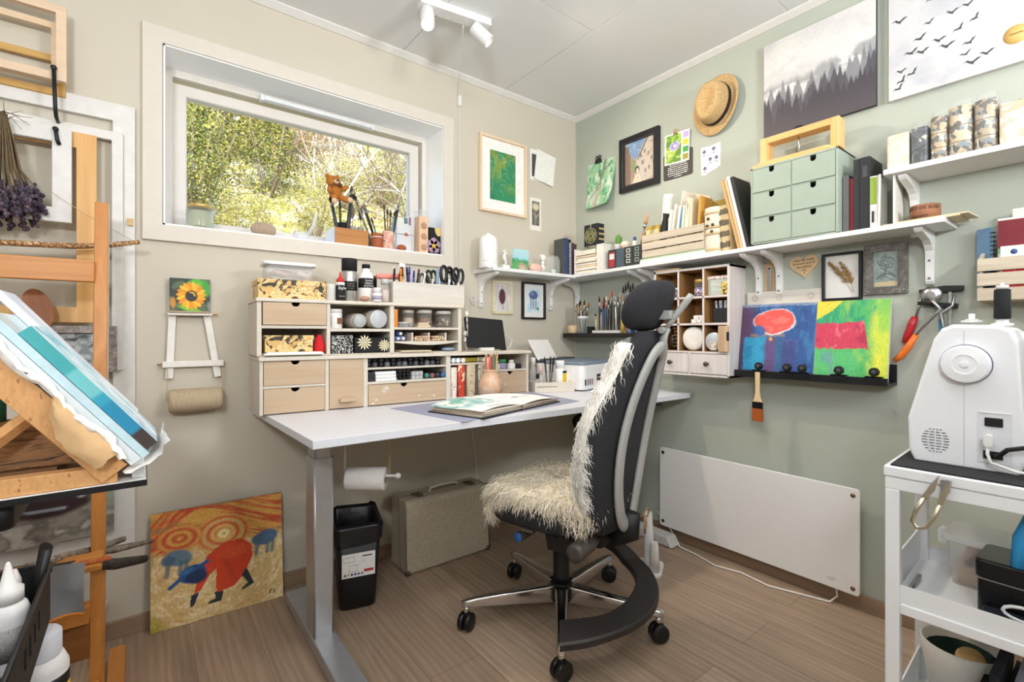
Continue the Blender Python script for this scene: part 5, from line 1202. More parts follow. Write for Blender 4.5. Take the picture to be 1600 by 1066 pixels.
t = S('twine_ball', 'hank of brown twine hanging loose in the bottom left cubby', 'twine', B().tube([(.02 * math.cos(k * .9) + .012 * math.sin(k * 2.3), .012 * math.sin(k * .9), .012 + .0025 * k) for k in range(40)], .0018, 5), mat('#a5855a', .9), WC(.115, .03, Z1 + .002))
S('bottle_group', 'dark bottle in the bottom left cubby beside the twine', 'bottle', B().lathe([(.017, 0), (.017, .06), (.007, .075), (.007, .09)], n=14), mat('#2c241e', .3), WC(.07, .06, Z1 + .0005))
S('wood_strip', 'flat wooden strip lying on top of the pigeonhole cabinet', 'wood', B().box(0, .14, 0, .03, 0, .008), wood('#d0a878', '#e3c398', 'x'), WC(.0, .0, chgt + .0006), R90)
# ================================================================ pictures and things on the walls
def framed(name, label, cat, loc, rz, w, h, bar, mats, fn, nx, nz, deep=.018, matw=0, glass=False, rx=0, ry=0, inner=None, matcol='#f2f0ec'):
    """frame with its back on the wall, local origin at the bottom centre"""
    t = T(name, label, cat, loc, rz); t.rotation_euler = (rx, ry, rz)
    P('frame', B().frame(w, h, bar, -deep, -.001, 0, -w / 2), mats, t, .0015)
    if inner: P('inner_lip', B().frame(w - 2 * bar, h - 2 * bar, inner[0], -deep + .002, -.003, bar, -w / 2 + bar), inner[1], t); bar += inner[0]
    if matw: P('mount', B().box(-w / 2 + bar, w / 2 - bar, -.006, -.003, bar, h - bar), mat(matcol, .85), t)
    m = bar + matw
    o = grid_paint('artwork', w - 2 * m, h - 2 * m, fn, nx, nz, .001, t); o.location = (0, -.0062, m)
    return t
def art_green(u, v):
    p = Paint(u, v, '#2f8a5c'); n = vnoise(u + .3 * v, v, 4, 11); n2 = vnoise(u * 3 - v * 2, v + u, 7, 5)
    p.mix('#7d9a3c', sstep(.45, .7, n) * sstep(.3, .9, v + .4 * u)).mix('#8f8a3e', sstep(.5, .75, n2) * sstep(.6, 1, v)).mix('#215a68', sstep(.4, .65, vnoise(u, v, 3, 2)) * (1 - sstep(.1, .5, v)) * (1 - sstep(.2, .7, u))).mix('#b9793f', sstep(.62, .75, vnoise(u, v, 5, 9)) * (1 - sstep(.0, .2, u)) * .8)
    r = np.random.RandomState(3)
    for k in range(26):
        x, y = r.rand(), r.rand(); a = r.rand() * 3; L = .1 + .25 * r.rand(); q = [(x + L * s * math.cos(a + s), y + L * s * math.sin(a + s)) for s in (0, .35, .7, 1)]
        p.line('#a9dcb4', q, .004, .5, .6)
    return p.grain(.15).c
framed('framed_picture', 'green abstract painting in a pale wood frame with white mount', 'picture', (-.5915, 0, 1.76), 0, .333, .43, .014, wood('#e0c3a2', '#ecd5b8', 'z', 14), art_green, 90, 120, .022, .062)
def card_dark(u, v):
    p = Paint(u, v, '#f2efe9'); p.rect('#4b4a4d', .14, .5, .12, .86); return p.grain(.1).c
o = grid_paint('card', .10, .185, card_dark, 20, 30, .0015); o.location = (-.335, -.001, 2.005); tagp(o, 'pale card with a dark picture mostly hidden behind a blank card', 'card')
o = S('card', 'blank white card hanging askew on the beige wall', 'card', B().box(-.078, .078, -.004, -.002, -.095, .095), PAPER, (-.268, -.002, 2.095)); o.rotation_euler = (-.05, .16, 0)
def print_flower(u, v):
    p = Paint(u, v, '#eee9df'); p.rect('#57564f', .16, .84, .16, .9).mix('#8f8d84', ((u > .16) & (u < .84) & (v > .16) & (v < .9)) * sstep(.45, .7, vnoise(u, v, 16, 3)) * .7)
    for k in range(14):
        a = 2 * PI * k / 14; p.line('#d9d0ac', [(.5 + .05 * math.cos(a), .73 + .03 * math.sin(a)), (.5 + .26 * math.cos(a), .73 + .11 * math.sin(a))], .022, .5)
    p.line('#c9c1a0', [(.5, .7), (.5, .2)], .02).line('#a9a58c', [(.5, .4), (.3, .55)], .03).line('#a9a58c', [(.5, .35), (.7, .5)], .03); return p.c
o = grid_paint('card', .088, .197, print_flower, 40, 70, .0015); o.location = (-.342, -.001, 1.701); tagp(o, 'narrow grey print of a flower pinned below the blank card', 'card')
def art_leaf(u, v):
    p = Paint(u, v, '#cfc9c6'); p.mix('#dedad6', sstep(.4, .7, vnoise(u, v, 6, 4)))
    p.ell('#5a2a38', .5, .53, .2, .27, .05, .12).ell('#6b3746', .53, .55, .08, .2, .05, .4, .6).line('#4a2a30', [(.52, .93), (.5, .5), (.56, .1)], .012).line('#4a2a30', [(.46, .9), (.5, .75)], .008); return p.c
GOLD = patches(((.3, '#d9cf9a'), (.5, '#e6dfc0'), (.7, '#c9b872')), 40, 'noise', .4, False)
framed('framed_picture', 'pressed dark leaf in a narrow pale gold frame under the short shelf', 'picture', (-.597, 0, 1.19), 0, .142, .19, .014, GOLD, art_leaf, 50, 70, .014)
def art_jelly(u, v):
    p = Paint(u, v, '#e9eef2'); n = vnoise(u, v, 7, 4)
    p.mix('#bfe0ec', ((abs(u - .5) < .42) & (abs(v - .5) < .44)) * sstep(.35, .6, n) * .9)
    p.ell('#4a5f96', .5, .72, .3, .17, 0, .1, .95, .1).ell('#7fa0cc', .42, .77, .14, .07, 0, .5, .8).rect('#e9eef2', .15, .85, .5, .575, .02, .7)
    for k in range(9):
        x = .28 + .055 * k; p.line('#56619a' if k % 2 else '#3f4f7c', [(x + .03 * math.sin(3 * s + k * 2), .6 - s * .42) for s in (0, .25, .5, .75, 1)], .014, .5, .85)
    p.ell('#5aa06c', .78, .2, .09, .06, 0, .4).ell('#3f7a54', .8, .18, .05, .03, 0, .4); return p.c
framed('framed_picture', 'blue jellyfish painting in a black frame under the short shelf', 'picture', (-.3635, 0, 1.165), 0, .181, .22, .011, mat('#19171a', .4), art_jelly, 70, 84, .02, .022)
# ---- hanging lamp cord and bits by the cabinet
t = T('lamp_cord', 'thin white cord with an in-line switch hanging from the ceiling spotlights', 'cord', (-.885, -.006, 1.02))
P('cord', B().tube([(-.235, -.42, 1.418), (-.15, -.28, 1.40), (-.03, -.05, 1.413), (-.002, -.002, 1.40), (0, 0, 1.2), (.004, 0, .8), (.006, 0, .4), (.0, 0, .08)], .0022, 6), WHITE, t)
P('switch', B().rbox(-.009, .009, -.012, .004, 1.275, 1.33, .005, 'y'), WHITE, t)
t = T('garland', 'little white paper garland hanging at the right side of the upper drawer unit', 'garland', (-.978, -.225, .965))
P('thread', B().tube([(0, 0, .24), (.01, 0, .12), (.0, 0, 0)], .0012, 4), WHITE, t)
for k in range(7): P('paper_tag', B().prism([(0, 0), (.014, .006), (.01, .024), (-.006, .02)], -.001, .001).rot(.7 * k, 'Z', (0, 0, 0)), PAPER, t, loc=(.004 * (k % 3), 0, .2 - .032 * k))
t = T('cable_tie', 'knotted loop of white cord on the wall left of the gold leaf frame', 'cord', (-.80, -.008, 1.245)); P('loop', B().tube([(.014 * math.cos(k * 1.3), -.003 * (k % 3), .022 * math.sin(k * .9) + .002 * k) for k in range(16)], .0022, 5), WHITE, t)
# ---- little wall easel with the sunflower
WW = mat('#ece8e2', .55, bump=.1, bs=60)
t = T('wall_easel', 'small white wall easel hanging on the beige wall left of the drawer units', 'easel', (-2.08, -.012, .91))
def slat(pts, wd, y0, y1): 
    (x0, z0), (x1, z1) = pts; d = Vector((x1 - x0, 0, z1 - z0)).normalized(); nx = Vector((-d.z, 0, d.x)) * wd / 2
    return B().prism([(x0 - nx.x, z0 - nx.z), (x1 - nx.x, z1 - nx.z), (x1 + nx.x, z1 + nx.z), (x0 + nx.x, z0 + nx.z)], y0, y1)
P('leg', slat([(-.068, .0), (-.056, .305)], .024, -.006, .006), WW, t, .002); P('leg', slat([(.088, .0), (.041, .305)], .024, -.006, .006), WW, t, .002)
P('cross_bar', B().box(-.09, .106, -.018, -.0065, .043, .066), WW, t, .002)
P('picture_ledge', B().box(-.074, .066, -.03, -.0065, .238, .248), WW, t, .001); P('rope_trim', B().tube([(-.07 + .0062 * k, -.031 - .002 * (k % 2), .25) for k in range(22)], .004, 6), mat('#b9a58c', .9, bump=.5), t)
P('twig', B().tube([(-.105, -.01, .055), (-.09, -.01, .056)], .003, 6).tube([(.06, -.02, .243), (.085, -.02, .241)], .003, 6), mat('#a5703c', .7), t)
def art_sun(u, v):
    p = Paint(u, v, '#5a6a4a'); n = vnoise(u, v, 5, 9)
    p.mix('#2f3a34', sstep(.4, .6, n)).mix('#8fa0a0', sstep(.55, .75, vnoise(u, v, 4, 2)) * .6).ell('#3fa03c', .85, .72, .16, .25, .2, .2).ell('#58b83a', .62, .85, .2, .14, .3, .2).ell('#3c8a34', .38, .2, .13, .16, .6, .2).ell('#c98a3c', .08, .28, .07, .16, 0, .3).ell('#7fc03c', .5, .1, .3, .07, -.3, .3)
    for k in range(19):
        a = 2 * PI * k / 19 + .1; L = .33 + .07 * math.sin(k * 2.3); cx, cy = .53 + .2 * math.cos(a), .5 + .24 * math.sin(a)
        p.ell(('#f0a81e', '#f5c234', '#e8921a')[k % 3], cx, cy, .17, .065, a, .15)
    p.ell('#4a3420', .53, .49, .155, .165, 0, .1).ell('#2b3038', .54, .46, .12, .12, 0, .15).line('#e6b83a', [(.5, .6), (.58, .58), (.62, .5)], .02)
    return p.grain(.2, 60).c
o = grid_paint('painting', .128, .128, art_sun, 80, 80, .006); o.location = (-2.084, -.023, 1.1588); tagp(o, 'small sunflower painting standing on the white wall easel', 'painting')
t = T('twine_roll', 'thick roll of cream twine hung on strings below the white wall easel', 'twine', (-2.068, -.055, .83))
TW = patches(((.25, '#c9b292'), (.5, '#e0cdb0'), (.8, '#d3be9e')), 1.5, 'wavex', .9, False, (150, 30, 60), 'Object', 2, .6)
P('twine', B().lathe([(.012, -.083), (.040, -.083), (.043, -.07), (.044, 0), (.043, .07), (.040, .083), (.012, .083)], axis='x', n=28), TW, t)
P('winding', B().tube([(-.078 + .156 * abs(((k / 30.) % 2) - 1), .0445 * math.cos(k * .7), .0445 * math.sin(k * .7)) for k in range(300)], .0011, 4), mat('#d9c6a8', .9), t)
for x in (-.09, .085): P('hanging_string', B().tube([(x, 0, 0), (x + (.005 if x < 0 else .012), .035, .14)], .0012, 5), mat('#c9a972', .9), t)
# ---- leaning painting by the floor
def art_floor(u, v):
    p = Paint(u, v, '#d6b878')
    x = u - .5; y = v - .48; ang = np.arctan2(y, x); rad = np.hypot(x, y * 1.1)
    s = vnoise(ang * 2.2 + rad * 3, rad * 9, 3, 4); s2 = vnoise(ang * 3 - rad * 2, rad * 14, 4, 7)
    p.mix('#e9d2a0', sstep(.4, .65, s)).mix('#cf9a68', sstep(.52, .75, s2) * .7).mix('#a99a34', sstep(.5, .75, vnoise(u, v, 5, 6)) * (1 - sstep(.1, .55, u + v * .4)) * .9).mix('#efdfb8', sstep(.62, .8, vnoise(ang * 4, rad * 12, 5, 12)) * .8)
    sky = sstep(.62, .70, v + .03 * np.sin(u * 9))
    w1 = vnoise(u * .9, v * 9 + 1.2 * np.sin(u * 5 + v * 3), 3, 8)
    p.mix('#d9a24c', sky).mix('#c8482a', sky * sstep(.45, .6, w1)).mix('#e6b45c', sky * sstep(.62, .78, w1)).mix('#8a7a52', sky * sstep(.6, .75, vnoise(u * 1.5, v * 9, 4, 15)) * .7)
    d2 = np.hypot((u - .52), (v - .72) * 1.25); ring = .5 + .5 * np.sin(d2 * 95)
    k = (1 - sstep(.16, .24, d2)); p.mix('#cf552c', k * .9).mix('#e6c46a', k * ring * .9).mix('#8f9aa0', k * sstep(.9, 1, np.sin(d2 * 47 + 1)) * .4)
    d3 = np.hypot((u - .2), (v - .75) * 1.4); k = (1 - sstep(.12, .2, d3)) * sky; ring = .5 + .5 * np.sin(d3 * 90 + 1); p.mix('#c94a2c', k * .9).mix('#e0b455', k * ring * .8)
    p.ell('#f3e3a0', .525, .715, .05, .045, 0, .4).ell('#c9b45a', .525, .715, .015, .014, 0, .3)
    for cx, cy, fl in ((.19, .585, 1), (.86, .60, -1)):
        p.ell('#5f7f96' if fl > 0 else '#3f6a92', cx, cy, .1, .07, -.2 * fl, .15, .95, .1).ell('#4a6a86', cx - .07 * (1 if fl > 0 else 1), cy - .01, .05, .045, 0, .2, .9)
        for q in (-.07, .02, .06): p.line('#4f6f78', [(cx + q, cy - .04), (cx + q - .01, cy - .14)], .016, .5, .8)
    p.poly('#d2421f', [(.30, .24), (.33, .40), (.40, .55), (.52, .63), (.66, .64), (.74, .57), (.75, .46), (.68, .30), (.60, .22), (.47, .20), (.46, .28), (.47, .42), (.42, .38), (.35, .26)])
    p.ell('#b5361c', .56, .40, .03, .14, .3, .6, .6).ell('#e0582c', .6, .54, .12, .06, 0, .6, .7)
    p.ell('#1f4a86', .29, .42, .10, .075, .25, .1).ell('#16305a', .32, .385, .08, .06, 0, .2).line('#24568f', [(.13, .34), (.25, .43), (.40, .50)], .016).ell('#3a74b0', .25, .45, .05, .02, .4, .5)
    p.poly('#1d2c3c', [(.28, .23), (.34, .25), (.30, .14), (.27, .13)]).poly('#22302c', [(.45, .21), (.52, .20), (.50, .12), (.40, .12), (.41, .14), (.46, .155)]).poly('#22343a', [(.66, .30), (.70, .36), (.76, .20), (.66, .16), (.66, .18), (.71, .22)])
    p.line('#4a3c20', [(.88, .07), (.90, .10), (.89, .06)], .004).line('#4a3c20', [(.915, .10), (.92, .06), (.935, .09)], .004)
    return p.grain(.3, 70, 3, 2, 1).c
o = grid_paint('painting', .436, .418, art_floor, 170, 165, .004, edge=lin('#3a2a1c')); o.location = (-1.987, -.066, .001); o.rotation_euler = (-.095, 0, -.035)
tagp(o, 'painting of stooping figures under a swirling red sky leaning on the floor', 'painting')
# ---- green wall: tree study, street, flower card, text card, violets
def RW(s, z, x=0): return (x, -s, z)
def art_tree(u, v):
    p = Paint(u, v, '#dfeadb'); n = vnoise(u, v, 6, 3); n2 = vnoise(u, v, 13, 6)
    p.mix('#8fc99a', sstep(.35, .6, n) * .9).mix('#3f9a6c', sstep(.5, .72, n2) * .9).mix('#2a7a5a', sstep(.55, .75, vnoise(u, v, 5, 14)) * (1 - sstep(.3, .9, v)) * .9).mix('#c5e09a', sstep(.6, .75, vnoise(u, v, 9, 21)) * .8)
    p.line('#a9988c', [(.36, .0), (.42, .25), (.48, .45)], .075, .5).line('#8f8678', [(.48, .45), (.52, .62), (.60, .82), (.66, 1)], .035, .5).line('#d3c4ba', [(.34, .0), (.42, .25), (.48, .42)], .05, .6, .9).line('#6b6a58', [(.54, .6), (.42, .8)], .018, .5, .8).line('#5a6a54', [(.5, .42), (.3, .35), (.12, .22)], .014, .5, .7).line('#5a6a54', [(.6, .78), (.9, .92)], .014, .5, .8)
    return p.grain(.12, 50).c
o = grid_paint('artwork', .22, .285, art_tree, 80, 100, .001, curve=lambda u, v: .045 * (1 - v) ** 2 * (.5 + u) , back=False)
t = T('watercolour', 'curling watercolour of a green tree clipped to the sage wall near the corner', 'painting', RW(.222, 1.852), R90 + 0); o.parent = t; t.rotation_euler = (0, .0, R90)
c = T('bulldog_clip', 'black bulldog clip holding the curling tree watercolour', 'clip', RW(.205, 2.128), R90); P('clip_jaw', B().prism([(-.012, .02), (-.002, .0), (-.0, .0), (-.012, -.012)][:3] + [(-.016, .0)], -.024, .024, 'x'), BLACK, c)
for sx in (-1, 1): P('clip_arm', B().tube([(sx * .011 + .009 * math.cos(a), -.009, .032 + .010 * math.sin(a)) for a in [2 * PI * k / 10 for k in range(10)]], .003, 6, closed=True), BLACK, c)
def art_street(u, v):
    p = Paint(u, v, '#b9a898'); n = vnoise(u, v, 9, 3)
    p.poly('#7d9cc0', [(.05, 1.02), (.75, 1.02), (.55, .78), (.38, .55), (.2, .7)]).mix('#a9bdd2', ((v > .75) & (u < .6)) * sstep(.45, .65, n) * .7)
    p.poly('#c9bdb0', [(.4, .55), (.78, 1.0), (1, 1), (1, .1), (.62, .0), (.45, .3)]).poly('#8a7464', [(0, .95), (.12, .92), (.2, .65), (.2, .0), (0, 0)]).poly('#a89080', [(.2, .68), (.3, .62), (.36, .3), (.28, .1), (.2, .05)]).poly('#8f9a6a', [(.22, .55), (.36, .58), (.40, .3), (.25, .3)]).poly('#d9ccb9', [(.25, .0), (.6, .0), (.5, .22), (.36, .22)])
    p.ell('#3f4648', .42, .32, .08, .09, 0, .1).ell('#cfc6b8', .43, .29, .05, .07, 0, .1).poly('#6a5348', [(.42, .56), (.78, 1.02), (.82, 1.02), (.46, .55)])
    for x, y in ((.55, .62), (.68, .7), (.8, .62), (.6, .45), (.9, .5), (.82, .3), (.7, .25)): p.rect('#5f5a5a', x - .025, x + .025, y - .045, y + .045, .008, .8)
    p.line('#c98f5a', [(.75, .58), (.82, .6), (.9, .72)], .03, .6, .5); return p.mix('#6a5f58', sstep(.6, .8, vnoise(u, v, 15, 9)) * .45).grain(.15, 50).c
framed('framed_picture', 'street watercolour in a wide black frame on the sage wall', 'picture', RW(.51, 1.896), R90, .27, .31, .026, mat('#1b1a1e', .35), art_street, 80, 90, .022, 0, inner=(.008, mat('#2c2a2e', .4)))
def art_pass(u, v):
    p = Paint(u, v, '#f3f1ec'); q = ((u > .05) & (u < .68) & (v > .05) & (v < .95)).astype(float)
    p.mix('#9fc04a', q).mix('#5a8a2c', q * sstep(.45, .65, vnoise(u, v, 6, 7))).mix('#d3dc7a', q * sstep(.6, .75, vnoise(u, v, 5, 11)))
    p.ell('#b9aede', .4, .58, .2, .15, .2, .15).ell('#8f7fc4', .4, .58, .13, .09, .2, .3).ell('#e6dcf0', .42, .58, .07, .05, 0, .3).line('#6aa03a', [(.4, .72), (.5, .95)], .04)
    for k, c in enumerate(('#b9a6d6', '#e0c638', '#3f9a4a', '#9a9440')): p.rect(c, .74, .97, .76 - .235 * k, .95 - .235 * k)
    return p.c
t = T('text_card', 'black rounded card with white lines of text behind the passion flower card', 'card', RW(.751, 1.897), R90); P('card', B().rbox(-.087, .087, -.002, 0, 0, .14, .012, 'y'), mat('#4a4744', .7), t)
b = B(); rr = random.Random(6)
for k, w_ in enumerate((.10, .115, .12, .118, .122, .112, .045)):
    x = -w_ / 2
    while x < w_ / 2:
        L = .004 + .01 * rr.random(); b.box(x, min(x + L, w_ / 2), -.0026, -.0019, .071 - .0105 * k, .0735 - .0105 * k + .002 * rr.random()); x += L + .0025
P('print_lines', b, mat('#eceae6', .6), t)
o = grid_paint('card', .146, .158, art_pass, 70, 76, .001); o.location = RW(.747, 1.974, -.006); o.rotation_euler = (.03, .04, R90); tagp(o, 'passion flower watercolour card with four colour swatches hung by a gold clip', 'card')
c = T('bulldog_clip', 'small gold clip holding the passion flower card', 'clip', RW(.745, 2.128), R90); P('clip_jaw', B().prism([(-.014, .006), (-.004, .0), (-.016, -.004)], -.011, .011, 'x'), mat('#b98f5a', .3, .8), c); P('clip_arm', B().tube([(.009 * math.cos(a), -.012, .012 + .010 * math.sin(a)) for a in [2 * PI * k / 10 for k in range(10)]], .0022, 6, closed=True), mat('#b98f5a', .3, .8), c)
t = T('violet_paper', 'torn white paper with stamped violets pinned to the sage wall', 'paper', RW(.935, 1.868), R90); 
P('paper', B().prism([(-.05, .006), (-.03, .0), (.0, .012), (.03, .02), (.051, .03), (.05, .07), (.053, .1), (.052, .145), (.0, .14), (-.051, .143), (-.052, .08)], -.0025, -.0015), mat('#f1ede8', .85), t)
g = B()
for cx, cz in ((-.034, .118), (.016, .122), (-.002, .075), (.03, .075), (-.03, .035)):
    b = B()
    for k in range(5):
        a = 2 * PI * k / 5 + cx * 60; b.prism([(cx, cz), (cx + .008 * math.cos(a - .5), cz + .008 * math.sin(a - .5)), (cx + .011 * math.cos(a), cz + .011 * math.sin(a)), (cx + .008 * math.cos(a + .5), cz + .008 * math.sin(a + .5))], -.003, -.0024)
    g.box(cx - .008, cx + .008, -.003, -.0024, cz - .021, cz - .018).box(cx - .006, cx + .006, -.003, -.0024, cz - .017, cz - .0155)
    P('violet_print', b, mat('#5a4a7c', .8), t)
P('caption_print', g, mat('#9a94b0', .8), t)
# ---- straw hat
STRAW = patches(((.3, '#8f6c40'), (.5, '#c9a671'), (.7, '#e3c797')), 210, 'noise', .85, False, (1, 1, 1.8), 'Object', .2, .9)
ht = T('straw_hat', 'straw trilby hat with a dark band hanging on the sage wall', 'hat', RW(.975, 2.19, -.012), R90); ht.rotation_euler = (0, .28, R90)
def oval(a, bx, bz, y, dent=0): return (bx * math.cos(a), y, bz * math.sin(a))
def rings(spec, n=40):
    return [[oval(2 * PI * k / n, bx, bz, y + (cv * math.cos(2 * 2 * PI * k / n) if cv else 0)) for k in range(n)] for bx, bz, y, cv in spec]
R_ = rings([(.112, .142, -.012, -.010), (.108, .138, -.016, -.010), (.092, .118, -.012, -.004), (.076, .099, -.012, 0), (.074, .097, -.03, 0), (.070, .094, -.06, 0), (.066, .09, -.085, 0), (.058, .082, -.10, 0), (.044, .064, -.106, 0), (.022, .04, -.092, 0), (.004, .01, -.084, 0)])
for i, r_ in enumerate(R_[5:]):       # pinch towards the front of the crown
    for k, p in enumerate(r_):
        f = max(0, -p[2] / .09) * (i / 5); r_[k] = (p[0] * (1 - .35 * f), p[1] + .012 * f, p[2])
P('hat_body', loft(R_, cap0=False, cap1=True), STRAW, ht); 
P('band', loft(rings([(.0765, .0995, -.013, 0), (.0755, .0985, -.036, 0)]), cap0=False), mat('#2a211c', .8), ht)
# ---- canvas prints
def art_forest(u, v):
    p = Paint(u, v, '#cfcdcc'); n = vnoise(u, v, 4, 3)
    p.mix('#b3b0b4', (1 - sstep(.0, .35, u)) * sstep(.5, .9, v) * .5).mix('#dedcd8', sstep(.4, .7, n) * .6)
    hz = .52 + .22 * np.clip(u - .35, 0, 1) + .06 * (vnoise(u, v * 0 + .5, 18, 4) - .5)
    fog = 1 - sstep(hz - .04, hz + .05, v); p.mix('#8d8e92', fog * .75)
    p.mix('#d9d8d6', sstep(.42, .62, vnoise(u * 1.3, v * 1.8, 4, 12)) * (1 - sstep(.75, .95, v)) * sstep(.2, .45, v) * .95)
    def trees(h, base, amp, seed, sc, k):
        r = np.random.RandomState(seed); prof = np.zeros(u.shape) - 1
        for i in range(sc):
            cx = r.rand() * 1.1 - .05; top = base + amp * (r.rand() - .4) + .12 * abs(cx - .42); wd = .035 + .03 * r.rand(); dd = np.abs(u - cx)
            y = top - dd / wd * .22 - .02 * np.abs(((top - v) * 38) % 1 - .5) * 2
            prof = np.maximum(prof, np.where(dd < wd * 2.4, y, -1))
        p.mix(h, sstep(-.008, .008, prof - v) * k)
    trees('#77767c', .50, .10, 5, 26, .85); trees('#55525a', .40, .16, 9, 26, 1); trees('#474248', .33, .1, 13, 40, 1)
    p.mix('#5a5258', (1 - sstep(.0, .3, v)) * .5); return p.grain(.08, 70).c
o = grid_paint('canvas_print', .415, .416, art_forest, 150, 150, .02, edge=lin('#3c3a3c')); o.location = RW(1.4075, 1.95, -.001); o.rotation_euler = (0, 0, R90); tagp(o, 'canvas print of a misty grey fir forest above the green drawers', 'canvas print')
def art_sky(u, v):
    p = Paint(u, v, '#cbcacb'); p.mix('#b5b5bd', sstep(.45, .7, vnoise(u, v, 3, 5)) * .8).mix('#7f808a', sstep(.45, .7, vnoise(u, v, 3, 8)) * sstep(.45, .8, u) * sstep(.55, .9, v)).mix('#d6cfcd', sstep(.5, .7, vnoise(u, v, 4, 14)) * (1 - sstep(.2, .5, v))); return p.grain(.04, 60).c
cb = T('canvas_print', 'canvas print of black birds flying in a pale cloudy sky', 'canvas print', RW(1.945, 1.945, -.001), R90)
BIRD = [(-1.0, .0), (-.55, .42), (-.1, .22), (.12, .24), (.5, .66), (1.0, .8), (.6, .34), (.25, -.04), (.4, -.26), (.05, -.18), (-.25, -.08), (-.6, .16)]
BP = [(.03, .45), (.05, .38), (.125, .37), (.02, .27), (.115, .305), (.105, .225), (.08, .18), (.085, .13), (.025, .085), (.03, .05), (.06, .065), (.02, .025), (.16, .285), (.225, .305), (.165, .23), (.205, .235), (.185, .165), (.225, .18), (.15, .12), (.21, .105), (.2, .07), (.215, .035), (.25, .05), (.275, .36), (.32, .37), (.285, .25), (.3, .30), (.35, .31), (.38, .28), (.355, .2), (.38, .17), (.4, .14), (.43, .19), (.45, .12), (.47, .33), (.5, .26), (.52, .18), (.245, .43), (.345, .43), (.17, .41), (.08, .43), (.48, .41), (.42, .37), (.53, .34), (.13, .15), (.055, .14), (.31, .09), (.40, .085)]
def art_birds(u, v):
    p = Paint(u, v, '#ffffff'); p.c = list(art_sky(u, v)); rr = random.Random(9)
    for x, z in BP:
        s = .016 + .007 * rr.random(); a = rr.uniform(-.35, .55); ca, sa = math.cos(a), math.sin(a)
        if math.hypot(x - .32, z - .09) < .045: continue
        p.poly('#3c3a40', [((x + .01 + s * (q * ca - w * sa)) / .58, (z + .01 + s * (q * sa + w * ca)) / .455) for q, w in BIRD])
    return p.c
grid_paint('print_face', .58, .455, art_birds, 330, 260, .022, cb)
P('round_label', B().lathe([(.03, 0), (.03, .0008), (0, .0008)], (.04, -.0222, .09), 24, axis='y').rot(PI, 'Z', (.04, -.0222, .09)), mat('#d9b26a', .6), cb)
text('lettering', 'CANVAS', .008, mat('#5a4a2c', .6), cb, (.04, -.0234, .09), align='CENTER')
# ---- heart, grass frame, rose frame, whitewashed board, ruler
hs = []
for k in range(40):
    a = 2 * PI * k / 40; hs.append((.057 * math.sin(a) ** 3 * 1.0, .051 + .0034 * (13 * math.cos(a) - 5 * math.cos(2 * a) - 2 * math.cos(3 * a) - math.cos(4 * a)) - .0))
t = T('heart_plaque', 'pale wooden heart plaque with burnt lettering on the sage wall', 'plaque', RW(1.361, 1.318), R90); t.rotation_euler = (0, -.05, R90)
P('heart', B().prism(hs, -.006, -.001), wood('#d3b184', '#e3c69c', 'x', 12), t, .0008)
for k, w_ in enumerate(('Halla Ime östnä', 'Kremerts Ime til', 'doe pallund')): text('lettering', w_, .0125, mat('#5a4028', .7), t, (0, -.0066, .070 - .0145 * k), align='CENTER')
P('emblem', B().tube([(.008 * math.cos(a), -.0064, .026 + .007 * math.sin(a)) for a in [PI * k / 6 for k in range(7)]], .0008, 4).tube([(0, -.0064, .033), (0, -.0064, .014)], .0008, 4), mat('#5a4028', .7), t)
def art_white(u, v): return Paint(u, v, '#f1eee8').grain(.03).c
t = framed('framed_picture', 'dried pampas grass in a slim black frame on the sage wall', 'picture', RW(1.5, 1.213), R90, .137, .19, .009, mat('#17171a', .4), art_white, 8, 8, .024)
b = B(); rs2 = np.random.RandomState(4)
for (x0, z0, x1, z1) in ((.035, .03, -.045, .155), (.04, .03, -.005, .15)):
    b.tube([(x0, -.011, z0), ((x0 + x1) / 2 + .008, -.011, (z0 + z1) / 2), (x1, -.011, z1)], .0008, 4)
    for k in range(170):
        s = .28 + .72 * rs2.rand(); p = Vector((x0 + (x1 - x0) * s + .008 * math.sin(PI * s), -.012, z0 + (z1 - z0) * s)); a = math.atan2(z1 - z0, x1 - x0) + rs2.uniform(-.9, .9); L = .016 * math.sin(PI * min(1, s * .9 + .05)) + .005
        q = p + Vector((math.cos(a) * L, -.002 * rs2.rand(), math.sin(a) * L)); b.tube([p, q], [.0009, .0004], 3)
P('grass', b, mat('#b08a56', .85), t)
def art_rose(u, v):
    p = Paint(u, v, '#8f9c98'); p.mix('#a9b4ae', sstep(.4, .7, vnoise(u, v, 6, 3)) * .6)
    for r_ in (.30, .23, .16, .09):
        for k in range(5): p.line('#3a3c3a', [(.5 + r_ * math.cos(a) * (1 + .12 * math.sin(5 * a + r_ * 20)), .68 + r_ * .62 * math.sin(a)) for a in [k * 1.257 + q * .22 + r_ * 9 for q in range(5)]], .012, .5, .9)
    p.line('#3a3c3a', [(.5, .48), (.46, .28)], .014).ell('#7d8a84', .3, .32, .2, .06, .5, .1).ell('#7d8a84', .72, .34, .2, .06, -.5, .1)
    for q in ([(.48, .36), (.3, .32), (.12, .24)], [(.48, .36), (.72, .36), (.9, .28)], [(.46, .3), (.3, .22)], [(.5, .3), (.66, .2), (.8, .2)]): p.line('#3a3c3a', q, .012, .5, .9)
    p.rect('#d3c096', .06, .94, .02, .14, .01); return p.c
t = framed('framed_picture', 'embossed rose relief in a rough dark silver frame on the sage wall', 'picture', RW(1.642, 1.228), R90, .134, .19, .028, patches(((.2, '#4a4642'), (.5, '#6b6661'), (.75, '#8f8a84')), 35, 'noise', .5, False, bump=.6), art_rose, 60, 80, .016)
for x in (-.056, .056):
    for z_ in (.012, .178): P('rivet', B().ball((x, -.0165, z_), .005), STEEL, t)
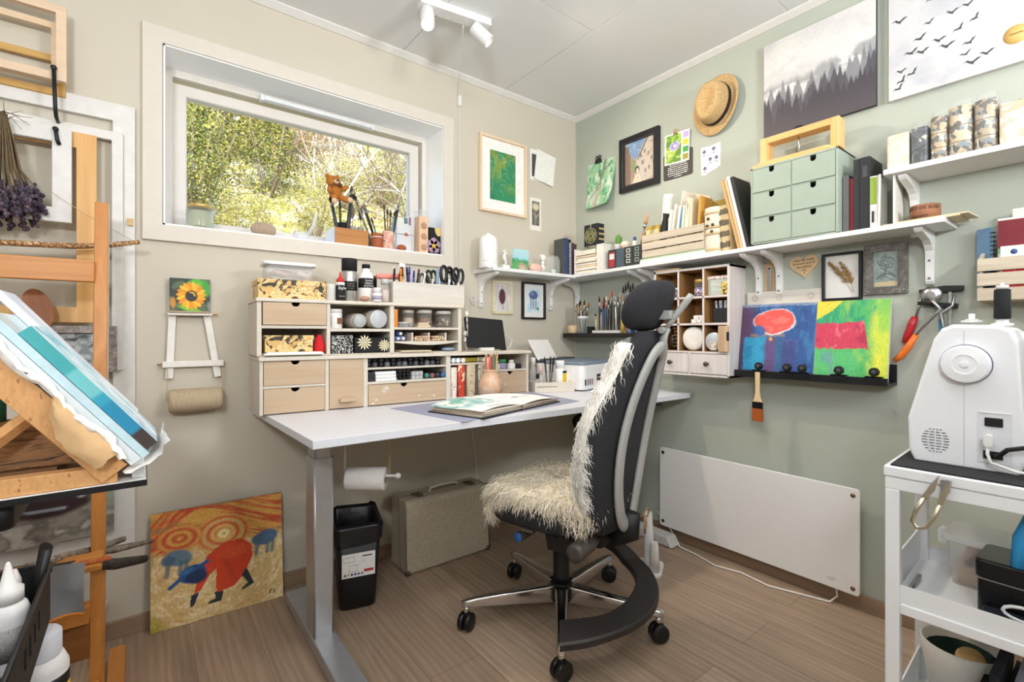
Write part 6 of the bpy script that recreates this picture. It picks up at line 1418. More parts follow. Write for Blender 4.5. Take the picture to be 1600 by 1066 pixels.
t = T('whitewash_board', 'whitewashed board with faint carved ornaments standing behind the two paintings', 'board', RW(1.275, .925, -.006), R90); P('board', B().box(-.15, .155, -.012, 0, 0, .342), WASH, t, .001)
for cx in (-.115, -.01, .115): P('carving', (lambda b: [b.tube([(cx + .013 * q * math.cos(a), -.0125, .313 + .013 * q * math.sin(a)) for a in [2 * PI * k / 12 for k in range(12)]], .001, 4, closed=True) for q in (1, .55)] and b)(B()), mat('#b9ada0', .8), t)
t = T('ruler', 'steel ruler hanging on a wooden tag between two shelf brackets', 'ruler', RW(1.217, 1.262), R90); P('wooden_tag', B().rbox(-.02, .02, -.004, -.001, .0, .135, .004, 'y'), wood('#c39a6c', '#d9b58a', 'z'), t); P('blade', B().rbox(-.008, .010, -.0065, -.0045, .0, .118, .004, 'y'), STEEL, t); P('hook', B().cyl((.001, -.001, .108), (.001, -.014, .108), .003), BLACK, t)
b = B()
for k in range(24): b.box(-.008, -.008 + (.008 if k % 5 == 0 else .004), -.0068, -.0064, .005 + k * .0043, .0056 + k * .0043)
P('scale_marks', b, BLACK, t)
# ---- black picture ledge with two paintings, clips and a brush
lg = T('picture_ledge', 'black picture ledge carrying two bright paintings on the sage wall', 'ledge', RW(1.114, .888), R90)
P('ledge', B().box(0, .561, -.112, 0, 0, .01).box(0, .561, -.116, -.108, 0, .029).box(0, .561, -.008, 0, .01, .075), mat('#17171a', .45), lg, .001)
def art_k1(u, v):
    p = Paint(u, v, '#2f5a96'); st_ = vnoise(u * 2, v * .6, 9, 3)
    p.mix('#3f74ac', sstep(.45, .65, st_)).mix('#24407c', sstep(.5, .7, vnoise(u, v, 6, 8)) * .7).rect('#4a3558', -.1, .12, -.1, .97, .03, .95, .06).rect('#5f3f5c', .0, .22, .42, .98, .03, .7, .05)
    p.rect('#2f9ac4', .06, .37, .05, .52, .015, .95, .04).mix('#1f7fae', ((u > .06) & (u < .37) & (v > .05) & (v < .52)) * sstep(.5, .65, vnoise(u, v, 8, 5)) * .8)
    p.rect('#6a4a78', .36, .52, -.05, .5, .03, .85, .05).rect('#a98a72', .15, .62, .53, .575, .02, .7, .05).rect('#37688f', .5, .62, -.05, .52, .03, .7, .06).rect('#464a86', .6, .78, -.05, .48, .02, .8, .03).rect('#5f5f9a', .585, .80, .47, .49, .006, .7)
    p.ell('#e8edf0', .46, .74, .29, .185, .02, .05, .9, .3, 6).ell('#ec5a52', .46, .745, .275, .17, .02, .05, 1, .3, 6).mix('#f4827a', (np.hypot((u - .46) / .26, (v - .75) / .15) < 1) * sstep(.5, .65, vnoise(u, v * 2, 7, 4)) * .7)
    p.ell('#2d62a0', .27, .62, .09, .07, -.5, .2, .95).poly('#e0a24a', [(.40, .51), (.44, .535), (.46, .49), (.43, .465)]).rect('#cfd6da', .0, 1, .965, 1.1, .01, .35, .05); return p.grain(.25, 40, 5, 1, 2).c
def art_k2(u, v):
    p = Paint(u, v, '#52b86a'); n = vnoise(u * 2, v, 7, 3)
    p.mix('#2fa074', sstep(.4, .6, n) * sstep(.5, .7, v)).mix('#9fd060', sstep(.5, .7, vnoise(u, v * .5, 7, 6)) * .8).poly('#e6d848', [(0, 1.02), (.4, 1.02), (.22, .87), (0, .76)]).mix('#d6e04a', sstep(.68, .85, u + .1 * (n - .5)) * (1 - sstep(.75, .9, v)) * .9).rect('#8fce58', .85, 1.1, .6, 1.1, .06, .8).rect('#e6e44a', .83, .93, -.1, .32, .03, .8)
    p.mix('#5fc47a', (1 - sstep(.3, .42, v)) * (1 - sstep(.5, .7, u)) * .8).rect('#6a94a8', .1, .27, .2, .34, .03, .6, .08).rect('#7f94b4', .23, .28, .0, .3, .01, .5)
    jag = .03 * (vnoise(u, v * 0 + .3, 26, 9) - .5) * 2
    a = ((v + jag > .385) & (v + jag < .71 + .02 * u) & (u < .70 + .1 * (.6 - v) * 2)).astype(float); p.mix('#d23f5c', a).mix('#b42f4c', a * sstep(.5, .68, vnoise(u, v, 6, 2))).mix('#e8788a', a * sstep(.62, .75, vnoise(u * 1.4, v, 8, 11)) * .7)
    return p.grain(.22, 40, 8, 2, 1).c
for w_, s, fn, lab in ((.308, 1.266, art_k1, 'square blue childlike painting with a red shape on the black ledge'), (.244, 1.543, art_k2, 'tall green and crimson childlike painting at the right of the black ledge')):
    o = grid_paint('painting', w_, .312, fn, 120, 120, .016, edge=lin('#e9e6df')); o.location = RW(s, .8988, -.066); o.rotation_euler = (-.16, 0, R90); tagp(o, lab, 'painting')
CL = ['leftmost black clip, the one gripping the hanging brush on the ledge', 'second black clip from the left on the ledge, under the blue painting', 'third black clip on the ledge, at the right of the blue painting', 'fourth black clip on the ledge, under the green painting', 'rightmost black clip on the ledge, in the corner of the green painting']
for k, s in enumerate((1.22, 1.335, 1.393, 1.522, 1.634)):
    c = T('clip', CL[k], 'clip', RW(s, .9175, -.1165), R90, 'clips on the picture ledge'); c.scale = (1.25, 1.25, 1.3)
    P('jaw', B().box(-.021, .021, -.004, -.0012, -.011, .004).box(-.021, .021, -.004, .016, .0005, .003), mat('#2a2a2d', .35, .5), c); P('grip', B().lathe([(.010, -.006), (.0125, -.004), (.0125, .008), (.010, .01)], (0, .002, .016), 16, axis='y'), BLACK, c); P('grip_eye', B().lathe([(.006, 0), (.006, .001), (.002, .001)], (0, -.0042, .016), 12, axis='y').rot(PI, 'Z', (0, -.0042, .016)), mat('#4a4a4e', .3), c)
t = T('flat_brush', 'flat wood-handled brush with amber bristles hanging below the black ledge', 'brush', RW(1.22, .7, -.122), R90)
P('brush_handle', B().prism([(-.010, .212), (.010, .212), (.009, .17), (.0085, .13), (.013, .098), (.021, .083), (-.021, .083), (-.013, .098), (-.0085, .13), (-.009, .17)], -.005, .004), wood('#d9b98a', '#ead0a6', 'z', 14), t, .002)
P('ferrule', B().box(-.021, .021, -.006, .005, .055, .083), mat('#3a3a42', .25, .9), t, .001); P('bristles', B().prism([(-.021, .055), (.021, .055), (.023, .0), (-.023, .0)], -.006, .005), mat('#a8551e', .85, bump=.5, bs=250), t)
# ---- panel heater with its cable
h_ = T('panel_heater', 'flat white panel heater mounted low on the sage wall', 'heater', RW(1.128, .07), R90)
P('panel', B().rbox(-.446, .446, -.062, -.05, 0, .411, .012, 'y'), mat('#eceae8', .28, var=.01), h_, .003)
P('wall_bracket', B().box(-.35, .35, -.05, -.001, .05, .36), mat('#b9b7b4', .5), h_)
for x in (-.425, .425):
    for z_ in (.026, .385): P('fixing', B().lathe([(.0085, 0), (.0085, .0015), (0, .0018)], (x, -.062, z_), 16, axis='y').rot(PI, 'Z', (x, -.062, z_)), mat('#8a6a50' if x > 0 else '#1c1a1a', .3, .5), h_)
text('logo', 'mill', .022, mat('#cfcac8', .4), h_, (.335, -.0626, .03))
S('heater_cable', 'white cable snaking along the floor under the panel heater', 'cable', B().tube([(-.03, -.64, .12), (-.03, -.70, .09), (-.05, -.76, .03), (-.09, -.82, .006), (-.10, -.92, .005), (-.13, -1.03, .005), (-.10, -1.14, .005), (-.12, -1.26, .005), (-.08, -1.38, .005), (-.05, -1.47, .005), (-.03, -1.49, .03), (-.03, -1.48, .10)], .004, 7), mat('#e9e4de', .5))
# ---- slat crate of sketch pads at the right edge
wr = T('wall_crate', 'weathered slat crate of sketch pads hung on the wall at the right edge', 'crate', RW(1.905, 1.182), R90)
b = B()
for k in range(3): b.box(0, .34, -.10, -.092, .002 + .0475 * k, .042 + .0475 * k).box(0, .34, -.008, -.001, .002 + .0475 * k, .042 + .0475 * k)
P('slats', b, CR, wr, .001); P('crate_ends', B().prism([(-.092, 0), (-.008, 0), (-.008, .16), (-.03, .165), (-.06, .155), (-.092, .14)], .003, .013, 'x').prism([(-.092, 0), (-.008, 0), (-.008, .16), (-.092, .14)], .327, .337, 'x').box(.013, .327, -.092, -.008, 0, .006), CR, wr)
def RCp(dx, dy, z): return (dy, -(1.905 + dx), 1.1885 + z)
t = book('blue spiral sketch pad with a wire spine in the wall crate', RCp(.028, -.06, 0), .006, .235, .05, mat('#7fa6cc', .5), R90 + .9, name='sketch_pad', cat='sketch pad'); P('wire_binding', (lambda b: [b.tube([(.003 + .007 * math.cos(a), -.003 + .007 * math.sin(a), .02 + q * .014) for a in [2 * PI * k / 8 for k in range(8)]], .0013, 4, closed=True) for q in range(15)] and b)(B()), BLACK, t)
t = T('sketch_pad', 'red sketch pad with a dark red top band in the wall crate', 'sketch pad', RCp(.045, -.075, 0), R90); P('pad', B().box(0, .2, 0, .012, 0, .255), PAPER, t); P('cover', B().box(0, .2, -.003, 0, .16, .248), mat('#7d2430', .6), t); P('green_edge', B().box(.0, .2, -.0034, -.0004, .146, .16), mat('#8fc08a', .6), t)
t = T('sketch_pad', 'white and red pad reading Artist Sketch in the front of the wall crate', 'sketch pad', RCp(.052, -.088, 0), R90); P('pad', B().box(0, .22, 0, .008, 0, .165), mat('#f0eeea', .6), t); P('red_label', B().box(.004, .075, -.0008, 0, .0, .128), mat('#d62c34', .5), t)
text('lettering', 'Artist Sketch', .026, mat('#f4f0ee', .5), t, (.052, -.0012, .118), (PI / 2, PI / 2, 0)); text('lettering', '-- ------ --- ----- -- ----', .008, mat('#f4e8e4', .5), t, (.03, -.0012, .118), (PI / 2, PI / 2, 0)); P('blue_mark', B().lathe([(.008, 0), (.008, .0006), (0, .0006)], (.03, 0, .146), 14, axis='y').rot(PI, 'Z', (.03, 0, .146)), mat('#3f5f9a', .5), t)
S('sketch_pad', 'cream pad with a dark edge standing tallest at the back of the wall crate', 'sketch pad', B().box(0, .2, 0, .01, 0, .285), mat('#ece6d6', .6), RCp(.075, -.05, 0), R90)
# ---- clamp and punch pliers on the wall
cp = T('bar_clamp', 'black bar clamp with a red handle hanging on the sage wall', 'clamp', RW(1.80, 1.0), R90)
P('bar', B().box(.022, .030, -.02, -.012, .07, .23), STEEL, cp); P('fixed_jaw', B().prism([(-.055, .222), (.06, .225), (.062, .243), (.01, .246), (-.058, .236)], -.026, -.008), BLACK, cp, .002); P('sliding_jaw', B().prism([(-.062, .182), (.045, .165), (.047, .182), (-.02, .19), (-.06, .195)], -.026, -.008), BLACK, cp, .002)
P('spindle', B().cyl((-.048, -.017, .225), (-.068, -.017, .13), .0045), STEEL, cp); P('handle', B().tube([(-.07, -.017, .14), (-.078, -.017, .11), (-.09, -.017, .07), (-.098, -.017, .045)], [.010, .013, .013, .010], 10), mat('#b3242c', .3), cp)
pp = T('punch_pliers', 'steel punch pliers with orange handles hanging over the black clamp', 'pliers', RW(1.80, 1.0, -.024), R90)
P('punch_wheel', B().lathe([(.008, -.006), (.030, -.006), (.030, .006), (.008, .006)], (-.02, -.012, .215), 18, axis='y'), STEEL, pp); P('jaw', B().tube([(-.02, -.012, .2), (.005, -.012, .165), (-.03, -.012, .12), (-.065, -.012, .07)], [.014, .013, .010, .008], 8, flat=.5), STEEL, pp); P('jaw', B().tube([(.04, -.006, .21), (.035, -.006, .175), (.005, -.006, .15), (.012, -.006, .1), (.006, -.006, .045)], [.006, .009, .012, .010, .008], 8, flat=.5), STEEL, pp)
P('handle', B().tube([(-.062, -.012, .074), (-.085, -.012, .03), (-.105, -.012, -.002), (-.125, -.012, -.022)], [.009, .012, .012, .008], 10), mat('#e8762a', .4), pp); P('handle', B().tube([(.008, -.006, .05), (.0, -.006, 0), (-.012, -.006, -.05)], [.009, .012, .009], 10), mat('#e8762a', .4), pp)
P('grip_tape', B().box(-.004, .004, -.02, -.012, .08, .13), mat('#3f8fb4', .5), cp)
# ---- ceiling spotlights
fx = T('ceiling_spotlight', 'white ceiling bar with two cylindrical spotlights by the window wall', 'spotlight', (-1.165, -.435, 2.434), math.radians(-9))
P('bar', B().rbox(-.16, .16, -.028, .028, 0, .031, .003), WHITE, fx, .0015)
AIM = {}
for nm_, x, aim in (('a', -.125, Vector((-.12, -.42, -.9)).normalized()), ('b', .105, Vector((.68, -.34, -.68)).normalized())):
    h0 = Vector((x, 0, -.014)); Mx = aim.to_track_quat('-Z', 'Y').to_matrix().to_4x4(); c = h0 + aim * .02 + Vector((0, 0, -.012))
    P('swivel', B().lathe([(.02, -.001), (.02, -.008), (.010, -.012), (.010, -.03)], (x, 0, 0), 14), mat('#dcdcdc', .4), fx)
    q = B().lathe([(.0, .042), (.028, .042), (.029, .040), (.029, -.048), (.027, -.05), (.024, -.046), (.022, -.03)], n=26); q.xf(Matrix.Translation(c) @ Mx)
    hd = P('lamp_head', q, WHITE, fx); q = B().lathe([(0, -.034), (.0235, -.034), (.0235, -.0345), (0, -.0345)], n=20); q.xf(Matrix.Translation(c) @ Mx); P('lens', q, mat('#fff6e6', .3, emit=1.5), hd)
    AIM[nm_] = (Matrix.Translation(fx.location) @ Matrix.Rotation(fx.rotation_euler.z, 4, 'Z') @ (c + aim * .056), Matrix.Rotation(fx.rotation_euler.z, 3, 'Z') @ aim)
# ================================================================ things on the window sill
ZW = 1.4915
t = jar('honey_jar', 'glass jar of pale green liquid with a gold lid on the window sill', 'jar', (-2.045, .055, ZW), .048, .098, clear('#f2f6ec', .12), mat('#c9ad6a', .35, .5), .016, .042)
P('liquid', B().lathe([(.044, .006), (.0455, .012), (.0455, .07), (0, .0705)], n=20), mat('#dbe3bf', .15, trans=.6), t)
S('seed_pod', 'round brown ribbed seed pod on the window sill', 'seed pod', B().ball((0, 0, .032), .05, 22, 10, (1, .8, .66)), patches(((.3, '#8a6a4c'), (.5, '#c9a98a'), (.7, '#e0cdb4')), 6, 'wavex', .8, False, (12, 12, 3), 'Object', 1.2, .8), (-1.815, .07, ZW))
t = T('glass_ladle', 'clear glass ladle lying on the window sill', 'ladle', (-1.665, .05, ZW)); P('bowl', B().lathe([(.0, .0), (.025, .004), (.036, .02), (.03, .036), (.012, .042)], n=20), clear('#f4f8fa', .35), t); P('handle', B().tube([(.025, 0, .03), (.05, .0, .075), (.062, 0, .125)], [.008, .008, .009], 8), clear('#f4f8fa', .35), t)
t = T('wooden_box', 'white-sided box with an orange-brown wooden front on the window sill', 'box', (-1.53, .012, ZW))
P('front', B().box(0, .155, 0, .008, 0, .075), wood('#a5652c', '#c08644', 'x', 12, .5), t, .001); P('sides', B().box(-.001, .004, .0085, .14, 0, .077).box(.151, .156, .0085, .14, 0, .075).box(.004, .151, .134, .14, 0, .075).box(.004, .151, .0085, .134, 0, .004), WHITE, t)
def sill_brush(lab, p0, p1, r, col, tip, tl=.03):
    p0, p1 = Vector(p0), Vector(p1); L = (p1 - p0).length; t = T('paint_brush', lab, 'brush', p0, 0, 'brushes on the window sill'); t.rotation_euler = (p1 - p0).to_track_quat('Z', 'Y').to_euler()
    P('brush_handle', B().tube([(0, 0, 0), (0, 0, L * .5), (0, 0, L - tl * 1.6)], [r * .7, r, r * .8], 8), mat(col, .4), t); P('ferrule', B().cyl((0, 0, L - tl * 1.6), (0, 0, L - tl), r * .9, r), mat('#8f8d88', .3, .8), t); P('bristles', B().lathe([(r, L - tl), (r * 1.25, L - tl * .5), (r * .5, L)], n=8), mat(tip, .85), t)
zb = ZW + .005
for k, (a, b_, r, c, tp, lab) in enumerate((((-1.49, .07, zb), (-1.535, .07, 1.72), .009, '#3a3a3c', '#2a2522', 'thick dark brush leaning left behind the teddy bear'), ((-1.48, .09, zb), (-1.49, .08, 1.80), .006, '#3d3832', '#4a3a2e', 'tall dark brush standing beside the teddy bear'), ((-1.465, .06, zb), (-1.435, .07, 1.745), .010, '#3c3934', '#3a332c', 'thick grey-brown brush leaning right in the window'), ((-1.455, .09, zb), (-1.428, .09, 1.79), .006, '#4a463f', '#5a4a3a', 'tall thin brush leaning right in the window'))): sill_brush(lab, a, b_, r, c, tp)
for k, (a, b_, r, c, tp, lab) in enumerate((((-1.325, .07, zb), (-1.43, .06, 1.745), .006, '#8a7a68', '#2c2622', 'long brush with a dark tip leaning far left from the clay pot'), ((-1.318, .085, zb + .06), (-1.375, .08, 1.71), .008, '#2b2a28', '#8a7458', 'broad dark brush leaning left in the clay pot'), ((-1.305, .08, zb + .06), (-1.335, .08, 1.65), .004, '#3a4a44', '#3a2a22', 'thin green-black brush in the clay pot'))): sill_brush(lab, a, b_, r, c, tp)
# teddy perched on the brushes
BEAR = mat('#b5712c', .95, bump=.7, bs=220); PADM = mat('#d9b79a', .9)
t = T('teddy_bear', 'small golden-brown teddy bear perched on the brush tops in the window', 'teddy bear', (-1.525, .035, 1.70), .15, None)
P('body', B().ball((0, 0, .03), .03, sq=(1, .85, 1.1)), BEAR, t); hd = P('head', B().ball((-.012, -.004, .076), .029, sq=(1.1, .95, .9)).ball((-.036, 0, .097), .011, 8, 6).ball((.012, 0, .099), .011, 8, 6), BEAR, t)
P('muzzle', B().ball((-.008, -.028, .07), .0125, sq=(1, .8, .85)), PADM, hd); P('nose', B().ball((-.008, -.039, .073), .004, 8, 6), BLACK, hd)
for x in (-.019, .004): P('eye', B().ball((x, -.029, .082), .003, 8, 6), BLACK, hd)
P('arm', B().tube([(.022, -.004, .045), (.04, -.012, .052), (.055, -.018, .064)], [.012, .011, .009], 8), BEAR, t); P('arm', B().tube([(-.024, -.004, .045), (-.035, -.018, .03), (-.03, -.026, .02)], [.012, .011, .009], 8), BEAR, t)
for sx, ex in ((1, .05), (-1, -.018)):
    P('leg', B().tube([(sx * .015, -.008, .012), (ex * .7, -.024, .0), (ex, -.034, -.004 if sx > 0 else -.02)], [.014, .014, .013], 8), BEAR, t); P('foot_pad', B().ball((ex + .004 * sx, -.042, -.004 if sx > 0 else -.022), .0135, sq=(1, .6, 1)), PADM, t)
P('bow', B().prism([(-.02, .052), (0, .058), (.02, .050), (.02, .064), (0, .06), (-.02, .066)], -.032, -.026), mat('#5a3418', .6), t)
jar('ink_bottle', 'low black pot on the window sill behind the wooden box front', 'pot', (-1.465, .10, ZW), .028, .115, clear('#e9ecec', .3), MATTEBLACK, .045, .03)
for x, lab, c in ((-1.43, 'left leaf-shaped palette knife standing in a glass bottle', '#5a5048'), (-1.39, 'right leaf-shaped palette knife standing in a glass bottle', '#4a4c50')):
    j = jar('glass_bottle', 'little grey-capped glass bottle holding the ' + ('left' if x < -1.41 else 'right') + ' leaf-shaped knife', 'bottle', (x, .075, ZW), .02, .10, clear('#e3e8ea', .2), mat('#9a9a98', .4), .03, .017)
    k_ = T('palette_knife', lab, 'palette knife', (x, .075, ZW + .1008)); P('shaft', B().cyl((0, 0, 0), (0, 0, .03), .002), STEEL, k_); P('blade', B().prism([(0, .03), (-.011, .055), (-.008, .085), (.004 if x < -1.41 else .008, .108), (.010, .08), (.011, .055)], -.0008, .0008), mat(c, .35, .6), k_)
S('glass_prism', 'grey glass wedge on the window sill right of the bottles', 'glass', B().prism([(-.02, 0), (.02, 0), (.02, .065), (.004, .085), (-.02, .06)], -.008, .008), mat('#9aa0a2', .15, trans=.5), (-1.352, .10, ZW))
t = T('clay_pot', 'small terracotta pot tied with white lace on the window sill', 'pot', (-1.318, .05, ZW)); P('pot', B().lathe([(.021, 0), (.027, .004), (.029, .045), (.024, .058), (.031, .064), (.031, .074), (.024, .076), (.022, .06)], n=20), mat('#a85a34', .6, var=.12), t); P('lace', B().lathe([(.0265, .0555), (.029, .058), (.0265, .0605)], n=18), PAPER, t)
FLP = patches(((0, '#d99a8c'), (.45, '#e6b3a3'), (.54, '#e9d9b8'), (.62, '#b5705f'), (.7, '#8fa070')), 60, 'noise', .5)
t = T('floral_tin', 'pink flowered jar of brushes on the window sill', 'jar', (-1.262, .05, ZW)); P('jar_body', B().lathe([(.026, 0), (.029, .004), (.029, .09), (.026, .094), (.025, .09), (.025, .006), (0, .006)], n=20), FLP, t)
for k, (dx, p1, c, lab) in enumerate(((-.008, (-1.282, .05, 1.72), '#5a4a2c', 'dark-tipped brush upright in the pink flowered jar'), (.0, (-1.262, .055, 1.70), '#a5783a', 'amber brush upright in the pink flowered jar'), (.006, (-1.25, .04, 1.69), '#8a6a34', 'brown brush upright in the pink flowered jar'), (.012, (-1.20, .05, 1.745), '#3a3c40', 'broad grey brush leaning right from the pink flowered jar'), (.004, (-1.215, .06, 1.70), '#7fa0b8', 'blue-grey brush leaning right from the pink flowered jar'))): sill_brush(lab, (-1.262 + dx, .05, ZW + .008), p1, .0045 if k < 3 else .007, c, '#4a3a2c' if k != 3 else '#8f8a80')
S('clay_bird', 'terracotta pebble bird at the front of the window sill', 'ornament', B().ball((0, 0, .016), .022, 14, 8, (1.15, .7, .72)).ball((-.02, 0, .012), .008, 8, 6), mat('#a8552f', .6, var=.1), (-1.20, .025, ZW))
t = T('gift_bag', 'clear flower-printed bag of cards on the window sill', 'bag', (-1.218, .045, ZW)); P('bag_body', B().prism([(0, 0), (.095, 0), (.10, .2), (.085, .19), (.0, .165)], 0, .05), clear('#f6f8fa', .45, .1), t); P('contents', B().box(.01, .085, .012, .04, .003, .13), mat('#e3e6ea', .6), t); P('card_window', B().box(.04, .06, -.001, .0, .145, .175), mat('#5f7f86', .4), t); P('bag_edge', B().box(.066, .078, -.0012, .0002, .14, .18), mat('#8f6a8a', .5), t)
P('flower_motif', B().ball((.052, -.001, .09), .009, 8, 6, (1, .2, 1)), mat('#c9504f', .5), t); P('print_line', B().box(.0, .095, -.0012, -.0002, .088, .0905), mat('#6a7a5a', .6), t)
t = T('stamp_box', 'tall narrow peach box printed with brown flower stamps on the window sill', 'box', (-1.107, .015, ZW)); P('box_body', B().box(0, .05, 0, .09, 0, .19), mat('#e6c0a0', .6), t, .001); P('clear_top', B().box(.004, .046, .004, .08, .191, .225), clear('#eef0f2', .25), t)
for z_ in (.03, .085, .14): P('flower_motif', daisy(.025, z_, .02, 9), mat('#7a4a30', .7), t); P('flower_centre', B().ball((.025, -.001, z_), .006, 8, 6, (1, .25, 1)), mat('#d9a080', .6), t)
t = T('flower_box', 'black box printed with a large mauve flower at the right end of the window sill', 'box', (-1.052, .012, ZW)); P('box_body', B().box(0, .066, 0, .10, 0, .138), MATTEBLACK, t, .001)
for a in range(5): P('petal', B().lathe([(.0, -.0012), (.02, -.0012), (.02, .0)], (.026 + .02 * math.cos(a * 1.257 + .3), 0, .045 + .022 * math.sin(a * 1.257 + .3)), 14, axis='y'), mat('#b594b0', .6), t)
P('flower_centre', B().lathe([(.0, -.002), (.012, -.002), (.012, .0)], (.026, 0, .043), 12, axis='y'), mat('#dcb43c', .6), t); P('petal', B().prism([(.03, .138), (.066, .138), (.066, .10), (.05, .095), (.036, .11)], -.0012, .0), mat('#d9bf7a', .6), t)
# ================================================================ office chair with sheepskins
CX, CY, CRZ = -.966, -.882, math.radians(17)
FAB = patches(((.3, '#1d1d20'), (.5, '#28282c'), (.7, '#35353a')), 260, 'noise', .95, False, bump=.5); PLG = mat('#a9a9a6', .45); DKP = mat('#1a1a1b', .5)
chair = T('office_chair', 'black fabric office chair with headrest and chrome star base in front of the desk', 'chair', (CX, CY, 0), CRZ)
def se(a, w, d, p=3.2):
    c, s = math.cos(a), math.sin(a); return (w * math.copysign(abs(c) ** (2 / p), c), d * math.copysign(abs(s) ** (2 / p), s))
P('hub', B().lathe([(.03, .075), (.045, .085), (.046, .13), (.036, .14)], n=20), DKP, chair)
ROT = Matrix.Rotation(-CRZ, 3, 'Z')
for k, (wx, wy) in enumerate(((-1.300, -.726), (-1.200, -1.128), (-.793, -1.201), (-.925, -.536), (-.610, -.814))):
    e = ROT @ Vector((wx - CX, wy - CY, 0)); L = e.length; a = math.atan2(e.y, e.x)
    rg = []
    for s, zt, zb, hw in ((.03, .136, .07, .025), (.06, .134, .072, .023), (L * .5, .126, .079, .019), (L - .04, .117, .085, .015), (L - .005, .112, .086, .0135), (L + .012, .108, .086, .009)):
        rg.append([(s, y, z) for y, z in rrect(-hw, hw, zb, zt, .007, 3)])
    b = loft(rg, cap1=True); b.tube([(L - .006, 0, .09), (L - .006, 0, .055)], .011, 8); b.rot(a, 'Z')
    lg = P('base_leg', b, mat('#cfcccb', .16, 1, var=.02), chair)
    sw = a + (.9, 2.3, .6, -1.0, 2.0)[k]; c = Vector((L - .006, 0, 0)); c.rotate(Euler((0, 0, a)))
    b = B(); 
    for sg in (-1, 1): b.lathe([(.012, -.010), (.029, -.009), (.032, -.005), (.032, .006), (.028, .010), (.01, .0102)], (0, sg * .0135, .0325), 18, axis='y')
    b.box(-.016, .012, -.006, .006, .03, .064).rot(sw, 'Z'); b.xf(Matrix.Translation(c))
    P('caster', b, mat('#141415', .3), lg)
P('gas_column', B().lathe([(.03, .14), (.031, .17), (.031, .29), (.026, .295), (.026, .36)], n=20).lathe([(.018, .05), (.024, .075)], n=14), DKP, chair)
# crescent foot plate, swept from the back of the mechanism round to the front left
OUT = [(-1.257, -1.18), (-1.20, -1.215), (-1.132, -1.242), (-1.02, -1.263), (-.90, -1.25), (-.80, -1.20), (-.72, -1.12), (-.673, -1.03), (-.665, -.95), (-.70, -.86)]
INN_ = [(-1.171, -1.089), (-1.115, -1.128), (-1.044, -1.164), (-.963, -1.166), (-.879, -1.144), (-.807, -1.105), (-.757, -1.047), (-.728, -.98), (-.725, -.92), (-.76, -.85)]
def smooth_path(p, m=4):
    out = []
    for i in range(len(p) - 1):
        a, b_, c, d = [Vector(p[max(0, min(len(p) - 1, i + q))]) for q in (-1, 0, 1, 2)]
        for k in range(m):
            t = k / m; out.append(tuple(.5 * ((2 * b_) + (c - a) * t + (2 * a - 5 * b_ + 4 * c - d) * t * t + (3 * b_ - a - 3 * c + d) * t ** 3)))
    return out + [tuple(p[-1])]
OUT = smooth_path(OUT); INN_ = smooth_path(INN_); n = len(OUT)
rg = []
for k in range(n):
    z = .165 + .001 * k + .006 * max(0, k - 28)
    o3 = ROT @ Vector((OUT[k][0] - CX, OUT[k][1] - CY, 0)); i3 = ROT @ Vector((INN_[k][0] - CX, INN_[k][1] - CY, 0))
    ins = (o3 - i3).normalized() * .006
    rg.append([tuple(o3 + Vector((0, 0, z - .024))), tuple(o3 + Vector((0, 0, z - .006))), tuple(o3 - ins + Vector((0, 0, z))), tuple(i3 + ins + Vector((0, 0, z))), tuple(i3 + Vector((0, 0, z - .006))), tuple(i3 + Vector((0, 0, z - .024)))])
P('foot_plate', loft(rg, cap1=True, smooth=False), mat('#2c2726', .5), chair)
e = ROT @ Vector((-.70 - CX, -.88 - CY, 0)); P('foot_plate_arm', B().tube([(e.x, e.y, .21), (e.x * .8, e.y * .8 - .08, .30), (.05, -.12, .34)], [.022, .024, .026], 8, flat=.6), DKP, chair)
# mechanism under the seat
P('mechanism', B().rbox(-.075, .075, -.20, .14, .335, .395, .02).rbox(-.17, .17, -.10, .10, .385, .42, .02).rbox(-.15, .15, .08, .2, .375, .40, .02), DKP, chair, .004)
P('tilt_knob', B().lathe([(.017, -.225), (.0295, -.222), (.031, -.20), (.03, -.12), (.02, -.07)], (0, -.172, .368), 20, axis='x'), mat('#4a4440', .45), chair)
o = P('height_knob', B().lathe([(.018, -.19), (.019, -.10), (.014, -.06)], (0, .07, .352), 16, axis='x'), mat('#3a3632', .45), chair)
P('knob_cap', B().lathe([(.0, -.1935), (.0165, -.193), (.0175, -.19)], (0, .07, .352), 16, axis='x'), mat('#2f62ac', .35), o)
P('seat_lever', B().rbox(-.205, -.10, .0, .055, .385, .405, .01), mat('#6b6661', .4), chair, .003)
P('side_bracket', B().prism([(-.13, .33), (-.04, .33), (-.03, .385), (-.14, .385)], -.17, -.14, 'x'), DKP, chair, .003)
# seat
rg = []
N = 44
for f, z, dy in ((.80, .405, .0), (.94, .412, .0), (1.0, .435, .0), (1.0, .475, .0), (.965, .497, .0), (.86, .508, .0), (.5, .505, 0), (.05, .502, 0)):
    r_ = []
    for k in range(N):
        x, y = se(2 * PI * k / N, .245 * f, .235 * f); r_.append((x, y + .005 + dy, z - .018 * max(0, (y - .15) / .08) - .0))
    rg.append(r_)
P('seat', loft(rg, cap1=True), FAB, chair)
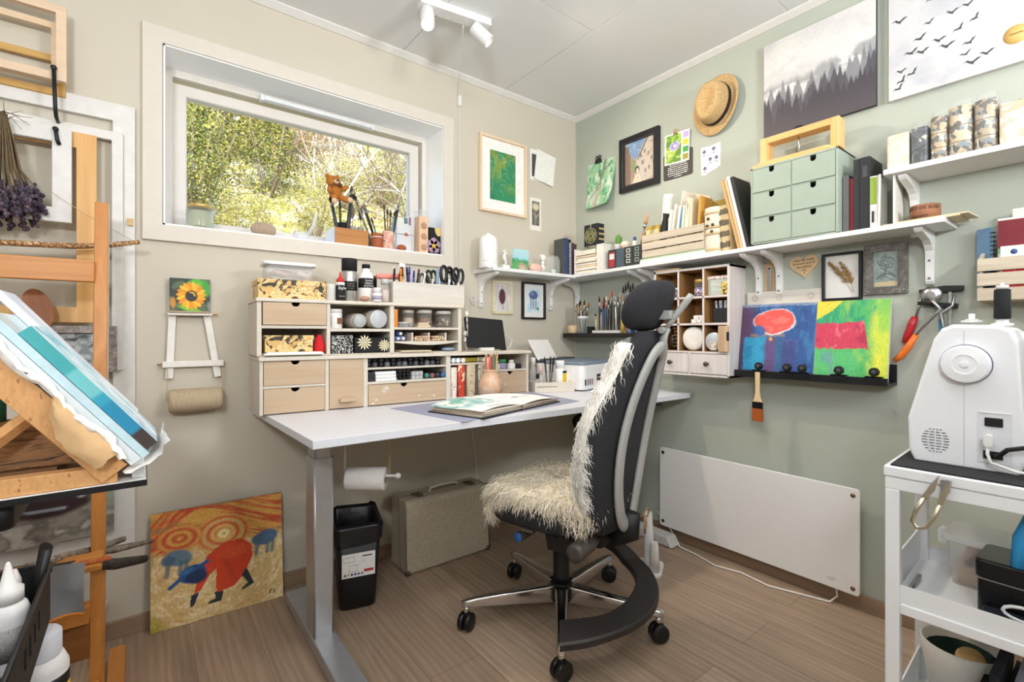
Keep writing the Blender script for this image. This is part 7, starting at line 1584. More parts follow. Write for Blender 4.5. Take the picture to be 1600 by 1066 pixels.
# backrest: rings up the spine
def back_c(z): t = (z - .45) / .62; return -.215 - .03 * t - .10 * t * t        # centre line, leaning back
def back_w(z): t = (z - .45) / .62; return .175 + .055 * math.sin(min(1, t * 1.25) * PI * .9) - .075 * max(0, t - .55) / .45
rg = []
for q in range(17):
    z = .405 + .665 * q / 16; f = 1.0 if 0 < q < 16 else .8
    if q == 1: f = .95
    w_ = back_w(z) * f; d_ = (.042 if z < .95 else .042 - .012 * (z - .95) / .12) * f; cy_ = back_c(z)
    r_ = []
    for k in range(36):
        x, y = se(2 * PI * k / 36, w_, d_, 2.6); r_.append((x, cy_ + y + .55 * x * x, z + .02 * (1 - (x / .2) ** 2) * (1 if q == 16 else 0)))
    rg.append(r_)
P('backrest', loft(rg, cap1=True), FAB, chair)
pts = []
for k in range(40):
    a = 2 * PI * k / 40; z = .725 + .305 * math.sin(a); hw = .108 * (.55 + .45 * math.cos((z - .72) * 3.4)) ; x = math.copysign(abs(math.cos(a)) ** .6, math.cos(a)) * hw
    pts.append((x, back_c(z) - .05 + .55 * x * x, z))
b = B().tube(pts, .012, 10, closed=True, flat=2.3)
P('back_frame', b, PLG, chair)
P('spine_bar', B().tube([(0, back_c(.45) - .055, .46), (0, -.265, .40), (0, -.20, .368)], [.04, .05, .05], 10, flat=.5), DKP, chair)
P('neck_bar', B().tube([(0, back_c(1.02) - .05, 1.0), (0, back_c(1.06) - .05, 1.07), (0, -.40, 1.10)], [.014, .013, .011], 10, flat=.7), PLG, chair); P('headrest_lever', B().tube([(0, -.395, 1.09), (0, -.415, 1.12), (0, -.465, 1.185), (0, -.48, 1.205)], [.010, .017, .018, .016], 10, flat=.6), PLG, chair)
P('neck_joint', B().rbox(-.03, .03, -.425, -.36, 1.125, 1.155, .008).cyl((-.035, -.392, 1.09), (.035, -.392, 1.09), .012), mat('#8f8f8c', .4), chair, .003)
rg = []
for q in range(13):
    t = PI * q / 12; z = 1.172 - .084 * math.cos(t); r0 = math.sin(t) ** .55 if 0 < q < 12 else .12
    r_ = []
    for k in range(36):
        x, y = se(2 * PI * k / 36, .135 * r0, .058 * r0, 2.4); r_.append((x, -.350 + y + 1.6 * x * x - .03 * (z - 1.17) / .08, z - .01 * 0))
    rg.append(r_)
P('headrest', loft(rg, cap1=True), FAB, chair)
# ---- sheepskins
def locks(b, rs, pts, n, L, w):
    """curly wool locks: tapered three-segment ribbons rooted on the hide"""
    m_ = len(pts)
    for _ in range(n):
        p, nr, dn = pts[rs.randint(m_)]
        p = p + Vector(rs.normal(size=3) * .006)
        l = L * (.6 + .7 * rs.rand()); d = (nr * .5 + dn * 1.0 + Vector(rs.normal(size=3)) * .3).normalized()
        sd = d.cross(Vector(rs.normal(size=3))).normalized() * w * (.7 + .6 * rs.rand())
        c = Vector(rs.normal(size=3)) * l * .16; g = Vector((0, 0, -.34 * l))
        q1 = p + d * l * .4 + c * .6; q2 = p + d * l * .75 + g * .5 - c * .5; q3 = p + d * l + g
        b.m(rs.randint(0, 3)); b.add([p - sd * .7, p + sd * .7, q1 + sd, q1 - sd, q2 + sd * .7, q2 - sd * .7, q3], [(0, 1, 2, 3), (3, 2, 4, 5), (5, 4, 6)])
    b.m(0)
def skin(name, label, surf, nu, nv, n, L, w, cols):
    t = T(name, label, 'sheepskin', (CX, CY, 0), CRZ); rs = np.random.RandomState(len(label))
    g = [[Vector(surf(i / nu, j / nv)) for i in range(nu + 1)] for j in range(nv + 1)]
    b = B(); b.add([tuple(p) for r in g for p in r], [(j * (nu + 1) + i, j * (nu + 1) + i + 1, (j + 1) * (nu + 1) + i + 1, (j + 1) * (nu + 1) + i) for j in range(nv) for i in range(nu)], True)
    P('hide', b, cols[0], t)
    pts = []
    for _ in range(3000):
        i, j = rs.rand() * (nu - .001), rs.rand() ** .8 * (nv - .001); i0, j0 = int(i), int(j); fi, fj = i - i0, j - j0
        p = g[j0][i0] * (1 - fi) * (1 - fj) + g[j0][i0 + 1] * fi * (1 - fj) + g[j0 + 1][i0] * (1 - fi) * fj + g[j0 + 1][i0 + 1] * fi * fj
        du = g[j0][i0 + 1] - g[j0][i0]; dv = g[j0 + 1][i0] - g[j0][i0]; nr = du.cross(dv)
        if nr.length < 1e-9: continue
        pts.append((p, nr.normalized(), dv.normalized()))
    w_ = B(); locks(w_, rs, pts, n, L, w); o = mesh_obj('wool', w_, cols, recalc=False); o.parent = t
    return t
def seat_surf(u, v):
    a = 2 * PI * u; r = min(v / .72, 1.0); x, y = se(a, .247 * r, .238 * r, 2.8)
    z = .519 + .008 * math.sin(5 * x * 10) * r - .018 * max(0, (y - .15) / .08)
    if v > .72:
        dr = (v - .72) / .28
        # how far it hangs: long at the front left corner and at the back left, short along the middle of the left side
        ad = lambda c, s: math.exp(-((math.atan2(math.sin(a - c), math.cos(a - c))) / s) ** 2)
        kb = ad(-1.15, .75); x *= 1 - .16 * kb; y *= 1 - .22 * kb; kk = ad(3.2, .55); x *= 1 - .10 * kk; y *= 1 - .03 * kk; ln = -.012 * kk + .008 + .085 * ad(2.45, .28) + .06 * ad(-2.5, .45) + .03 * ad(1.6, .6) + .02 * ad(.4, .7)
        ln *= 1 - .9 * kb
        x *= 1 + .045 * min(1, dr * 1.5); y *= 1 + .05 * min(1, dr * 1.5); z -= ln * dr + .01 * dr
    return (x, y + .005, z)
CREAMW = [mat('#f0e6d2', .9, var=.06), mat('#e9dcc2', .9, var=.06), mat('#f6efe0', .9, var=.05)]
WHITEW = [mat('#f1efe9', .9, var=.05), mat('#e9e4d9', .9, var=.05), mat('#f8f7f3', .9, var=.04)]
skin('sheepskin', 'cream long-haired sheepskin draped over the office chair seat', seat_surf, 48, 22, 42000, .040, .0011, CREAMW)
def back_surf(u, v):
    z = 1.045 - .515 * v; s = (u - .5) * 2; s = s * .72 if s > 0 else s
    ww = back_w(z) + .002; x = s * ww * 1.04; cy_ = back_c(z) + .044 + .55 * x * x
    if abs(s) > .86: cy_ -= (abs(s) - .86) / .14 * .055
    return (x, cy_ + .006, z + .02 * math.cos(s * 1.4) * (1 - v))
def back_surf2(u, v): return back_surf(1 - u, v)
skin('sheepskin', 'white sheepskin hanging down the front of the office chair backrest', back_surf2, 30, 40, 46000, .036, .0011, WHITEW)
# ---- jute bow and the white stand behind the chair
t = T('jute_string', 'brown jute string tied in a bow at the foot of the chair back', 'string', (-.835, -1.155, .44), CRZ)
P('bow', B().tube([(.0, -.0, .0), (.02, -.01, .02), (.035, -.012, .01), (.02, -.012, -.01), (.0, -.01, .0), (-.01, -.012, -.03), (.0, -.012, -.06), (.01, -.012, -.03), (0, -.01, 0)], .0028, 6).tube([(0, -.01, 0), (-.05, .03, .0), (-.10, .06, .03)], .002, 5), mat('#a5855a', .9), t)
t = T('plastic_stand', 'white plastic stand with two slotted upright tubes on the floor behind the chair', 'stand', (-.395, -.86, 0), .5)
P('base', B().prism(rrect(-.075, .075, -.06, .06, .03), 0, .018, 'z', True), WHITE, t, .003)
P('upright_tube', loft([[(x * f + dx, y * f, z) for x, y in rrect(-.03, .03, -.022, .022, .018, 4)] for z, f, dx in ((.018, 1.15, .018), (.03, 1.0, .015), (.27, .8, -.035), (.275, .7, -.036))], cap1=True), WHITE, t)
P('upright_tube', loft([[(x * f + dx, y * f - .03, z) for x, y in rrect(-.022, .022, -.02, .02, .015, 4)] for z, f, dx in ((.018, 1.1, -.035), (.12, .9, -.05), (.15, .8, -.055), (.155, .6, -.056))], cap1=True), WHITE, t)
P('slot', B().box(.026, .03, -.0245, -.018, .06, .13), BLACK, t)
# ================================================================ left: frames on hooks, easel, sketch table, black trolley
FW = mat('#dfdcd8', .5, bump=.15, bs=50); RAW = wood('#dcbf9c', '#e9d3b4', 'x', 16, .6, 9, .05); GLD = wood('#b58a44', '#d1a85f', 'x', 18, .5)
def wframe(label, x1, z0, z1, w, bar, y, m_, deep=.018, name='picture_surround', tilt=0):
    t = S(name, label, 'frame', B().frame(w, z1 - z0, bar, -deep, 0, 0, -w), m_, (x1, y, z0), 0, 'empty frames on the beige wall', .002); t.rotation_euler = (0, tilt, 0); return t
wframe('largest empty white frame behind the wooden easel', -2.248, .33, 1.89, .74, .062, -.002, FW, .02)
wframe('slim empty white frame hung inside the largest white frame', -2.281, .951, 1.783, .62, .031, -.026, FW, .016)
wframe('unpainted pine frame hanging behind the top of the easel', -2.35, 1.115, 1.75, .55, .052, -.046, wood('#d39c58', '#e6b97a', 'z', 14, .5), .016)
wframe('small white frame hanging from the black hook beside the lavender', -2.411, 1.44, 1.746, .42, .047, -.07, FW, .02)
wframe('front pale unpainted stretcher frame on top of the black hooks', -2.423, 1.897, 2.141, .5, .026, -.07, wood('#d9bb9c', '#e6cdb2', 'x', 16), .02)
wframe('smaller pale stretcher frame inside the front one', -2.443, 1.902, 2.095, .46, .02, -.045, RAW, .014)
wframe('golden wooden frame lowest on the black hooks', -2.431, 1.868, 2.0, .5, .022, -.018, GLD, .014)
t = T('hook_rail', 'thin black rail with hooks holding the frames on the beige wall', 'hook rail', (-2.70, -.002, 1.775))
P('rail', B().box(-.3, .30, -.006, 0, -.004, .004), BLACK, t)
for x in (.252,):
    P('hook', B().tube([(x, -.004, .0), (x, -.085, .005), (x, -.10, .02), (x - .004, -.10, .15)], .0055, 8).ball((x - .004, -.10, .155), .0085), BLACK, t)
    P('hook', B().ball((x + .0, -.10, -.04), .008).tube([(x, -.10, -.04), (x + .004, -.10, -.075), (x + .008, -.092, -.085)], [.0055, .0055, .006], 8), BLACK, t)
lv = T('lavender_bunch', 'dried lavender bunch hanging head down on the left wall', 'dried flowers', (-2.545, -.14, 1.40))
rs = np.random.RandomState(8); b = B(); f = B(); fm = [mat('#4f4454', .9, var=.2), mat('#6b5a66', .9, var=.2), mat('#3a3340', .9, var=.2)]
for k in range(90):
    a = rs.rand() * 6.28; r0 = .018 * rs.rand() ** .5; r1 = .075 * rs.rand() ** .5; zt = .34; ze = .12 * rs.rand()
    p0 = Vector((r0 * math.cos(a) * .5 - .015, r0 * math.sin(a) * .5, zt)); p1 = Vector((r1 * math.cos(a) * .5 - .01, r1 * math.sin(a) * .5, .18)); p2 = Vector((r1 * 1.1 * math.cos(a), r1 * 1.1 * math.sin(a), ze))
    b.tube([p0, (p0 + p1) / 2 + Vector((0, 0, .01)), p1, p2], [.0014, .0014, .0013, .001], 4)
    for q in range(11):
        c = p2 + (p1 - p2) * q * .035 + Vector(rs.normal(size=3) * .0035); f.m(rs.randint(0, 3)).ball(c, .0045 + .002 * rs.rand(), 6, 4, (1, 1, 1.3))
for k in range(14):
    a = rs.rand() * 6.28; b.tube([(-.015, 0, .3 + .05 * rs.rand()), (.02 * math.cos(a) - .01, .02 * math.sin(a), .34), (.06 * math.cos(a) - .01, .05 * math.sin(a), .36 - .06 * rs.rand())], [.0014, .001, .0006], 4)
P('stems', b, mat('#7d6a50', .9, var=.2), lv); P('flower_heads', f, fm, lv)
P('binding', B().tube([(-.015 + .016 * math.cos(k * .8), .016 * math.sin(k * .8), .27 + .0006 * k) for k in range(40)], .0018, 5), mat('#6b5438', .9), lv)
t = T('twig_hanger', 'carved brown twig hung level on a thin string across the frames', 'twig', (-2.40, -.13, 1.36))
P('twig', B().tube([(-.25, -.02, -.012), (-.1, -.01, -.006), (0, 0, .0), (.08, .0, .012), (.135, .004, .026), (.165, .006, .034)], [.009, .009, .009, .0085, .008, .007], 9), patches(((0, '#8a5a32'), (.48, '#8a5a32'), (.54, '#d9b98a')), 3, 'noise', .7, True, (30, 30, 30), 'Object', 2), t)
P('string', B().tube([(-.06, .0, .17), (.02, .0, .11), (.15, .004, .034)], .001, 4), mat('#c9b48a', .9), t)
S('wood_plug', 'small light wooden plug on the edge of the largest white frame', 'wood', B().box(-.008, .008, -.012, 0, -.012, .012), wood('#c39a5c', '#d9b57a', 'x'), (-2.262, -.022, 1.476))
# easel
EA = wood('#b5702e', '#cf8d44', 'z', 12, .42, 9, .05); EAX = wood('#b5702e', '#cf8d44', 'x', 12, .42, 9, .05)
es = T('studio_easel', 'orange-brown wooden studio easel standing against the beige wall', 'easel', (-2.513, -.4, 0))
def beam(p0, p1, w, d, m_, name='upright'):
    p0, p1 = Vector(p0), Vector(p1); L = (p1 - p0).length; b = B().box(-w / 2, w / 2, -d / 2, d / 2, 0, L); b.xf(Matrix.Translation(p0) @ (p1 - p0).to_track_quat('Z', 'Y').to_matrix().to_4x4()); return P(name, b, m_, es, .002)
def beamy(x0, x1, y0, y1, z0, z1, m_, name): return P(name, B().box(x0, x1, y0, y1, z0, z1), m_, es, .002)
for x in (.168, -.34):
    b = B().prism([(-.06, .07), (-.02, .07), (.19, 1.49), (.16, 1.49)], x, x + .032, 'x'); P('upright', b, EA, es, .002)
    b = B().prism([(-.5, 0), (.22, 0), (.22, .05), (.19, .07), (-.45, .07), (-.5, .05)], x + .034, x + .074, 'x'); P('foot', b, wood('#b5702e', '#cf8d44', 'y', 12, .42, 9, .05), es, .002)
    P('lit_side_strip', B().prism([(-.062, .8), (.16, 1.492), (.164, 1.492), (-.0, .8)][:0] + [(.05, .62), (.068, .62), (.192, 1.49), (.176, 1.49)], x + .0322, x + .034, 'x'), FW, es)  # pale strip painting in the light on the upright's side face
beamy(-.34, .17, .105, .135, 1.235, 1.30, EAX, 'cross_bar'); beamy(-.34, .17, -.075, -.03, .29, .335, EAX, 'cross_bar'); beamy(-.34, .19, -.09, -.055, .08, .12, EAX, 'cross_bar'); beamy(-.34, .168, -.045, -.02, .18, .29, wood('#7a4a20', '#94602e', 'x', 12, .5), 'back_board')
beamy(-.34, .20, -.16, -.05, .46, .475, EAX, 'ledge')
S('wooden_palette', 'brown oval wooden palette hanging on the wall behind the easel', 'palette', B().lathe([(.05, 0), (.05, .006)], n=30, axis='y', sq=1.0).xf(Matrix.Diagonal((.72, 1, 1.3, 1))), wood('#8a4f2a', '#a5673a', 'z', 10), (-2.487, -.12, 1.155), 0, None, 0, 0, -.2)
def art_orn(u, v): return Paint(u, v, '#7d8488').mix('#b9bcb8', sstep(.4, .65, vnoise(u, v, 7, 3))).mix('#4a4e54', sstep(.55, .7, vnoise(u, v, 9, 8))).c
t = framed('framed_picture', 'grey painting in an ornate silver-brown frame behind the easel', 'picture', (-2.42, -.09, .95), 0, .25, .155, .024, patches(((.3, '#6b5f5a'), (.5, '#8f857e'), (.7, '#b3aaa3')), 60, 'noise', .45, False, bump=.8), art_orn, 40, 30, .02)
def art_jar(u, v):
    p = Paint(u, v, '#8a8378'); n = vnoise(u, v, 9, 3); p.mix('#6b645c', sstep(.4, .6, n)).mix('#a8a298', sstep(.58, .7, n) * (1 - sstep(.2, .35, v))).mix('#3a3a3c', sstep(.5, .8, v) * .8).ell('#2a1618', .58, .75, .42, .48, 0, .06).ell('#5f1f20', .55, .85, .3, .3, 0, .5, .8).line('#a9b4c0', [(.3, .42), (.5, .36), (.7, .36)], .012, .5, .7).ell('#d9dfe2', .8, .5, .03, .05, 0, .4, .7).ell('#8fa08a', .95, .55, .1, .25, 0, .4, .7); return p.grain(.2).c
o = grid_paint('painting', .42, .30, art_jar, 80, 60, .012); o.location = (-2.515, -.045, .395); o.rotation_euler = (-.05, 0, 0); tagp(o, 'dark red jar still life standing in the bottom of the largest white frame', 'painting')
BARK = patches(((.3, '#5a5048'), (.5, '#8a7d6f'), (.62, '#a99c8c'), (.75, '#3f3832')), 60, 'noise', .9, False, (1, 1, 1), 'Object', 1, .9); DBARK = patches(((.3, '#2b2724'), (.6, '#4a443f'), (.75, '#6b635c')), 60, 'noise', .9, False, bump=.9)
for p0, p1, r_, m_, lab in (((-2.46, -.50, .488), (-2.203, -.20, .384), .009, BARK, 'topmost grey birch stick lying across the easel ledge'), ((-2.45, -.53, .490), (-2.275, -.26, .430), .011, BARK, 'short knotty grey-brown stick under the birch stick'), ((-2.42, -.56, .488), (-2.222, -.27, .355), .015, DBARK, 'thick dark stick lying lowest on the easel ledge')):
    p0, p1 = Vector(p0), Vector(p1); S('stick', lab, 'stick', B().tube([p0 - p0, (p1 - p0) * .3 + Vector((0, .004, .006)), (p1 - p0) * .65 + Vector((0, 0, -.004)), p1 - p0], [r_, r_ * .95, r_ * 1.05, r_ * .8], 9), m_, p0)
t = T('felt_cloth', 'grey felt cloth with orange edging hung over the easel ledge', 'cloth', (-2.44, -.60, .37))
rg = [[(x, .04 * max(0, h - .7) / .3 - .006 * math.sin(x * 60 + h * 4), h * .115 + .012 * math.sin(x * 30)) for x in [.095 * k / 8 for k in range(9)]] for h in (0, .25, .5, .7, .85, 1)]
b = B().add([p for r in rg for p in r], [(j * 9 + i, j * 9 + i + 1, j * 9 + i + 10, j * 9 + i + 9) for j in range(5) for i in range(8)], True)
P('felt', b, mat('#7d7d80', .95, bump=.6, bs=250), t); P('edging', B().tube(rg[0], .004, 6), mat('#c9772c', .8), t); P('edging', B().tube([(.0 + .02 * math.cos(a), -.008, .09 + .02 * math.sin(a)) for a in [PI * k / 6 - 1.2 for k in range(7)]], .0035, 6), mat('#c9772c', .8), t)
S('postcard', 'painted orange and blue card lying on the easel ledge under the sticks', 'card', B().box(-.04, .04, -.0, .03, 0, .003), patches(((0, '#b5562c'), (.5, '#c9823a'), (.6, '#6fa0b8')), 30), (-2.335, -.545, .4762))
S('floor_pipe', 'white painted pipe standing against the skirting behind the easel', 'pipe', B().lathe([(.018, 0), (.018, .12), (.024, .122), (.024, .15), (.018, .155)], n=16), mat('#d9d4ca', .5), (-2.345, -.04, 0))
# ---- sketch table with the tilted box easel
ST = T('sketch_table', 'white-topped sketch table with a black edge on a black pedestal', 'table', (-2.5, -.95, 0))
P('tabletop', B().box(-.30, .276, -.15, .25, .802, .812), mat('#eceae8', .5), ST, .001)
P('edge_band', B().box(-.301, .277, -.1515, -.150, .800, .811).box(.276, .2775, -.15, .25, .800, .811), BLACK, ST)
P('pedestal', B().rbox(-.05, .10, -.13, .06, .755, .80, .02).cyl((-.02, 0, .02), (-.02, 0, .76), .02).lathe([(.17, 0), (.17, .012), (.03, .02)], (-.02, 0, 0), 24), DKP, ST)
D_ = Vector((.616, 0, -.788)); N_ = Vector((.788, 0, .616)); O_ = Vector((-2.4325, -1.10, 1.0025))
def SL(s, o, y=0): return O_ + D_ * s + N_ * o + Vector((0, y, 0))
def slab(s0, s1, o0, o1, y0, y1, b=None):
    b = b or B(); q = [SL(s, o, y) for y in (y0, y1) for s, o in ((s0, o0), (s1, o0), (s1, o1), (s0, o1))]
    return b.add([tuple(p) for p in q], [(0, 1, 2, 3), (7, 6, 5, 4), (0, 4, 5, 1), (1, 5, 6, 2), (2, 6, 7, 3), (3, 7, 4, 0)])
BEE = patches(((0, '#c98f54'), (.38, '#d39b62'), (.62, '#dca870'), (.68, '#b0763e')), 5, 'noise', .5, False, (30, 12, 12), 'Object', .3)
be = T('table_easel', 'beech table easel tilted on the sketch table', 'easel', (-2.4, -1.0, .8126))
def PB(name, b, m_, par=None):
    b.xf(Matrix.Translation((2.4, 1.0, -.8126))); return P(name, b, m_, be, .001)
PB('side_rail', slab(-.06, .238, -.0, .045, 0, .026), BEE); PB('side_rail', slab(-.06, .238, -.0, .045, .30, .326), BEE); PB('panel', slab(-.06, .225, .025, .035, .026, .30), BEE)
PB('base_bar', B().box(-2.62, -2.265, -1.095, -1.065, .8126, .842), BEE); PB('base_bar', B().box(-2.62, -2.265, -.80, -.775, .8126, .842), BEE)
PB('strut', B().tube([(-2.46, -1.07, .865), (-2.375, -1.07, .945)], .013, 4, smooth=False), BEE)
PB('foot', B().cyl((-2.31, -1.08, .8126), (-2.31, -1.08, .8128), .012), BLACK)
S('drift_box', 'dark-grained wooden box lying on the sketch table under the tilted easel', 'box', B().box(-.16, .12, 0, .16, 0, .07), patches(((.3, '#3d2c22'), (.42, '#7d5a3a'), (.55, '#a5764a'), (.7, '#8a6242')), 4, 'noise', .6, False, (4, 4, 26), 'Object', 1.5), (-2.45, -1.03, .8128 + .03), bevel=.003)
S('wood_riser', 'thin brown board lying under the dark-grained box', 'board', B().box(-.17, .10, 0, .18, 0, .029), wood('#6b4a30', '#8a6242', 'x', 12), (-2.45, -1.04, .8128))
def fthing(name, label, cat, b, m_, **k):
    b.xf(Matrix.Translation((2.3, 1.0, -.9))); return S(name, label, cat, b, m_, (-2.3, -1.0, .9), **k)
fthing('wrapped_boards', 'stack of pale boards in clear film on the tilted easel, under the teal canvas', 'boards', slab(-.08, .242, .0475, .066, -.004, .3), mat('#dfe6ea', .25, var=.05))
fthing('wrapped_boards', 'thin clear-wrapped pale blue board lying directly under the teal canvas', 'boards', slab(-.08, .245, .0668, .0795, -.001, .28), mat('#c3dbe4', .2, var=.1))
def art_teal(u, v):
    p = Paint(u, v, '#e3edf2'); n = vnoise(u, v, 5, 3); p.mix('#b9d9e6', sstep(.4, .62, n)).mix('#5fb0c4', sstep(.55, .7, vnoise(u, v, 8, 8)) * .8).mix('#8f8fc0', sstep(.55, .75, vnoise(u, v, 7, 12)) * (1 - sstep(.1, .45, v)) * .9).mix('#c9b4c4', sstep(.6, .75, vnoise(u, v, 9, 5)) * (1 - sstep(.0, .3, v))); return p.grain(.1).c
def tilt_canvas(label, s0, s1, o0, o1, y0, y1, fn, edge):
    """canvas lying on the slope: painted face up, near edge coloured along its length"""
    n1, n2 = 60, 40; u, v = np.meshgrid(np.linspace(0, 1, n1 + 1), np.linspace(0, 1, n2 + 1)); c = np.stack(fn(1 - u, 1 - v), -1).reshape(-1, 3)
    vs = []; cs = c.tolist()
    for j in range(n2 + 1):
        for i in range(n1 + 1): vs.append(tuple(SL(s0 + (s1 - s0) * j / n2, o1, y0 + (y1 - y0) * i / n1)))
    fs = [(j * (n1 + 1) + i, j * (n1 + 1) + i + 1, (j + 1) * (n1 + 1) + i + 1, (j + 1) * (n1 + 1) + i) for j in range(n2) for i in range(n1)]
    for j in range(n2 + 1):
        for o in (o1, o0): vs.append(tuple(SL(s0 + (s1 - s0) * j / n2, o, y0))); cs.append(edge(j / n2))
    k0 = (n1 + 1) * (n2 + 1)
    for j in range(n2): fs.append((k0 + 2 * j, k0 + 2 * j + 2, k0 + 2 * j + 3, k0 + 2 * j + 1))
    k1 = len(vs)
    for s, y in ((s0, y0), (s1, y0), (s1, y1), (s0, y1)):
        for o in (o1, o0): vs.append(tuple(SL(s, o, y))); cs.append(edge(0 if s == s0 else 1))
    fs += [(k1 + 2, k1 + 4, k1 + 5, k1 + 3), (k1 + 4, k1 + 6, k1 + 7, k1 + 5), (k1 + 6, k1, k1 + 1, k1 + 7), (k1 + 1, k1 + 3, k1 + 5, k1 + 7)]
    vs = [(p[0] + 2.3, p[1] + 1.0, p[2] - .9) for p in vs]
    me = bpy.data.meshes.new('canvas'); me.from_pydata(vs, [], fs); at = me.color_attributes.new('Col', 'FLOAT_COLOR', 'POINT'); at.data.foreach_set('color', np.concatenate([np.array(cs), np.ones((len(cs), 1))], 1).ravel().astype(np.float32)); me.materials.append(attr_mat()); me.update()
    o = bpy.data.objects.new('painting', me); COL.objects.link(o); o.location = (-2.3, -1.0, .9); return tagp(o, label, 'painting')
def tedge(t): return lin('#3fa0a4') if t < .35 else lin('#6fbcc0') if t < .55 else lin('#2f9ab4') if t < .62 else lin('#1f86ac') if t < .86 else lin('#3f3430')
tilt_canvas('teal-edged seascape canvas lying on the tilted beech easel', -.036, .238, .0802, .10, .006, .17, art_teal, tedge)
def art_pale(u, v): return Paint(u, v, '#e9edf2').mix('#cfd6e6', sstep(.4, .65, vnoise(u, v, 5, 9))).mix('#b9c4dc', sstep(.55, .75, vnoise(u, v, 7, 2)) * .7).c
tilt_canvas('pale lilac canvas lying behind the teal-edged one on the easel', -.13, .20, .0802, .092, .18, .32, art_pale, lambda t: lin('#dfe3ea'))
# tissue paper round the lower edge and end
def crumple(label, base, nu, nv, amp, m_, seed):
    rs = np.random.RandomState(seed); vs = []
    for j in range(nv + 1):
        for i in range(nu + 1): vs.append(tuple(Vector(base(i / nu, j / nv)) + Vector(rs.normal(size=3)) * amp))
    b = B().add(vs, [(j * (nu + 1) + i, j * (nu + 1) + i + 1, (j + 1) * (nu + 1) + i + 1, (j + 1) * (nu + 1) + i) for j in range(nv) for i in range(nu)], True); return fthing('tissue_paper', label, 'paper', b, m_)
TIS = mat('#f3eee8', .8, var=.03); TAN2 = mat('#d9b283', .75, var=.06)
crumple('white tissue paper crumpled along the edge of the tilted easel', lambda u, v: SL(-.08 + .30 * u, .046 + .012 * v + .004 * math.sin(u * 17), -.012 - .008 * math.sin(v * 3)), 26, 4, .0018, TIS, 2)
crumple('tan wrapping paper folded over the side rail of the tilted easel', lambda u, v: SL(.075 + .135 * u, .052 - (.006 + .044 * math.sin(min(1, u * 1.6) * PI / 2) * (1 - .25 * u)) * v, -.017 - .008 * math.sin(v * 3)), 12, 5, .0016, TAN2, 5)
crumple('white tissue paper wrapped round the foot of the teal-edged canvas', lambda u, v: SL(.243 + .014 * math.sin(v * PI), .03 + .085 * v, -.012 + .2 * u), 10, 8, .003, TIS, 7)
S('painted_canvas', 'white canvas with blue smears standing at the end of the sketch table', 'canvas', B().box(0, .018, 0, .2, 0, .055), patches(((0, '#eceef2'), (.58, '#e6e9f0'), (.66, '#5f7fb4')), 22), (-2.245, -1.085, .8128), bevel=.001)
S('green_bottle', 'dark green bottle standing behind the tilted easel rail', 'bottle', B().lathe([(.018, 0), (.018, .05), (.008, .065), (.008, .085)], n=14), mat('#1f6a58', .4), (-2.452, -.9, .9134))
# ---- black trolley of paints
bt = T('trolley', 'black metal trolley of paint tubes at the left edge', 'trolley', (-2.53, -1.36, 0))
TX0, TX1, TY0, TY1 = -.18, .18, -.24, .24
b = B()
for zt in (.61, .36, .06):
    TX1, TY1 = (.21, .30) if zt == .36 else (.18, .24)
    b.box(TX0, TX1, TY0, TY1, zt, zt + .003).box(TX1 - .002, TX1, TY0, TY1, zt, zt + .09).box(TX0, TX0 + .002, TY0, TY1, zt, zt + .09).box(TX0, TX1, TY1 - .002, TY1, zt, zt + .09).box(TX0, TX1, TY0, TY0 + .002, zt, zt + .09)
    P('tray', b, mat('#1b1b1d', .5, bump=.2, bs=400), bt); b = B()
P('rim', B().tube([(TX0, TY0, .70), (TX1, TY0, .70), (TX1, TY1, .70), (TX0, TY1, .70)], .004, 6, closed=True), mat('#1b1b1d', .4), bt)
for x, y in ((TX0, TY1), (TX0, TY0)): P('post', B().cyl((x, y, .03), (x, y, .62), .01), BLACK, bt)
for x, y in ((TX0, TY1), (TX0, TY0), (TX1, TY1), (TX1, TY0)): P('caster', B().lathe([(.008, -.012), (.028, -.012), (.028, .012), (.008, .012)], (x, y, .03), 14, axis='y'), BLACK, bt)
for k in range(4): P('slot', B().box(TX1 - .0005, TX1 + .0008, .02 + .035 * k, .027 + .035 * k, .645, .672), mat('#050505', .9), bt)
zt = .6135
t = T('glue_bottle', 'white bottle with a pointed nozzle and printed label in the black trolley', 'bottle', (-2.378, -1.255, zt)); t.scale = (.74, .74, .74); P('body', B().lathe([(.03, 0), (.031, .005), (.031, .105), (.026, .12), (.02, .126)], n=22), mat('#d9d6d6', .4), t); P('cap', B().lathe([(.022, .126), (.022, .15), (.012, .158), (.004, .196), (.002, .2)], n=16), mat('#e3e0df', .4), t); P('label_band', B().lathe([(.0314, .025), (.0314, .085)], n=22), patches(((0, '#8f8c8c'), (.52, '#a9a6a6'), (.6, '#6b6868')), 180, 'noise'), t)
t = T('paint_tube', 'white upright paint tube with a dark band in the black trolley', 'paint tube', (-2.383, -1.175, zt)); t.scale = (.5, .5, .62); P('tube_body', B().tube([(0, 0, 0), (0, 0, .10), (0, 0, .15), (.0, 0, .175)], [.015, .022, .018, .006], 14, flat=.8), mat('#d9cfcd', .4), t); P('label_band', B().lathe([(.0165, .05), (.0195, .075)], n=14), mat('#5a4a4a', .5), t)
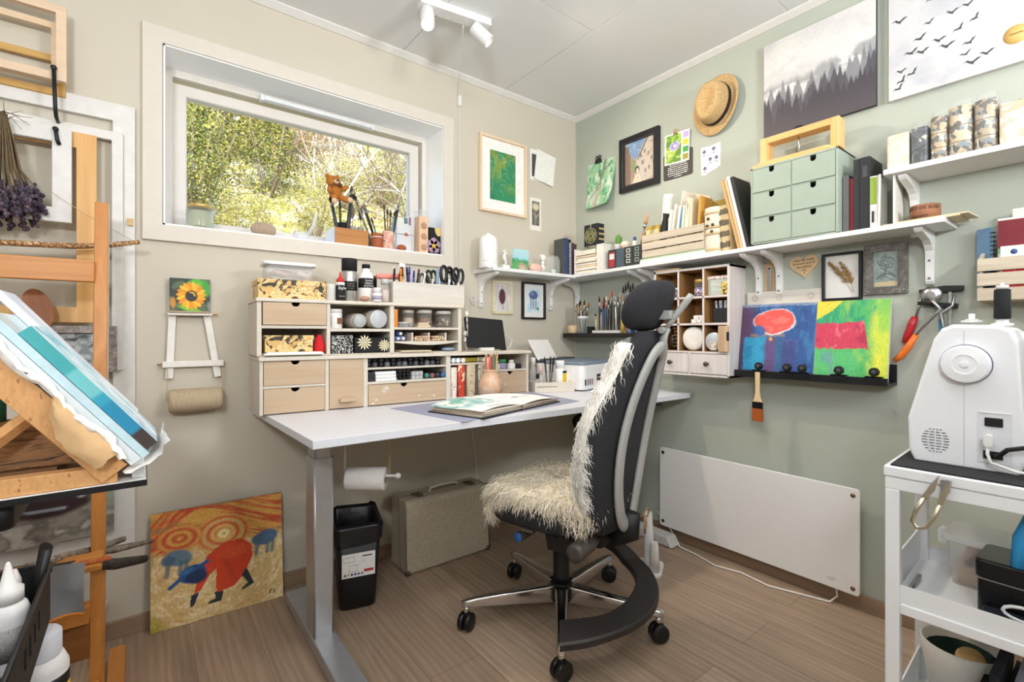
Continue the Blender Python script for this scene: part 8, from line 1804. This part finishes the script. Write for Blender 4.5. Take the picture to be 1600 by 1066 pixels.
for k, (x, y, tl, c, lab) in enumerate(((-2.372, -1.15, (.1, .15, .3), '#141416', 'black paint tube standing at the far corner of the black trolley'), (-2.43, -1.17, (.1, -.95, .2), '#9a9794', 'long grey paint tube lying across the black trolley tray'), (-2.42, -1.20, (.2, -1.1, .1), '#7a7774', 'flat silver paint tube lying under the long grey one'))):
    t = T('paint_tube', lab, 'paint tube', (x, y, zt + (.005 if k == 0 else .075 - .012 * k))); t.rotation_euler = tl
    P('tube_body', B().tube([(0, 0, 0), (0, 0, .06), (0, 0, .125)], [.013, .015, .017], 10, flat=.45), mat(c, .4), t); P('tube_cap', B().cyl((0, 0, -.012), (0, 0, 0), .008, .009), BLACK, t)
t = T('paint_bottle', 'tall white bottle with yellow and red label on the middle tray of the black trolley', 'bottle', (-2.365, -1.10, .3635)); P('body', B().lathe([(.036, 0), (.037, .006), (.037, .16), (.03, .178)], n=22), mat('#e6e3e4', .4), t); P('cap', B().lathe([(.027, .178), (.028, .182), (.028, .215), (.024, .22), (0, .22)], n=18), mat('#d9dbe6', .4), t)
P('label_band', B().lathe([(.0374, .09), (.0374, .128)], n=22), mat('#d9b02c', .5), t); P('label_band', B().lathe([(.0374, .129), (.0374, .148)], n=22), mat('#1a1a1c', .5), t)
t = T('paint_bottle', 'shorter white bottle in front of the yellow-labelled one on the middle tray', 'bottle', (-2.368, -1.20, .3635)); P('body', B().lathe([(.03, 0), (.031, .005), (.031, .12), (.025, .135)], n=20), mat('#dfdcdf', .4), t); P('cap', B().lathe([(.022, .135), (.023, .139), (.023, .168), (0, .17)], n=16), mat('#d3d6e3', .4), t)
# ================================================================ right: white trolley with the sewing machine
CA8 = math.radians(-87.5)
WM = mat('#e9ebee', .35, var=.01)
ct = T('trolley', 'white metal trolley with three trays carrying the sewing machine', 'trolley', (-1.067, -1.912, 0), CA8)
def CL8(x, y, z): return (-1.067 + x * math.cos(CA8) - y * math.sin(CA8), -1.912 + x * math.sin(CA8) + y * math.cos(CA8), z)
LW, LD, ps = .50, .29, .023
for x in (0, LW - ps):
    for y in (0, LD - ps): P('post', B().box(x, x + ps, y, y + ps, .05, .775), WM, ct, .002)
b = B().box(0, LW, 0, ps, .774, .798).box(0, LW, LD - ps, LD, .774, .798).box(0, ps, ps, LD - ps, .774, .798).box(LW - ps, LW, ps, LD - ps, .774, .798); P('top_frame', b, WM, ct, .002)
P('top_tray', B().box(-.002, LW + .002, -.002, LD + .002, .7985, .8195), WM, ct, .003)
for zt in (.534, .26):
    b = B().box(ps, LW - ps, .002, .018, zt, zt + .02).box(ps, LW - ps, LD - .018, LD - .002, zt, zt + .02).box(.002, .018, ps, LD - ps, zt, zt + .02).box(LW - .018, LW - .002, ps, LD - ps, zt, zt + .02); P('tray_frame', b, WM, ct, .002)
    b = B().box(ps - .008, LW - ps + .008, .006, LD - .006, zt + .0205, zt + .023).box(ps, LW - ps, .006, .008, zt + .023, zt + .055).box(ps, LW - ps, LD - .008, LD - .006, zt + .023, zt + .055).box(.007, .010, ps, LD - ps, zt + .023, zt + .095).box(LW - .01, LW - .007, ps, LD - ps, zt + .023, zt + .095); P('tray', b, WM, ct)
for x in (.012, LW - .012):
    for y in (.012, LD - .012): P('caster', B().lathe([(.006, -.010), (.024, -.010), (.024, .010), (.006, .010)], (x, y, .025), 14, axis='x').cyl((x, y, .025), (x, y, .05), .006), mat('#d9d9da', .4), ct)
S('cutting_mat', 'black felt mat under the sewing machine on the white trolley', 'mat', B().box(.008, LW - .01, .004, LD - .004, 0, .003), mat('#2b2b2d', .95, bump=.6, bs=200), CL8(0, 0, .8198), CA8)
# sewing machine, hand-wheel end towards the room
SMW = mat('#e9eaee', .3, var=.01)
sm = T('sewing_machine', 'white sewing machine with a hand wheel on the white trolley', 'sewing machine', (-.988, -1.935, .8232), CA8)
prof = [(.004, 0), (-.004, .02), (-.006, .085), (.034, .245), (.046, .266), (.062, .274), (.128, .272), (.145, .262), (.152, .243), (.160, .085), (.160, .02), (.154, 0)]
cxp = sum(p[0] for p in prof) / len(prof); czp = .13
def ring(f, y): return [(cxp + (x - cxp) * f, y, max(0, czp + (z - czp) * f) if z > 0 else 0) for x, z in prof]
P('column', loft([ring(.955, .0), ring(.985, .003), ring(1, .010), ring(1, .115), ring(.98, .12)], cap1=True, smooth=False), SMW, sm, .004)
P('base', B().prism(rrect(.0, .156, .12, .37, .02), 0, .075, 'z', True), SMW, sm, .004); P('arm', B().prism([(.04, .185), (.15, .185), (.152, .25), (.128, .27), (.062, .272), (.042, .255)], .12, .37), SMW, sm, .006)
P('head', B().prism([(.04, .12), (.15, .12), (.15, .185), (.04, .185)], .28, .37), SMW, sm, .006); P('needle_bar', B().cyl((.09, .32, .076), (.09, .32, .12), .004), CHROME, sm)
wh = P('hand_wheel', B().lathe([(.034, .004), (.036, .002), (.036, -.012), (.033, -.02), (.018, -.0225), (.0165, -.021), (.007, -.0215), (.0055, -.0235), (0, -.024)], (.082, 0, .198), 40, False, axis='y'), SMW, sm)
P('wheel_gap', B().lathe([(.0375, -.001), (.0375, .002)], (.082, 0, .198), 36, axis='y'), mat('#5a6070', .4), sm)
P('seam', B().box(.079, .0798, -.0006, .001, .005, .158).box(.079, .0798, -.0006, .001, .236, .262), mat('#b9bcc4', .5), sm)
b = B()
for k in range(9):
    z_ = .022 + .0055 * k; h_w = .022 * math.sqrt(max(0.05, 1 - ((k - 4) / 4.6) ** 2))
    for q in range(4): b.box(.038 - h_w + h_w * 2 * q / 4 + .001, .038 - h_w + h_w * 2 * (q + 1) / 4 - .0015, -.0008, .001, z_, z_ + .0014)
P('vent', b, mat('#4a4c54', .6), sm)
P('switch_panel', B().frame(.046, .094, .0022, -.0015, .001, .016, .098).box(.1002, .1418, -.0006, .0008, .018, .108), mat('#dcdde2', .4), sm); P('switch', B().box(.108, .132, -.004, 0, .084, .100), MATTEBLACK, sm, .001)
P('plug_socket', B().box(.106, .132, -.003, 0, .024, .038), MATTEBLACK, sm); o = P('plug', B().rbox(.108, .120, -.022, 0, .048, .07, .005, 'y').tube([(.114, -.016, .05), (.113, -.018, .035), (.118, -.02, .02), (.15, -.03, .012), (.22, -.03, .01)], .003, 6), WHITE, sm); P('cable', B().tube([(.122, -.003, .031), (.126, -.025, .032), (.14, -.035, .05), (.17, -.035, .06), (.24, -.02, .058)], .004, 7), MATTEBLACK, sm)
P('bobbin_winder', B().lathe([(.004, .272), (.004, .278), (.016, .279), (.016, .282), (.005, .283), (.005, .295), (0, .296)], (.085, .05, 0), 16).lathe([(.010, .283), (.010, .285)], (.085, .05, 0), 16), WHITE, sm)
P('spool_pin', B().lathe([(.016, .270), (.016, .275), (.009, .277), (.009, .284)], (.128, .04, 0), 16).cyl((.128, .04, .28), (.128, .04, .352), .003), WHITE, sm)
t = T('thread_spool', 'tall black thread spool on top of the sewing machine', 'thread', CL8(0, 0, 0)); t.location = Matrix.Translation(sm.location) @ Matrix.Rotation(CA8, 4, 'Z') @ Vector((.128, .04, .2845)); 
P('thread', B().lathe([(.0032, 0), (.0115, 0), (.012, .004), (.0115, .055), (.0032, .0555)], n=18), mat('#15161a', .8, bump=.6, bs=500), t); P('core', B().lathe([(.0032, .0558), (.009, .0558), (.009, .063), (.0032, .063)], n=14), WHITE, t)
# snips hanging on the top rail
t = T('thread_snips', 'brass-coloured thread snips hanging on the front rail of the white trolley', 'snips', CL8(.062, -.013, .742), CA8 + .0); t.rotation_euler = (0, .38, CA8)
BR = mat('#cdc6b2', .3, .9)
P('spring_handle', B().tube([(-.012, 0, .03), (-.013, 0, .0), (-.010, 0, -.022), (0, 0, -.03), (.010, 0, -.022), (.013, 0, .0), (.012, 0, .03)], .0024, 6, flat=1.6), BR, t)
for sg in (-1, 1): P('blade', B().prism([(sg * .016, .028), (sg * .008, .028), (sg * .004, .05), (sg * .009, .082), (sg * .013, .06)], -.0015 + sg * .0006, .0005 + sg * .0006), BR, t)
S('rail_clip', 'small steel clip on the front rail of the white trolley beside the snips', 'clip', B().box(0, .012, -.008, 0, 0, .022), STEEL, CL8(.085, -.003, .79), CA8)
# middle tray
zt = .5575
t = T('storage_box', 'clear plastic box of craft bits on the middle tray of the white trolley', 'box', CL8(.066, .168, zt), CA8 - .06)
P('box_body', loft([[(x, y, z) for x, y in rrect(.0 + f, .30 - f, .0 + f, .105 - f, .015, 4)] for z, f in ((0, .008), (.09, .0))]), clear('#f4f6f8', .3, .12), t); P('lid', B().prism(rrect(-.006, .306, -.006, .111, .018), .09, .104, 'z', True), clear('#f6f8fa', .42, .1), t, .002); P('lid_clip', B().rbox(-.018, -.004, .035, .07, .07, .10, .004, 'y'), mat('#eceeee', .4), t)
P('contents', B().box(.015, .16, .02, .09, .003, .04), mat('#dcb58f', .7), t); P('contents', B().box(.02, .11, .025, .08, .041, .0415).prism([(.02, .045), (.12, .045), (.10, .07), (.03, .08)], .03, .04), mat('#b98a60', .7), t); P('contents', B().prism(rrect(.08, .17, .02, .09, .03), .06, .075, 'z', True), mat('#2f8fd0', .4), t); P('contents', B().tube([(.03, .02, .045), (.05, .018, .052), (.075, .02, .046)], [.006, .01, .005], 7), mat('#33353a', .7), t)
t = T('tin_box', 'black lidded tin on the middle tray of the white trolley', 'tin', CL8(.125, .062, zt), CA8 - .06); P('tin_body', B().rbox(0, .24, 0, .10, 0, .085, .008), mat('#141416', .22), t, .002); P('lid', B().rbox(-.003, .243, -.003, .103, .0705, .105, .01), mat('#17171a', .2), t, .004); P('edge_line', B().box(.0, .24, -.0042, -.0028, .069, .0715), mat('#9a9a9a', .3, .7), t)
t = S('blue_tool', 'bright blue plastic handle lying over the black tin', 'tool', B().tube([(0, 0, 0), (.004, .01, .05), (.02, .02, .1), (.03, .03, .13)], [.010, .012, .010, .009], 10), mat('#2f9ad9', .4), CL8(.178, .055, zt + .107), CA8)
S('notebook', 'dark navy box lying flat in front of the black tin', 'box', B().box(0, .2, 0, .04, 0, .026), mat('#20242e', .5), CL8(.135, .012, zt), CA8, bevel=.002)
S('silver_pen', 'silver pen lying along the left side of the middle tray', 'pen', B().cyl((0, 0, 0), (0, .10, 0), .0045, .0045, 10), STEEL, CL8(.028, .05, zt + .005), CA8)
t = T('scissor_loops', 'white looped handle lying in front of the black tin', 'handle', CL8(.19, .02, zt + .03), CA8); P('loop', B().tube([(.028 * math.cos(a), .0, .012 * math.sin(a) + .01) for a in [2 * PI * k / 14 for k in range(14)]], .003, 6, closed=True), mat('#d9d9dc', .4), t)
# lower tray
zt = .2835
t = T('bucket', 'white tapering bucket on the lowest tray of the white trolley', 'bucket', CL8(.09, .185, zt), 0)
P('bucket_body', loft([[(r_ * math.cos(a), r_ * math.sin(a), z) for a in [2 * PI * k / 28 for k in range(28)]] for r_, z in ((.045, 0), (.062, .115), (.066, .15), (.063, .15), (.043, .004))], cap1=True), mat('#dcd9d2', .45), t); P('lining', loft([[(r_ * math.cos(a), r_ * math.sin(a), z) for a in [2 * PI * k / 20 for k in range(20)]] for r_, z in ((.05, .09), (.058, .13))]), mat('#2c4a40', .7), t)
S('sponge', 'tan sponge poking out of the white bucket', 'sponge', B().ball((0, 0, 0), .03, sq=(1, .8, .7)), mat('#d3ae78', .95, bump=.6), CL8(.105, .17, zt + .13))
FC = ('#15161a', '#20232c', '#2b2d38', '#8f96a8', '#17181c', '#3a2f36', '#1b1d22', '#4a4650', '#141418', '#6b5f6a', '#22242a', '#15161a', '#2f3038', '#8a7f8f')
FN = ('black', 'blue-black', 'slate', 'pale grey', 'jet black', 'plum-brown', 'ink black', 'mauve-grey', 'coal black', 'dusty mauve', 'graphite', 'soft black', 'dark slate', 'greyish lilac')
for k, c in enumerate(FC):
    b = B(); w_ = .20
    H_ = .13 + .05 * abs(math.sin(k * 1.7)); b.add([(.0 + .0016 * math.sin(z * 40 + k), y, z) for z in [H_ * q / 6 for q in range(7)] for y in (0, .17)] + [(.0135 + .0016 * math.sin(z * 40 + k), y, z - .004 * abs(math.sin(k * 2.1))) for z in [H_ * q / 6 for q in range(7)] for y in (0, .17)], [])
    o_ = 0
    for q in range(6): b.f += [(2 * q, 2 * q + 1, 2 * q + 3, 2 * q + 2), (14 + 2 * q, 14 + 2 * q + 2, 14 + 2 * q + 3, 14 + 2 * q + 1), (2 * q, 2 * q + 2, 14 + 2 * q + 2, 14 + 2 * q), (2 * q + 1, 14 + 2 * q + 1, 14 + 2 * q + 3, 2 * q + 3)]; b.mi += [0] * 4; b.sm += [True, True, False, False]
    b.f += [(12, 13, 27, 26), (0, 14, 15, 1)]; b.mi += [0, 0]; b.sm += [False, False]
    S('folded_fabric', FN[k] + ' folded fabric filed upright on the lowest trolley tray, ' + ('nearest the bucket' if k == 0 else 'rightmost' if k == 13 else 'number %d from the bucket' % (k + 1)), 'fabric', b, mat(c, .9, var=.15, bump=.3), CL8(.125 + .0165 * k, .045, zt), CA8 - .05, 'fabrics filed on the lowest tray')
t = T('fabric_clip', 'black plastic hanger clip over the edge of the filed fabrics', 'clip', CL8(.10, .04, zt + .07), CA8); P('clip_body', B().frame(.06, .07, .014, -.008, 0), MATTEBLACK, t, .003)
S('wall_disc', 'round white disc fixed low on the sage wall behind the white trolley', 'disc', B().lathe([(.04, -.001), (.04, -.012), (.034, -.016), (0, -.016)], n=26, axis='y'), WHITE, (0, -1.69, .19), R90)
# ================================================================ light and camera
def spot(name, loc, aim, watts, col, size, blend, soft):
    l = bpy.data.lights.new(name, 'SPOT'); l.energy = watts; l.color = col; l.spot_size = math.radians(size); l.spot_blend = blend; l.shadow_soft_size = soft
    o = bpy.data.objects.new(name, l); COL.objects.link(o); o.location = loc
    o.rotation_euler = (Vector(aim) - Vector(loc)).to_track_quat('-Z', 'Y').to_euler(); return o
def point(name, loc, watts, col, soft):
    l = bpy.data.lights.new(name, 'POINT'); l.energy = watts; l.color = col; l.shadow_soft_size = soft
    o = bpy.data.objects.new(name, l); COL.objects.link(o); o.location = loc; return o
WARM = (1, .86, .70)
p_, a_ = AIM['a']; spot('ceiling_spot_lamp', p_, p_ + a_, 17, WARM, 130, .95, .03)
p_, a_ = AIM['b']; spot('ceiling_spot_lamp', p_, p_ + a_, 30, WARM, 130, .95, .03)


def disk(name, loc, aim, watts, col, size):
    l = bpy.data.lights.new(name, 'AREA'); l.energy = watts; l.color = col; l.shape = 'DISK'; l.size = size
    o = bpy.data.objects.new(name, l); COL.objects.link(o); o.location = loc
    o.rotation_euler = (Vector(aim) - Vector(loc)).to_track_quat('-Z', 'Y').to_euler(); return o
spot('ceiling_spot_lamp', (-1.5, -1.62, 2.36), (-1.2, -.5, .9), 16, (1, .97, .95), 150, .8, .07)
disk('ceiling_fill', (-2.75, -2.7, 1.75), (-2.3, -2.0, 2.46), 30, (.93, .97, 1), .35)  # fill light added out of view to bounce soft light off the ceiling
disk('ceiling_fill', (-.9, -3.0, 1.75), (-.9, -2.3, 2.46), 25, (.93, .97, 1), .35)  # second added fill, unseen, also turned up at the ceiling
l = bpy.data.lights.new('sun', 'SUN'); l.energy = 1.6; l.angle = .02; l.color = (1, .95, .86)
o = bpy.data.objects.new('sun', l); COL.objects.link(o); o.rotation_euler = Vector((.35, .75, -.75)).to_track_quat('-Z', 'Y').to_euler()
w = bpy.data.worlds.new('sky'); scene.world = w; w.use_nodes = True
nt = w.node_tree; bg = nt.nodes['Background']
sk = nt.nodes.new('ShaderNodeTexSky'); sk.sky_type = 'NISHITA'; sk.sun_disc = False; sk.sun_elevation = math.radians(42); sk.sun_rotation = math.radians(200)
nt.links.new(sk.outputs['Color'], bg.inputs['Color']); bg.inputs['Strength'].default_value = .7
cam = bpy.data.cameras.new('camera'); co = bpy.data.objects.new('camera', cam); COL.objects.link(co)
cam.sensor_width = 36; cam.lens = 36 * 750 / 1600; cam.shift_y = -12 / 1600; cam.clip_start = .02
co.location = (-2.232, -2.212, 1.08)
a = math.radians(52.28)
co.rotation_euler = (PI / 2, 0, a - PI / 2)
scene.camera = co
scene.view_settings.view_transform = 'Standard'; scene.view_settings.look = 'None'; scene.view_settings.gamma = 1; scene.view_settings.use_curve_mapping = False
scene.view_settings.exposure = 0.38
scene.cycles.max_bounces = 8; scene.cycles.diffuse_bounces = 5; scene.cycles.transparent_max_bounces = 16; scene.cycles.sample_clamp_indirect = 6
scene.cycles.caustics_reflective = False; scene.cycles.caustics_refractive = False
